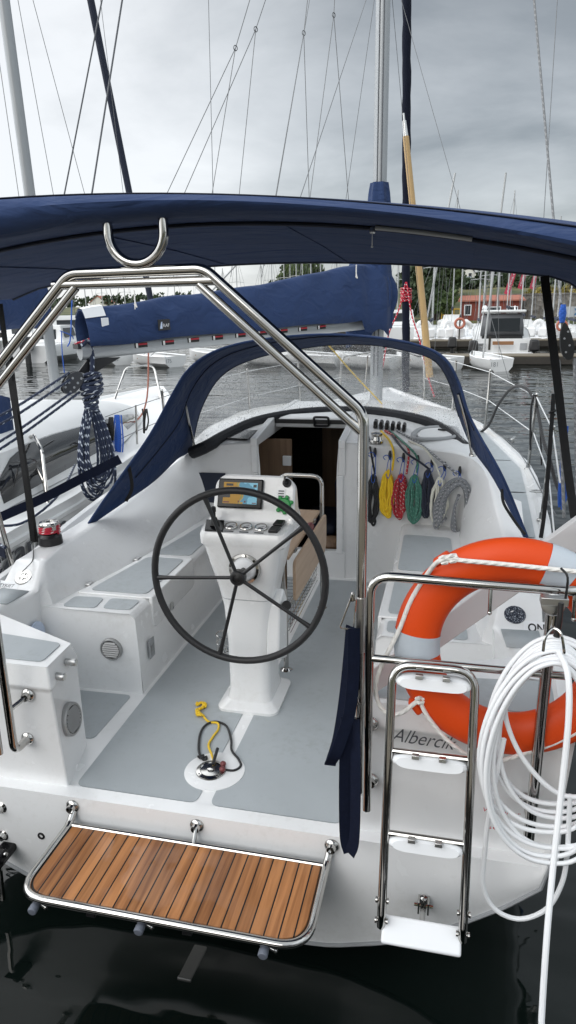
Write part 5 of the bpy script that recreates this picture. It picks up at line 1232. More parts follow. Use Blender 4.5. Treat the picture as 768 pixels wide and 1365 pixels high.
bb = thing('rope_bundle', at(744, 682, y=2.2), 'bright blue rope bundle hung on the starboard rail', 'rope')
g = MB()
for k in range(14):
    R = random.Random(k); a, b_ = at(752+5*R.random(), 568, y=2.35), at(744+8*R.random(), 668+12*R.random(), y=2.3)
    g.tube(catmull([a, a.lerp(b_, .4)+V((.018*(R.random()-.5), .03*(R.random()-.5), 0)), a.lerp(b_, .8)+V((.045*(R.random()-.5), .03*(R.random()-.5), 0)), b_], 5), .0065, 6)
g.build('strands', M['r_blue'], bb)
bkr = thing('deck_line', at(708, 600, y=3.6), 'black rope arching from the deck over a starboard stanchion', 'rope')
g = MB(); g.tube(catmull([at(640, 577, y=5.2), at(652, 566, y=5.0), at(664, 540, y=4.7), at(680, 519, y=4.3), at(694, 515, y=4.0), at(706, 522, y=3.8), at(716, 545, y=3.6), at(724, 585, y=3.3), at(733, 612, y=3.1), at(740, 640, y=3.0), at(748, 660, y=2.9)], 7), .013, 7)
g.tube(catmull([at(712, 526, y=3.6), at(708, 545, y=3.6), at(707, 580, y=3.6), at(707, 600, y=3.6)], 6), .009, 6); g.tube(catmull([at(714, 526, y=3.6), at(719, 560, y=3.6), at(721, 590, y=3.6), at(722, 620, y=3.6)], 6), .007, 6)
g.build('line', M['r_black'], bkr)
bkr2 = thing('black_strap', at(722, 716, z=.70), 'black strap hanging straight down to the starboard side deck', 'strap')
g = MB(); g.ribbon(catmull([at(738, 525, y=1.95), at(735, 570, y=1.9), at(730, 640, y=1.85), at(725, 690, y=1.8), at(721, 717, z=.70)], 6), .022, (1, 0, 0), .003)
g.tube([at(736, 553, y=1.93)+V((.014*math.cos(t), .014*math.sin(t), .004*t)) for t in range(8)], .007, 6); g.build('strap', M['blackweb'], bkr2)
# ================================================================ the yacht moored alongside to port
NB = thing('moored_yacht', (-3.45, 3.5, WATER), 'white charter yacht moored close along the port side, black cabin window and blue sail cover', 'sailing yacht')
NX = -3.70; G2 = M['gel2']
def nbeam(y): return lerp_table([(-1.5, 1.42), (1, 1.55), (3, 1.55), (5, 1.36), (6.5, 1.0), (7.6, .58), (8.5, .08)], y)
def nsheer(y): return lerp_table([(-1.5, .40), (2, .42), (5, .50), (8.5, .74)], y)
g = MB(); rows = []
for y in (-1.5, 0, 1, 2, 3, 4, 5, 5.8, 6.5, 7.1, 7.6, 8.1, 8.5):
    b, z = nbeam(y), nsheer(y); fl = .94
    half = [(0, -.85), (.5*b, -.80), (.82*b, -.5), (.95*b, -.1), (b*.995, .2), (b, z-.10), (b*1.012, z-.085), (b*1.012, z-.05), (b, z-.04), (b, z+.03), (b-.06, z+.035), (b-.09, z), (b*.5, z+.03), (0, z+.04)]
    rows.append([V((NX+x, y, zz)) for x, zz in half]+[V((NX-x, y, zz)) for x, zz in half[::-1]])
g.grid(rows); g.build('hull', G2, NB, ang=40)
# lettering on the quarter facing us
o = V((NX+nbeam(2.2)+.004, 1.74, .20)); text('czarter.', 'hull_lettering', M['letter'], NB, o, (0, 1, .02), (0, 0, 1), .128, 1.10, bold=.018, off=.012)
# cabin trunk with its dark window
def cw(y): return lerp_table([(2.4, 1.10), (4.5, 1.05), (6, .75), (6.8, .45)], y)
g = MB(); rows = []
for y, z in ((2.35, .95), (2.5, 1.0), (3.5, 1.02), (4.5, .99), (5.5, .90), (6.3, .78), (6.9, .66)):
    b = cw(y); s0 = nsheer(y)+.02
    rows.append([V((NX+x, y, zz)) for x, zz in ((-b-.08, s0), (-b, z-.12), (-b+.12, z-.02), (-b*.4, z+.04), (b*.4, z+.04), (b-.12, z-.02), (b, z-.12), (b+.08, s0))])
g.grid(rows); g.add(rows[0], [tuple(range(8))]); ncab = g.build('cabin', G2, NB, ang=35)
g = MB(); pts = []
ys = [2.55+.25*k for k in range(15)]
for y in ys: pts.append((y, .0))
def side_pt(y, f):
    b = cw(y); s0 = nsheer(y)+.02; z = lerp_table([(2.35, .95), (2.5, 1.0), (3.5, 1.02), (4.5, .99), (5.5, .90), (6.3, .78), (6.9, .66)], y)-.12
    return V((NX+b+.08-.08*f+.004, y, s0+(z-s0)*f))
lo = [side_pt(y, .12+.30*((y-2.55)/3.5)**1.5) for y in ys]; hi = [side_pt(y, .98-.0*(y-2.5)-(.45*max(0, (2.9-y)/.35))) for y in ys]
g.grid([lo, hi]); g.build('cabin_window', M['smoke'], ncab, solid=.006)
# mast, boom under its cover, shrouds
ma = at(75, 521, z=1.02); mtop = at(5, 0, y=ma.y-.25)
g = MB(); g.tube([ma, ma+(mtop-ma)*2.2], .070, 16, flatten=(1, .85)); nm = g.build('mast', M['alu'], NB)
g = MB(); md_ = (mtop-ma); g.tube([ma+V((-.02, -.063, .2)), ma+md_*2.1+V((-.02, -.063, 0))], .008, 6); g.tube([ma+V((.025, -.06, .2)), ma+md_*2.1+V((.025, -.06, 0))], .005, 6); g.build('luff_groove', M['wire_dark'], nm)
g = MB(); rows = []
b0, b1 = V((ma.x-.05, ma.y-.12, 1.92)), V((ma.x-.35, ma.y-3.3, 1.90))
for k in range(24):
    t = k/23; c0 = b0.lerp(b1, t); h = .62-.25*t; w = .17-.04*t; rows.append([c0+V((math.sin(a_)*w*(1+.06*math.sin(9*t+a_)), 0, math.cos(a_)*h*.5+h*.25+.015*math.sin(15*t))) for a_ in [2*math.pi*j/16 for j in range(16)]])
g.grid(rows, closed=True); g.build('sail_cover', CV, NB)
g = MB(); g.tube([b0+V((0, 0, -.05)), b1+V((0, 0, -.03))], .06, 12); g.build('boom', M['alu'], NB)
def nst(a, b, ya, yb, k=1.3, r=.0032, nm_='stay', mat='wire', k0=0.0):
    p, q_ = at(*a, y=ya), at(*b, y=yb); stay(ext(p, q_, -k0), ext(p, q_, k), r, nm_, mat, NB)
nst((71, 258), (24, 0), 5.0, 4.9, 1.6, k0=1.0); nst((112, 255), (44, 0), 5.6, 5.3, 1.6, k0=1.0); nst((25, 260), (0, 88), 4.6, 4.6, 1.8, k0=.4)
nst((86, 258), (136, 0), 3.4, 3.6, 1.5, .006, 'running_line', 'wire_dark', .5); nst((123, 255), (163, 0), 3.3, 3.6, 1.5, .007, 'running_line', 'wire_dark', .5)
nst((164, 255), (134, 0), 6.5, 6.2, 1.3, .003, k0=.4)
p, q_ = at(172, 255, y=7.2), at(121, 0, y=6.6); g = MB(); a, b = ext(p, q_, -.95), ext(p, q_, 1.4); g.tube([a.lerp(b, k/20) for k in range(21)], [.03]+[.043]*20, 10); g.build('furled_headsail', M['canvas2'], NB)
# rails, pulpit, stanchions
def npt(px, py, y): return at(px, py, y=y)
g = MB(); g.tube(fillet([npt(70, 712, 3.1), npt(58, 640, 3.1), npt(33, 592, 3.2), npt(44, 578, 3.2), npt(56, 600, 3.0), npt(66, 690, 2.8)], .12), .016, 10); g.build('stern_rail', S, NB)
g = MB(); g.tube(fillet([npt(26, 690, 3.4), npt(25, 598, 3.4), npt(44, 580, 3.2)], .06), .012, 8); g.build('rail_leg', S, NB)
g = MB(); g.tube(fillet([npt(150, 541, 7.4), npt(168, 490, 7.6), npt(205, 486, 7.9), npt(218, 546, 7.4)], .12), .017, 8); g.build('pulpit', S, NB)
g = MB(); g.tube([npt(154, 521, 7.4), npt(215, 511, 7.7)], .012, 8); g.tube([npt(152, 537, 7.4), npt(217, 529, 7.7)], .015, 8); g.build('pulpit_rail', S, NB)
for a, b, y in (((183, 592), (181, 540), 5.0), ((140, 596), (133, 560), 4.8)):
    g = MB(); g.tube([npt(*a, y), npt(*b, y)], .012, 8); g.build('stanchion', S, NB)
g = MB(); g.tube(catmull([npt(60, 592, 3.3), npt(130, 560, 4.6), npt(182, 541, 5.0), npt(240, 522, 6.5)], 5), .004, 5); g.tube(catmull([npt(60, 630, 3.3), npt(130, 600, 4.6), npt(182, 575, 5.0), npt(240, 550, 6.5)], 5), .004, 5); g.build('lifeline', M['wire'], NB)
# navy dodger cloth hung along the rail at the far left
g = MB(); rows = []
for k in range(9):
    t = k/8; rows.append([npt(-30+46*t-6*abs(t-.5), 520+10*t, 2.8+.3*t), npt(-25+45*t, 580+4*t, 2.78+.35*t+.03*math.sin(8*t)), npt(-25+44*t, 640+6*t, 2.75+.35*t), npt(-30+38*t+6*math.sin(3*t), 735-36*t, 2.72+.3*t)])
g.grid(rows); g.build('dodger_cloth', CV, NB, solid=.005)
g = MB(); rows = []
for k in range(9):
    t = k/8; rows.append([npt(18+34*t, 572-10*math.sin(math.pi*t)-4*t, 3.6+.15*math.sin(3*t)), npt(20+32*t, 585+4*t, 3.55), npt(25+22*t, 600-2*t, 3.58)])
g.grid(rows); g.build('rolled_cover', CV, NB, solid=.02)
g = MB(); g.tube(catmull([npt(56, 567, 5.2), npt(80, 558, 5.3), npt(108, 553, 5.5), npt(150, 566, 5.6), npt(180, 562, 5.7), npt(196, 530, 5.8), npt(198, 440, 5.9)], 6), .010, 6); g.build('deck_line', M['r_rust'], NB)
g = MB(); g.obox(npt(72, 546, 5.0), (.15, 0, 0), (0, .02, 0), (0, 0, .018)); g.build('handrail', M['steel_b'], NB, bevel=.008)
for nm_, px, y0, y1, w, mt, lb_, cat_ in (('rope_bundle', 157, 553, 628, 9, 'r_blue', 'slim bright blue rope bundle hung on the rail of the yacht alongside', 'rope'), ('rope_bundle', 193, 545, 578, 7, 'r_black', 'short black rope loops hung on a stanchion of the yacht alongside', 'rope'), ('rope_bundle', 148, 556, 595, 5, 'r_black', 'single black rope loop beside the slim blue bundle', 'rope')):
    th_ = thing(nm_, at(px, y1, y=4.7), lb_, cat_); g = MB()
    for k in range(5 if 'blue' in lb_ else 3):
        R = random.Random(k+px); x_ = px+w*(R.random()-.5); x2 = px+w*(R.random()-.5)
        g.tube(catmull([at(x_, y0, y=4.7), at(x_-w*.3, (y0+y1)/2, y=4.68), at((x_+x2)/2, y1-6*R.random(), y=4.7), at(x2+w*.3, (y0+y1)/2, y=4.66), at(x2, y0, y=4.7)], 5), .008, 6)
    g.build('loops', M[mt], th_)
# ================================================================ the harbour beyond
def fpx(px, y, z): 
    """x of a thing seen in column px that stands y metres off at height z"""
    p = at(px, 440, y=y); return p.x
M['roofred'] = pbr('shed_roof', (.36, .13, .085), .8, var=.12, vscale=2); M['shedred'] = pbr('shed_wall', (.20, .042, .026), .75, var=.1, vscale=1)
M['render'] = pbr('house_render', (.66, .65, .60), .85, var=.04); M['slate'] = pbr('dark_roof', (.075, .065, .06), .8, var=.15)
M['pane'] = pbr('window_pane', (.03, .035, .04), .12)
M['flag'] = pbr('flag_cloth', (.44, .035, .075), .8, var=.08); M['yellow'] = pbr('yellow_rail', (.55, .33, .02), .5); M['steelgrey'] = pbr('sign_grey', (.42, .45, .47), .5)
M['carblue'] = pbr('car_paint', (.10, .13, .17), .25, coat=.6); M['signblue'] = pbr('sign_blue', (.03, .16, .35), .5)
M['stripe_wood'] = pbr('crate_board', (.30, .15, .07), .7)
M['mesh_cover'] = pbr('grey_cockpit_cover', (.105, .108, .115), .55, var=.2, vscale=1.5)
def leafmat(name, a, b):
    m, nt, P, N, L = new_mat(name); gi = N.new('ShaderNodeTexCoord'); n = N.new('ShaderNodeTexNoise'); n.inputs['Scale'].default_value = .55; n.inputs['Detail'].default_value = 4; L.new(gi.outputs['Object'], n.inputs['Vector'])
    r = N.new('ShaderNodeValToRGB'); e = r.color_ramp.elements; e[0].position = .36; e[0].color = tuple(a)+(1,); e[1].position = .66; e[1].color = tuple(b)+(1,); L.new(n.outputs['Fac'], r.inputs['Fac']); L.new(r.outputs['Color'], P.inputs['Base Color']); P.inputs['Roughness'].default_value = .7; return m
M['leaf_a'] = leafmat('foliage_mid', (.035, .062, .018), (.095, .135, .035)); M['leaf_b'] = leafmat('foliage_dark', (.020, .038, .016), (.045, .070, .026)); M['leaf_y'] = leafmat('foliage_yellow', (.13, .115, .02), (.28, .21, .035))
M['bark'] = pbr('bark', (.08, .06, .045), .9, var=.3)
def shore_mat():
    m, nt, P, N, L = new_mat('shore_ground'); gi = N.new('ShaderNodeTexCoord'); n = N.new('ShaderNodeTexNoise'); n.inputs['Scale'].default_value = .25; n.inputs['Detail'].default_value = 7; L.new(gi.outputs['Object'], n.inputs['Vector'])
    r = N.new('ShaderNodeValToRGB'); e = r.color_ramp.elements; e[0].position = .36; e[0].color = (.035, .052, .016, 1); e[1].position = .66; e[1].color = (.145, .13, .05, 1); L.new(n.outputs['Fac'], r.inputs['Fac']); L.new(r.outputs['Color'], P.inputs['Base Color']); P.inputs['Roughness'].default_value = .95; return m
def stone_mat():
    m, nt, P, N, L = new_mat('rubble_stone'); gi = N.new('ShaderNodeTexCoord'); v = N.new('ShaderNodeTexVoronoi'); v.inputs['Scale'].default_value = 2.6; L.new(gi.outputs['Object'], v.inputs['Vector'])
    r = N.new('ShaderNodeValToRGB'); e = r.color_ramp.elements; e[0].position = 0; e[0].color = (.11, .10, .09, 1); e[1].position = 1; e[1].color = (.27, .25, .22, 1); L.new(v.outputs['Color'], r.inputs['Fac']); L.new(r.outputs['Color'], P.inputs['Base Color']); P.inputs['Roughness'].default_value = .9
    b = N.new('ShaderNodeBump'); b.inputs['Distance'].default_value = .1; L.new(v.outputs['Distance'], b.inputs['Height']); L.new(b.outputs[0], P.inputs['Normal']); return m
# shore: low bank at the quay, rising to a hill on the right
def hz(x, y):
    t = max(0, y-70); r = 1/(1+math.exp(-(x+18)/9))
    base = .25+.03*min(t, 60); up = (3.4*(1-math.exp(-max(0, y-78)/14))+.010*max(0, y-110))*r
    return base+up+.35*noise.noise(V((x*.08, y*.08, 0)))*min(1, t/8)
g = MB(); ys = [66, 68, 70, 72, 76, 80, 84, 88, 93, 100, 110, 125, 145, 175, 215, 270, 340, 430, 560]
g.grid([[V((x, y, hz(x, y) if y > 66 else -1.2)) for x in [-600, -420, -300, -220, -160, -120]+[-90+4*k for k in range(46)]+[110, 140, 190, 260, 350, 480]] for y in ys])
o = g.build('shore_terrain', shore_mat(), recalc=False); o['kind'] = 'structure'
# rubble retaining wall
sw = MB(); xa, xb = fpx(664, 72, 0), fpx(900, 72, 0); sw.box((xa, 71.4, -.2), (xb, 72.2, 2.45)); sw.box((xa-.1, 71.3, 2.45), (xb, 72.3, 2.6)); o = sw.build('stone_wall', stone_mat(), smooth=False); tag(o, 'grey rubble stone retaining wall behind the marina on the right shore', 'wall')

def crown_mesh(g, c, R, n, leaf, rng, sq=1.0, lobes=9):
    blobs = []
    for k in range(lobes):
        d = V((rng.gauss(0, 1), rng.gauss(0, 1), rng.gauss(0, .9))).normalized()*rng.uniform(.25, .72)
        blobs.append((V((d.x*R[0], d.y*R[1], d.z*R[2])), rng.uniform(.32, .55)))
    for i in range(n):
        b, s = rng.choice(blobs); d = V((rng.gauss(0, 1), rng.gauss(0, 1), rng.gauss(0, 1))).normalized()*(rng.random()**.45)*s
        p = V(c)+b+V((d.x*R[0], d.y*R[1], d.z*R[2])); a = V((rng.gauss(0, 1), rng.gauss(0, 1), rng.gauss(0, .7))).normalized(); q_ = a.orthogonal().normalized(); l = leaf*rng.uniform(.6, 1.4)
        w = a.cross(q_)
        g.add([p-q_*l-w*l*.6, p+q_*l-w*l*.5, p+q_*l*.9+w*l*.6, p-q_*l*.8+w*l*.5], [(0, 1, 2, 3)])
def tree(px, y, h, r, label, mat='leaf_a', n=1300, leaf=.32, seed=1, name='broadleaf_tree', grp=None, sq=1.0):
    x = fpx(px, y, 2); z0 = hz(x, y); rng = random.Random(seed)
    t = thing(name, (x, y, z0), label, 'tree', grp)
    g = MB(); g.tube(catmull([V((x, y, z0-.2)), V((x+.1*r, y, z0+h*.3)), V((x-.05*r, y, z0+h*.62))], 5), [.045*h*(1-.07*k) for k in range(11)], 8)
    for k in range(5):
        a_ = 6.28*k/5+seed; s = V((x, y, z0+h*(.25+.06*k))); g.tube([s, s+V((r*.35*math.cos(a_), r*.35*math.sin(a_), h*.16)), s+V((r*.6*math.cos(a_), r*.6*math.sin(a_), h*.28))], [.018*h, .012*h, .006*h], 6)
    g.build('trunk', M['bark'], t)
    g = MB(); crown_mesh(g, (x, y, z0+h*.54), (r, r, h*.50), n, leaf, rng, lobes=13); g.build('crown', M[mat], t, smooth=False, recalc=False)
    return t
tree(566, 76, 9.5, 2.6, 'dark tall tree standing left of the red shed, next to the tan pole', 'leaf_b', 2600, .24, 3)
tree(589, 80, 9.5, 2.5, 'bright green tree left of the red shed, taller of the pair', 'leaf_a', 2800, .24, 5)
tree(579, 71, 4.8, 1.9, 'low dark tree in front of the bright green one', 'leaf_b', 1900, .22, 8)
tree(561, 69.5, 3.4, 1.7, 'dark rounded bush on the quay just left of the tan pole', 'leaf_b', 1300, .2, 61, 'bush'); tree(585, 68.5, 2.9, 1.5, 'low green bush on the quay just right of the tan pole', 'leaf_a', 1300, .2, 63, 'bush'); tree(598, 90, 3.6, 1.7, 'leafy green tree between the bright tree and the white house', 'leaf_a', 1800, .24, 65)
tree(626, 100, 1.2, 1.6, 'round dark bush below the white house', 'leaf_b', 1100, .28, 12, 'bush'); tree(655, 132, 3.4, 2.6, 'spreading dark bush right of the white house', 'leaf_b', 1300, .3, 14, 'bush')
tree(598, 118, 2.6, 2.0, 'mid green bush left of the white house', 'leaf_a', 1100, .28, 17, 'bush'); tree(668, 140, 5.0, 4, 'wide green bush on the slope above the red flags', 'leaf_a', 1300, .32, 19, 'bush')
tree(694, 150, 6, 5, 'broad dark tree on the hilltop above the stone wall', 'leaf_b', 1300, .36, 23); tree(735, 160, 7, 5.5, 'rounded green tree on the hilltop beside the bimini strap', 'leaf_a', 1300, .36, 29)
tree(745, 84, 1.6, 2.6, 'yellow flowering bush on the bank at the right edge', 'leaf_y', 900, .18, 31, 'bush'); tree(725, 86, 1.4, 2.2, 'yellowish bush on the bank beside the dark strap', 'leaf_y', 800, .18, 33, 'bush'); tree(765, 88, 1.9, 2.4, 'golden bush farthest right on the bank', 'leaf_y', 800, .18, 37, 'bush')
tree(390, 150, 8.0, 4.2, 'rounded green tree on the far left shore above the blue boom cover', 'leaf_a', 1500, .36, 41); tree(408, 155, 8.6, 4.0, 'green tree on the far shore just right of the rounded one', 'leaf_a', 1400, .36, 43); tree(372, 190, 7, 3.5, 'smaller dark tree on the far shore beside the brick building', 'leaf_b', 900, .36, 45)
tree(298, 300, 11, 3.2, 'pointed dark conifer on the far shore, right of the arch', 'leaf_b', 700, .5, 47, 'conifer_tree'); tree(343, 310, 9, 3.0, 'short dark conifer on the far shore beyond the boom cover', 'leaf_b', 600, .5, 48, 'conifer_tree')
# far wood along the left shore: a mass nobody could count
g = MB(); rng = random.Random(77)
for k in range(64):
    px = -90+10.2*k; y = rng.uniform(300, 380); p = at(px, 400, y=y); crown_mesh(g, (p.x, y, hz(p.x, y)+3.0), (6.5, 4, rng.uniform(3.0, 5.5)), 70, .9, rng, lobes=5)
o = g.build('far_wood', M['leaf_b'], smooth=False, recalc=False); o['kind'] = 'stuff'; tag(o, 'dark line of far woodland along the opposite shore', 'woodland')
# hedge mass on the right hill
g = MB(); rng = random.Random(78)
for k in range(44):
    px = 535+6*k; y = rng.uniform(165, 185) if k % 2 else rng.uniform(92, 112); p = at(px, 400, y=y)
    if 598 < px < 645 or (y < 120 and rng.random() < .25): continue
    crown_mesh(g, (p.x, y, hz(p.x, y)+(2.2 if y > 120 else .9)), (4.5, 3, rng.uniform(2, 3.4)) if y > 120 else (2.6, 1.6, rng.uniform(.9, 1.8)), 150, .5 if y > 120 else .26, rng, lobes=5)
o = g.build('hill_scrub', M['leaf_b'], smooth=False, recalc=False); o['kind'] = 'stuff'; tag(o, 'dark scrub covering the hillside behind the shed', 'scrub')

# ---- buildings
def house(name, px, y, w, d, zb, zw, zr, label, wall, roof, cat='house', wins=(), gable=True):
    x = fpx(px, y, 2); t = thing(name, (x, y, zb), label, cat)
    g = MB(); g.box((x-w/2, y, zb), (x+w/2, y+d, zw))
    if gable: g.prism([V((x-w/2, y+.002, zw)), V((x+w/2, y+.002, zw)), V((x, y+.002, zr))], V((0, d, 0)))
    g.build('wall', wall, t, smooth=False)
    g = MB()
    if gable:
        for s in (-1, 1): g.prism([V((x, y-.4, zr+.12)), V((x+s*(w/2+.5), y-.4, zw-.25)), V((x+s*(w/2+.5), y-.4, zw-.02)), V((x, y-.4, zr+.38))], V((0, d+.8, 0)))
    else: g.prism([V((x-w/2-.3, y-.3, zw)), V((x+w/2+.3, y-.3, zw)), V((x+w/2+.1, y+d+.3, zr)), V((x-w/2-.1, y+d+.3, zr))], V((0, 0, .12)))
    g.build('roof', roof, t, smooth=False)
    for (u, v, ww, hh) in wins:
        g = MB(); g.box((x+u-ww/2, y-.05, zb+v), (x+u+ww/2, y-.005, zb+v+hh)); wf = g.build('window', M['pane'], t, smooth=False)
        g = MB()
        for a0, a1, c0, c1 in ((-ww/2-.08, ww/2+.08, -.08, 0), (-ww/2-.08, ww/2+.08, hh, hh+.08), (-ww/2-.08, -ww/2, 0, hh), (ww/2, ww/2+.08, 0, hh)): g.box((x+u+a0, y-.08, zb+v+c0), (x+u+a1, y-.052, zb+v+c1))
        g.build('frame', M['white_plastic'], wf, smooth=False)
    return t
zh = 8.3; house('white_house', 618, 250, 7.0, 16, zh-4, zh+1.6, zh+5.6, 'white gabled house with dark roof on the hill above the red shed', M['render'], M['slate'], 'house', ((1.2, 5.0, 1.0, 1.5), (-1.5, 4.6, .9, 1.2)))
house('dark_roofed_house', 640, 262, 9, 9, zh-4, zh+1.2, zh+4.4, 'low dark-roofed wing beside the white gable', M['slate'], M['slate'], 'house')
house('red_shed', 653, 68.6, 5.4, 2.6, .2, 1.95, 2.4, 'red shed with an orange-pink roof on the quay behind the cruiser', M['shedred'], M['roofred'], 'shed', ((-2.1, .6, .5, .8), (.2, .7, 1.2, .5), (1.9, .7, .8, .5)), gable=False)
house('brick_building', 358, 330, 12, 8, 0, 5.4, 6.0, 'small brick-red building on the far shore above the boom cover', M['roofred'], M['shedred'], 'building', gable=False)
house('brick_building', 245, 350, 9, 8, 0, 6.2, 7.0, 'brick-red roofed building seen through the arch on the far shore', M['roofred'], M['shedred'], 'building', gable=False)
house('far_house', 134, 330, 9, 8, 0, 4.2, 7.2, 'orange-roofed house on the far shore at the left of the arch', M['render'], M['roofred'], 'house', ((0, 1.5, 1.5, 1.5),))
# ---- red feather flags on poles
for k, (px, pt, (a, b, c_, d_), lb_) in enumerate(((678, 363, ((672, 391), (686, 352), (690, 358), (679, 394)), 'red feather flag on a pole, leftmost of the three'), (693, 363, ((690, 384), (700, 352), (704, 356), (696, 386)), 'red feather flag on a pole, middle of the three'), (707, 363, ((706, 384), (714, 356), (718, 359), (712, 387)), 'red feather flag on a pole nearest the dark strap'))):
    y = 66.5+k*.5; x = fpx(px, y, 2); t = thing('feather_flag', (x, y, .2), lb_, 'flag', 'red flags along the quay'); g = MB()
    top = at(px, 345, y=y); g.tube([V((x, y, .2)), V((x, y, top.z))], .035, 6); g.build('pole', M['alu_far'], t)
    p4 = [at(q_[0], q_[1], y=y-.06) for q_ in (a, b, c_, d_)]; g = MB(); g.prism(p4, V((0, -.015, 0))); f_ = g.build('cloth', M['flag'], t, smooth=False)
    rt = (p4[1]-p4[0]).normalized(); up = V((0, -1, 0)).cross(rt)*-1; up = up if up.x < 0 else -up
    text('szotka.org', 'flag_text', M['letter_white'], f_, p4[0].lerp(p4[3], .72)+rt*.25+V((0, -.03, 0)), rt, rt.cross(V((0, 1, 0))) if rt.cross(V((0, 1, 0))).x < 0 else -rt.cross(V((0, 1, 0))), .22, (p4[1]-p4[0]).length*.85)
# ---- sign, railing, car
x = fpx(764, 64, 1); z_ = 2-14*66/985; t = thing('quay_sign', (x, 64, .2), 'grey quay sign with a blue arrow at the right edge', 'sign'); g = MB(); g.box((x-.75, 64, z_-.5), (x+.75, 64.06, z_+.35)); bdn = g.build('board', M['steelgrey'], t, smooth=False); g = MB(); g.tube([V((x, 64.1, -.2)), V((x, 64.1, z_))], .05, 6); g.build('post', M['alu_far'], t)
g = MB(); g.prism([V((x-.05, 63.99, z_-.35)), V((x+.12, 63.99, z_-.35)), V((x+.3, 63.99, z_-.08)), V((x+.12, 63.99, z_+.2)), V((x-.05, 63.99, z_+.2)), V((x+.12, 63.99, z_-.08))], V((0, -.01, 0))); g.build('arrow', M['signblue'], bdn, smooth=False)
t = thing('safety_railing', (fpx(600, 68, 1), 68, .3), 'yellow tube railing on the quay left of the red shed', 'railing'); g = MB(); xa, xb = fpx(588, 68, 1), fpx(612, 68, 1)
for z_ in (.8, 1.3): g.tube([V((xa, 68, z_)), V((xb, 68, z_))], .05, 6)
g.build('rail', M['yellow'], t)
for k in range(4): g = MB(); g.tube([V((xa+(xb-xa)*k/3, 68, .2)), V((xa+(xb-xa)*k/3, 68, 1.32))], .05, 6); g.build('post', M['yellow'], t)
x = fpx(620, 104, 1); zc = hz(x, 104)+.1; t = thing('parked_car', (x, 104, zc), 'dark blue-grey car parked on the slope above the red shed', 'car'); g = MB()
g.prism([V((x-1.3, 104, zc+.3)), V((x+1.3, 104, zc+.3)), V((x+1.3, 104, zc+.85)), V((x+.9, 104, zc+.95)), V((x+.5, 104, zc+1.42)), V((x-.7, 104, zc+1.45)), V((x-1.1, 104, zc+.95)), V((x-1.3, 104, zc+.9))], V((0, 1.7, 0))); g.build('body', M['carblue'], t, bevel=.08, smooth=False)
g = MB(); g.prism([V((x-.95, 103.98, zc+.95)), V((x+.78, 103.98, zc+.95)), V((x+.45, 103.98, zc+1.36)), V((x-.65, 103.98, zc+1.38))], V((0, .01, 0))); g.build('side_window', M['steelgrey'], t, smooth=False)
for u in (-.85, .85): g = MB(); g.lathe((x+u, 103.95, zc+.32), (0, 1, 0), [(.33, 0), (.33, .2), (0, .2)], 16); g.build('wheel', M['black'], t)

# ---- piers
def pier(px0, px1, y, w, zt, label):
    xa, xb = fpx(px0, y, 0), fpx(px1, y, 0); t = thing('timber_pier', ((xa+xb)/2, y+w/2, WATER), label, 'pier', 'timber piers of the marina')
    g = MB(); g.box((xa, y, zt-.10), (xb, y+w, zt)); g.build('deck', M['dock'], t, smooth=False)
    g = MB(); g.box((xa, y-.05, zt-.34), (xb, y-.001, zt-.04)); g.box((xa+.05, y+.1, WATER-.4), (xb, y+.25, zt-.12)); g.build('fender_beam', M['dark_pile'], t, smooth=False)
    n = max(2, int((xb-xa)/3.0))
    for k in range(n): 
        px_ = xa+.3+(xb-xa-.6)*k/(n-1); g = MB(); g.lathe((px_, y-.02, -1.2), (0, 0, 1), [(.16, 0), (.16, .8), (.14, 1.2+zt-.02), (0, 1.2+zt-.02)], 10); g.build('pile', M['dark_pile'], t)
    return t
pier(592, 1000, 29.5, 1.6, -.24, 'nearer timber pier where the dinghies lie, beyond the starboard rail'); pier(430, 1000, 40.5, 1.8, -.15, 'farther timber pier behind the cruiser with pedal boats'); pier(-120, 560, 58, 1.8, -.1, 'long low pier far behind the blue boom cover on the left')

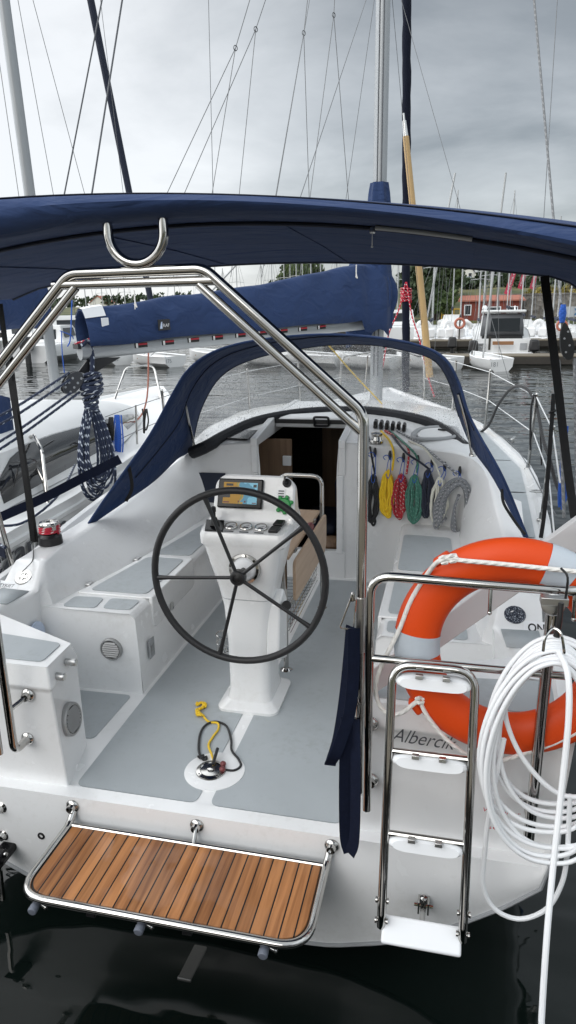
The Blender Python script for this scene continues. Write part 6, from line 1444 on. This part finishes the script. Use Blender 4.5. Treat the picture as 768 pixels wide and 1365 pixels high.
# ---- dinghies
def dinghy(px, y, w, l, rot, label, mast_px=None, num='', mat='gel2', cover=False):
    x = fpx(px, y, -.3); t = thing('sailing_dinghy', (x, y, WATER), label, 'dinghy', 'white dinghies moored at the pier')
    ca, sa = math.cos(rad(rot)), math.sin(rad(rot))
    def T(u, v, z): return V((x+u*ca-v*sa, y+u*sa+v*ca, WATER+z))
    rows = []
    for k in range(9):
        s = k/8; b = w/2*lerp_table([(0, .80), (.35, 1), (.7, .8), (1, .05)], s); v = l*s; sh = .50+.16*s*s; kl = -.12+.3*s**3
        rows.append([T(u*b, v, zz) for u, zz in ((-.86, sh-.03), (-1, sh), (-1.04, sh-.03), (-1.0, sh-.08), (-.92, .16+.1*s), (-.6, .0+.12*s*s), (0, kl), (.6, .0+.12*s*s), (.92, .16+.1*s), (1.0, sh-.08), (1.04, sh-.03), (1, sh), (.86, sh-.03))])
    g = MB(); g.grid(rows); g.add(rows[0][2:11], [tuple(range(9))]); h_ = g.build('hull', M[mat], t, ang=40)
    g = MB(); rows = [[T(u*w/2*lerp_table([(0, .76), (.35, .92), (.7, .72), (1, .03)], s)*.95, l*s+.02, .40+.1*s*s+(-.22 if abs(u) < .62 and .12 < s < .72 else 0)) for u in (-1, -.75, -.55, 0, .55, .75, 1)] for s in (0, .1, .14, .3, .45, .6, .7, .74, .9, .98)]; g.grid(rows); g.build('inner_deck', M['white_plastic'], t, ang=30)
    g = MB(); 
    for s in (.3, .62): g.obox(T(0, l*s, .36), V((ca, sa, 0))*w*.40, V((-sa, ca, 0))*.09, V((0, 0, .02)))
    g.build('thwart', M['stripe_wood'], t, smooth=False)
    if num: text(num, 'sail_number', M['greyplastic'], h_, T(-w*.36, -.015, .20), (ca, sa, 0), (0, 0, 1), .17)
    if mast_px:
        tp = at(mast_px[0], mast_px[1], y=y+l*.5); b0 = T(0, l*.62, .35); g = MB(); g.tube([b0, b0.lerp(tp, 1.0)+(tp-b0)*.08], .038, 8); m_ = g.build('mast', M['alu_far'], t)
        g = MB(); mid = b0.lerp(tp, .7)
        for u in (-1, 1): g.tube([mid, T(u*w*.45, l*.5, .45)], .008, 4)
        g.tube([mid, T(0, l, .6)], .008, 4); g.build('stay', M['wire'], t)
        if cover: g = MB(); g.tube([T(0, l*.6, .95), T(0, l*.02, .95)], .08, 10); g.build('boom', M['canvas2'], t)
    return t
dinghy(672, 26.3, 1.25, 2.3, 28, 'white open dinghy moored at the pier before the covered cruiser', (672, 250), '181')
dinghy(612, 27.0, 1.4, 2.8, 62, 'white dinghy half hidden by the right edge of the sprayhood', (603, 250), '')
dinghy(528, 27.5, 1.5, 2.9, 66, 'white dinghy seen through the hood window right of the mast', None, '', cover=False)
dinghy(455, 28.5, 1.6, 3.0, 70, 'white dinghy seen under the right end of the boom', None, '')
dinghy(382, 29, 1.5, 3.0, 64, 'white dinghy behind the middle of the boom', None, '')
dinghy(232, 28.0, 1.6, 2.9, 64, 'white dinghy numbered 175 lying under the boom', (318, 350), '175')
dinghy(160, 29.0, 1.6, 2.6, 60, 'white dinghy numbered 225 near the after end of the boom', None, '225')
dinghy(308, 30, 1.5, 2.8, 64, 'white dinghy seen between the boom and the sprayhood top', None, '')

# ---- covered cruiser with its back to us
cx = fpx(670, 34, 0); MC = thing('motor_cruiser', (cx, 34, WATER), 'white motor cruiser with grey canvas cockpit cover moored stern-on at the pier', 'motor boat')
g = MB(); rows = []
for y, b, zs in ((33.8, 1.28, .62), (34.6, 1.32, .72), (36, 1.34, .95), (38, 1.2, 1.1), (39.4, .75, 1.25), (40.2, .1, 1.35)):
    rows.append([V((cx+x*b, y, z)) for x, z in ((-1, zs), (-1.02, zs-.1), (-.96, .1), (-.85, -.45), (0, -.8), (.85, -.45), (.96, .1), (1.02, zs-.1), (1, zs))])
g.grid(rows); g.add(rows[0], [tuple(range(9))]); g.grid([[r[0]-V((0, 0, .05)), r[8]-V((0, 0, .05))] for r in rows]); g.build('hull', M['gel2'], MC, ang=35)
g = MB(); g.prism([V((cx-.98, 34.9, .55)), V((cx+.98, 34.9, .55)), V((cx+.90, 34.9, 1.62)), V((cx-.90, 34.9, 1.62))], V((0, 2.6, .0))); g.build('cabin', M['gel2'], MC, bevel=.06)
g = MB(); rows = [[V((cx-1.0, 34.2, .72)), V((cx+.98, 34.2, .72))], [V((cx-.96, 34.15, 1.2)), V((cx+.96, 34.15, 1.2))], [V((cx-.86, 34.4, 1.72)), V((cx+.90, 34.4, 1.72))], [V((cx-.86, 34.9, 1.76)), V((cx+.90, 34.9, 1.76))]]; g.grid(rows)
for s in (-1, 1): g.grid([[V((cx+s*.99, 34.2, .72)), V((cx+s*.99, 35.2, .78))], [V((cx+s*.88, 34.4, 1.72)), V((cx+s*.88, 35.2, 1.74))]])
cov = g.build('cockpit_cover', M['mesh_cover'], MC, solid=.01)
g = MB(); g.box((cx-.55, 34.1, .95), (cx+.78, 34.14, 1.55)); g.build('cover_window', M['pane'], cov, bevel=.0)
g = MB(); g.box((cx-.92, 34.12, .52), (cx+.94, 34.2, .74)); g.build('cover_skirt', M['black'], MC)
g = MB(); g.prism([V((cx-1.0, 34.25, 1.80)), V((cx+1.05, 34.25, 1.80)), V((cx+1.0, 37.2, 1.74)), V((cx-.95, 37.2, 1.74))], V((0, 0, .13))); g.build('hardtop', M['gel2'], MC, bevel=.05)
g = MB(); g.ball((cx-.85, 34.7, 2.02), .13); g.build('radar_dome', M['white_plastic'], MC); g = MB(); g.lathe((cx+.55, 34.8, 1.9), (0, 0, 1), [(.04, 0), (.03, .2), (0, .22)], 8); g.build('stern_light', M['white_plastic'], MC)
g = MB(); g.box((cx-1.4, 33.2, -.1), (cx+1.4, 33.8, .0)); g.build('bathing_platform', M['gel2'], MC, bevel=.04)
for k in range(3): g = MB(); g.box((cx-1.2, 33.65+.0, .05+.16*k), (cx-.75, 33.79, .09+.16*k)); g.build('step', M['greyplastic'], MC)
g = MB(); g.box((cx+.82, 33.74, .10), (cx+1.14, 33.79, .42)); g.build('stern_locker', M['greyplastic'], MC, bevel=.02)
g = MB(); g.box((cx-.45, 33.3, .0), (cx+.5, 33.5, .16)); o = g.build('wooden_crate', M['stripe_wood'], None, bevel=.01); tag(o, 'low brown wooden crate on the pier edge before the cruiser', 'crate')
g = MB(); g.box((cx-.62, 33.76, .1), (cx-.52, 33.79, .75)); g.build('boarding_ladder', M['dark_pile'], MC)

MC.location.z -= .36
# ---- pedal boats lined up behind the farther pier
def pedal():
    t = thing('pedal_boat', (0, 0, 0), 'x', 'pedal boat', 'white pedal boats behind the far pier')
    g = MB()
    for s in (-1, 1):
        g.grid([[V((s*.45+.26*math.cos(a_)*w, y, .22+.25*math.sin(a_)*w)) for a_ in [2*math.pi*j/10 for j in range(10)]] for y, w in ((-1.3, .1), (-1.1, .8), (-.4, 1), (.6, 1), (1.1, .7), (1.35, .1))], closed=True)
    g.build('float', M['gel2'], t)
    g = MB(); g.box((-.62, -.7, .36), (.62, .8, .5)); g.box((-.58, -.75, .5), (-.08, -.55, 1.0)); g.box((.08, -.75, .5), (.58, -.55, 1.0)); g.build('seat', M['white_plastic'], t, bevel=.07)
    g = MB(); g.tube(catmull([V((0, .5, .45)), V((.10, .62, .8)), V((0, .7, 1.15)), V((-.22, .62, 1.34)), V((-.42, .5, 1.22)), V((-.46, .45, .95))], 5), [.20, .19, .18, .17, .16, .15, .15, .14, .14, .14, .14, .14, .14, .14, .14, .14, .13, .13, .13, .13, .12, .12, .12, .11, .10, .09], 10); g.build('arched_neck', M['gel2'], t)
    return t
pb0 = pedal(); pls = [(577, 42.9, 20, 'white pedal boat beside the tan pole, leftmost of the row'), (585, 44.2, -60, 'white pedal boat turned sideways behind the leftmost one'), (604, 43.0, 10, 'white pedal boat with arched neck left of the ring lifebuoy'), (621, 43.1, 160, 'white pedal boat with arched neck right of the ring lifebuoy'), (632, 44.5, 30, 'white pedal boat partly behind the cruiser'), (720, 43.2, -20, 'white pedal boat right of the cruiser, next to the dark strap'), (742, 43.6, 15, 'white pedal boat at the right beyond the dark strap'), (566, 43.5, 0, 'white pedal boat seen left of the tan pole')]
for k, (px, y, rz_, lb_) in enumerate(pls):
    loc = V((fpx(px, y, 0), y, -.55))
    if k == 0: pb0.location = loc; pb0.rotation_euler.z = rad(rz_); pb0['label'] = lb_
    else: dup(pb0, loc, lb_, rad(rz_))
def ring_post(px, py, y, lb_):
    p = at(px, py, y=y); t = thing('rescue_ring', (p.x, y, -.2), lb_, 'lifebuoy'); g = MB(); g.tube([p+V((.26*math.cos(2*math.pi*k/28), -.06, .26*math.sin(2*math.pi*k/28))) for k in range(28)], .075, 8, closed=True); g.build('ring', pbr('faded_orange', (.42, .14, .09), .6), t); g = MB(); g.box((p.x-.04, y, -.3), (p.x+.04, y+.08, p.z+.5)); g.build('post', M['dark_pile'], t)
ring_post(613, 431, 42.0, 'faded orange ring lifebuoy on a post over the far pier'); ring_post(749, 434, 42.4, 'faded orange ring lifebuoy on the far pier at the right edge')
def outboard(px, py, y, lb_):
    p = at(px, py, y=y); t = thing('outboard_motor', (p.x, y, WATER), lb_, 'outboard motor'); g = MB(); g.box((p.x-.24, y-.25, p.z-.2), (p.x+.24, y+.3, p.z+.32), .8); g.build('cowl', M['black'], t, bevel=.08); g = MB(); g.box((p.x-.08, y-.1, -1.0), (p.x+.08, y+.12, p.z-.18)); g.build('leg', M['black'], t, bevel=.02)
outboard(631, 463, 33.3, 'black outboard motor on the left of the covered cruiser'); outboard(603, 458, 36, 'black outboard motor tilted behind the nearer pier'); outboard(712, 462, 33.4, 'black outboard motor right of the covered cruiser')
# ---- boats at the left, seen through the arch and under the covers
def motorboat(px, y, w, label, rot=0, ob=True, sc=1.0):
    x = fpx(px, y, 0); t = thing('motor_boat', (x, y, WATER), label, 'motor boat'); 
    def T(u, v, z): return V((x+(u*math.cos(rad(rot))-v*math.sin(rad(rot)))*sc, y+(u*math.sin(rad(rot))+v*math.cos(rad(rot)))*sc, WATER+z*sc))
    g = MB(); rows = []
    for v, b, zs in ((0, 1.1, .85), (1.5, 1.2, .9), (3.5, 1.1, 1.0), (4.8, .6, 1.15), (5.4, .05, 1.25)): rows.append([T(a_*b, v, z) for a_, z in ((-.9, zs-.02), (-1, zs), (-1.03, zs-.1), (-.95, .3), (-.6, 0), (0, -.2), (.6, 0), (.95, .3), (1.03, zs-.1), (1, zs), (.9, zs-.02))])
    g.grid(rows); g.add(rows[0], [tuple(range(11))]); g.grid([[r[0], r[10]] for r in rows]); g.build('hull', M['gel2'], t, ang=35)
    g = MB(); g.grid([[T(u, 1.6+.2*k, .9) for u in (-.9, .9)] for k in (0,)]+[[T(u, 1.7, 1.75) for u in (-.75, .75)], [T(u, 3.0, 1.75) for u in (-.7, .7)], [T(u, 3.9, 1.05) for u in (-.7, .7)]])
    for s in (-1, 1): g.grid([[T(s*.9, 1.6, .9), T(s*.75, 1.7, 1.75)], [T(s*.8, 3.0, .95), T(s*.7, 3.0, 1.75)], [T(s*.7, 3.9, 1.05), T(s*.7, 3.9, 1.05)]])
    cb_ = g.build('cabin', M['gel2'], t, ang=25)
    g = MB(); g.obox(T(0, 1.64, 1.32), T(.5, 0, 0)-T(0, 0, 0), V((0, .02, 0)), V((0, 0, .25))*sc)
    g.build('rear_window', M['pane'], cb_)
    for s in (-1, 1):
        g = MB(); g.prism([T(s*.87, 1.85, 1.15), T(s*.83, 3.0, 1.2), T(s*.76, 2.95, 1.62), T(s*.78, 1.9, 1.62)], V((s*.02, 0, 0))); g.build('side_window', M['pane'], cb_, smooth=False)
    if ob:
        g = MB(); g.obox(T(.0, -.35, .95), V((.24*sc, 0, 0)), V((0, .28*sc, 0)), V((0, 0, .34*sc))); o = g.build('outboard', M['black'], t, bevel=.09*sc); g = MB(); g.obox(T(0, -.3, .2), V((.09*sc, 0, 0)), V((0, .12*sc, 0)), V((0, 0, .6*sc))); g.build('outboard_leg', M['black'], o)
    return t
motorboat(38, 30, 2.2, 'white motor boat with a black outboard at the far left behind the grey arch'); motorboat(88, 33, 2.2, 'white cabin boat with square windows behind the left mast', 25, False, 1.25); motorboat(-6, 34, 2.2, 'white motor boat farthest left, mostly behind the dark straps', -10, True, 1.1)
motorboat(536, 47, 2.2, 'white cabin boat seen right of the boom cover behind the furled sail', 10, False, 1.2)
# sailboats beyond: one built, the rest copies
def sailboat():
    t = thing('distant_sailboat', (0, 0, 0), 'x', 'sailing boat', 'distant sailboats in the marina')
    g = MB(); rows = []
    for v, b, zs in ((0, .95, .75), (1.5, 1.2, .75), (3.5, 1.2, .8), (5.2, .8, .9), (6.6, .05, 1.05)): rows.append([V((a_*b, v, z)) for a_, z in ((-.9, zs), (-1, zs), (-.95, .25), (-.5, -.1), (0, -.3), (.5, -.1), (.95, .25), (1, zs), (.9, zs))])
    g.grid(rows); g.add(rows[0], [tuple(range(9))]); g.grid([[r[0], r[8]] for r in rows]); g.build('hull', M['gel2'], t, ang=35)
    g = MB(); g.grid([[V((x_, v, z)) for x_, z in ((-b, .75), (-b*.85, z1), (b*.85, z1), (b, .75))] for v, b, z1 in ((1.6, .8, 1.2), (3.5, .75, 1.2), (4.8, .5, .95))]); g.add([V((-.8, 1.6, .75)), V((-.68, 1.6, 1.2)), V((.68, 1.6, 1.2)), V((.8, 1.6, .75))], [(0, 1, 2, 3)]); g.build('cabin', M['gel2'], t, ang=30)
    g = MB(); g.tube([V((0, 3.6, 1.0)), V((0, 3.55, 9.2))], .052, 8); m_ = g.build('mast', M['alu_far'], t)
    g = MB(); g.tube([V((-.75, 3.5, 5.6)), V((0, 3.6, 5.7)), V((.75, 3.5, 5.6))], .03, 5); g.build('spreader', M['alu_far'], m_)
    g = MB(); g.tube([V((0, 3.55, 9.1)), V((0, 6.5, 1.05))], .012, 4); g.tube([V((0, 3.55, 9.1)), V((0, .05, .8))], .012, 4)
    for s in (-1, 1): g.tube([V((0, 3.55, 8.9)), V((s*.75, 3.5, 5.6)), V((s*1.15, 3.4, .8))], .010, 4)
    g.build('rigging', M['wire'], m_)
    g = MB(); g.tube([V((0, 3.5, 1.65)), V((0, .4, 1.6))], .11, 8); g.build('boom_cover', M['canvas2'], t)
    return t
sb0 = sailboat(); LBL = 'distant white sailboat in the marina, its bare mast rising above the moored boats'
spots = [(576, 47), (613, 48), (643, 46), (651, 50), (661, 47.5), (735, 47), (742, 49), (757, 46), (724, 52), (637, 54), (693, 56), (707, 58),
         (318, 64), (350, 72), (364, 66), (380, 70), (388, 78), (396, 68), (404, 75), (415, 70), (428, 66), (448, 70), (478, 64), (300, 80), (270, 74), (236, 70), (170, 66), (140, 72), (118, 62), (20, 58), (62, 60), (529, 60), (602, 60), (674, 62)]
for k, (px, y) in enumerate(spots):
    R = random.Random(k+5); loc = V((fpx(px, y+3.6, 0), y, WATER)); sc = V((1, 1, R.uniform(.72, .95)))
    if px in (602, 674): sc = V((1, 1, 1.25))
    if k == 0: sb0.location = loc; sb0.scale = sc; sb0['label'] = LBL
    else: dup(sb0, loc, LBL, 0, sc)

# ---- the pier the photograph was taken from, and an unseen wooded bank added to darken reflections
t = thing('timber_pier', (0, -2.6, WATER), 'timber pier just astern of the yacht, at the water edge in front', 'pier', 'timber piers of the marina')
for k in range(19): g = MB(); g.box((-14, -3.9+.135*k, .24), (14, -3.9+.135*k+.125, .285)); g.build('deck_board', M['dock'], t, smooth=False)
g = MB(); g.box((-14, -1.50, -.12), (14, -1.38, .235)); g.build('fender_beam', M['dark_pile'], t, smooth=False)
for x in (-9, -4.5, 4.5, 9): g = MB(); g.lathe((x, -1.62, -1.6), (0, 0, 1), [(.14, 0), (.14, 1.83), (0, 1.83)], 12); g.build('pile', M['dark_pile'], t)
g = MB(); g.grid([[V((x, y, z+.4*noise.noise(V((x*.05, y*.05, 3))))) for x in range(-200, 201, 20)] for y, z in ((-46, -1.4), (-49, .4), (-60, 1.2), (-90, 2.5))]); o = g.build('added_bank', bpy.data.materials['shore_ground'], recalc=False); o['kind'] = 'structure'
g = MB(); rng = random.Random(79)
for k in range(50):
    x = -100+4.1*k; crown_mesh(g, (x, rng.uniform(-58, -52), 4.2), (4.5, 3, rng.uniform(3.2, 5)), 70, .8, rng, lobes=5)
o = g.build('added_wood', M['leaf_b'], smooth=False, recalc=False); o['kind'] = 'stuff'; tag(o, 'unseen dark wood added astern to darken reflections in the steel', 'woodland')
# ================================================================ water, sky, light, camera
g = MB(); g.add([V((-900, -200, WATER)), V((900, -200, WATER)), V((900, 900, WATER)), V((-900, 900, WATER))], [(0, 1, 2, 3)]); wo = g.build('water', M['water'], smooth=False); wo['kind'] = 'structure'
wd = bpy.data.worlds.new('World'); SC.world = wd; wd.use_nodes = True
nt = wd.node_tree; N, L = nt.nodes, nt.links; N.clear()
SUN_AZ, SUN_EL = -166.0, 29.0                # degrees from the yacht's bow: astern, to port
out = N.new('ShaderNodeOutputWorld')
sky = N.new('ShaderNodeTexSky'); sky.sky_type = 'NISHITA'; sky.sun_disc = False; sky.sun_elevation = rad(SUN_EL); sky.sun_rotation = rad(SUN_AZ)
bg1 = N.new('ShaderNodeBackground'); bg1.inputs['Strength'].default_value = .10; L.new(sky.outputs[0], bg1.inputs['Color'])
tc = N.new('ShaderNodeTexCoord'); sp = N.new('ShaderNodeSeparateXYZ'); L.new(tc.outputs['Generated'], sp.inputs[0])
def mth(op, a, b=None, c=None):
    n = N.new('ShaderNodeMath'); n.operation = op
    for i, q_ in enumerate((a, b, c)):
        if q_ is None: continue
        if isinstance(q_, (int, float)): n.inputs[i].default_value = q_
        else: L.new(q_, n.inputs[i])
    return n.outputs[0]
zz = mth('ADD', mth('MAXIMUM', sp.outputs['Z'], 0), .16)
cv = N.new('ShaderNodeCombineXYZ'); L.new(mth('DIVIDE', sp.outputs['X'], zz), cv.inputs[0]); L.new(mth('DIVIDE', sp.outputs['Y'], zz), cv.inputs[1]); cv.inputs[2].default_value = 1.7
n1 = N.new('ShaderNodeTexNoise'); n1.inputs['Scale'].default_value = .95; n1.inputs['Detail'].default_value = 8; n1.inputs['Roughness'].default_value = .56; n1.inputs['Distortion'].default_value = .25; L.new(cv.outputs[0], n1.inputs['Vector'])
n2 = N.new('ShaderNodeTexNoise'); n2.inputs['Scale'].default_value = .30; n2.inputs['Detail'].default_value = 3; L.new(cv.outputs[0], n2.inputs['Vector'])
sd = V((math.sin(rad(SUN_AZ))*math.cos(rad(SUN_EL)), math.cos(rad(SUN_AZ))*math.cos(rad(SUN_EL)), math.sin(rad(SUN_EL))))
def mapr(v, a0, a1, b0, b1, smooth=True):
    n = N.new('ShaderNodeMapRange'); n.interpolation_type = 'SMOOTHSTEP' if smooth else 'LINEAR'
    for k_, q_ in (('From Min', a0), ('From Max', a1), ('To Min', b0), ('To Max', b1)): n.inputs[k_].default_value = q_
    L.new(v, n.inputs['Value']); return n.outputs[0]
thin = mapr(sp.outputs['X'], -.06, -.46, 0, .50)                      # the cloud is thinner to port than to starboard
low = mapr(sp.outputs['Z'], .22, .02, 0, .10)
f = mth('ADD', mth('ADD', mth('MULTIPLY', n1.outputs['Fac'], .70), mth('MULTIPLY', n2.outputs['Fac'], .26)), mth('ADD', thin, low))
rp = N.new('ShaderNodeValToRGB'); e = rp.color_ramp.elements
e[0].position = .38; e[0].color = (.165, .178, .188, 1); e[1].position = .95; e[1].color = (.72, .735, .75, 1)
e2 = e.new(.52); e2.color = (.232, .249, .262, 1); e3 = e.new(.72); e3.color = (.46, .48, .495, 1)
L.new(f, rp.inputs['Fac'])
bg2 = N.new('ShaderNodeBackground'); bg2.inputs['Strength'].default_value = 1.0; fill_boost = mth('ADD', mapr(sp.outputs['Z'], .36, .62, 1, 2.9), mth('ADD', mapr(sp.outputs['Y'], .35, -.25, 0, .35), mth('ADD', mapr(sp.outputs['X'], .30, .62, 0, 1.7), mapr(sp.outputs['X'], -.64, -.86, 0, 1.3)))); L.new(fill_boost, bg2.inputs['Strength'])  # sky brightened overhead, astern and abeam, out of view, to light the cockpit
L.new(rp.outputs['Color'], bg2.inputs['Color'])
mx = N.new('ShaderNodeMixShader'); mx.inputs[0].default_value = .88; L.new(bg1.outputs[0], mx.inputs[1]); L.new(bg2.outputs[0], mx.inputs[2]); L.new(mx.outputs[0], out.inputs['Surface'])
sl_ = bpy.data.lights.new('sun', 'SUN'); sl_.energy = .6; sl_.angle = rad(34); sl_.color = (1, .97, .93)
so_ = bpy.data.objects.new('sun', sl_); COL.objects.link(so_); so_.rotation_euler = (-sd).to_track_quat('-Z', 'Y').to_euler(); so_.location = (0, 0, 20)
cd = bpy.data.cameras.new('camera'); co = bpy.data.objects.new('camera', cd); COL.objects.link(co)
cd.sensor_fit = 'VERTICAL'; cd.sensor_height = 36; cd.lens = FPX/1365*36; cd.clip_start = .05; cd.clip_end = 3000
mw = Matrix((CR, CU, -CF)).transposed().to_4x4(); mw.translation = CAMLOC; co.matrix_world = mw; SC.camera = co
SC.view_settings.view_transform = 'Standard'; SC.view_settings.look = 'None'; SC.view_settings.gamma = 1; SC.view_settings.exposure = .46
SC.render.engine = 'CYCLES'
SC.cycles.max_bounces = 10; SC.cycles.diffuse_bounces = 6; SC.cycles.glossy_bounces = 5; SC.cycles.transparent_max_bounces = 12; SC.cycles.caustics_reflective = False; SC.cycles.caustics_refractive = False
SC.cycles.sample_clamp_indirect = 6
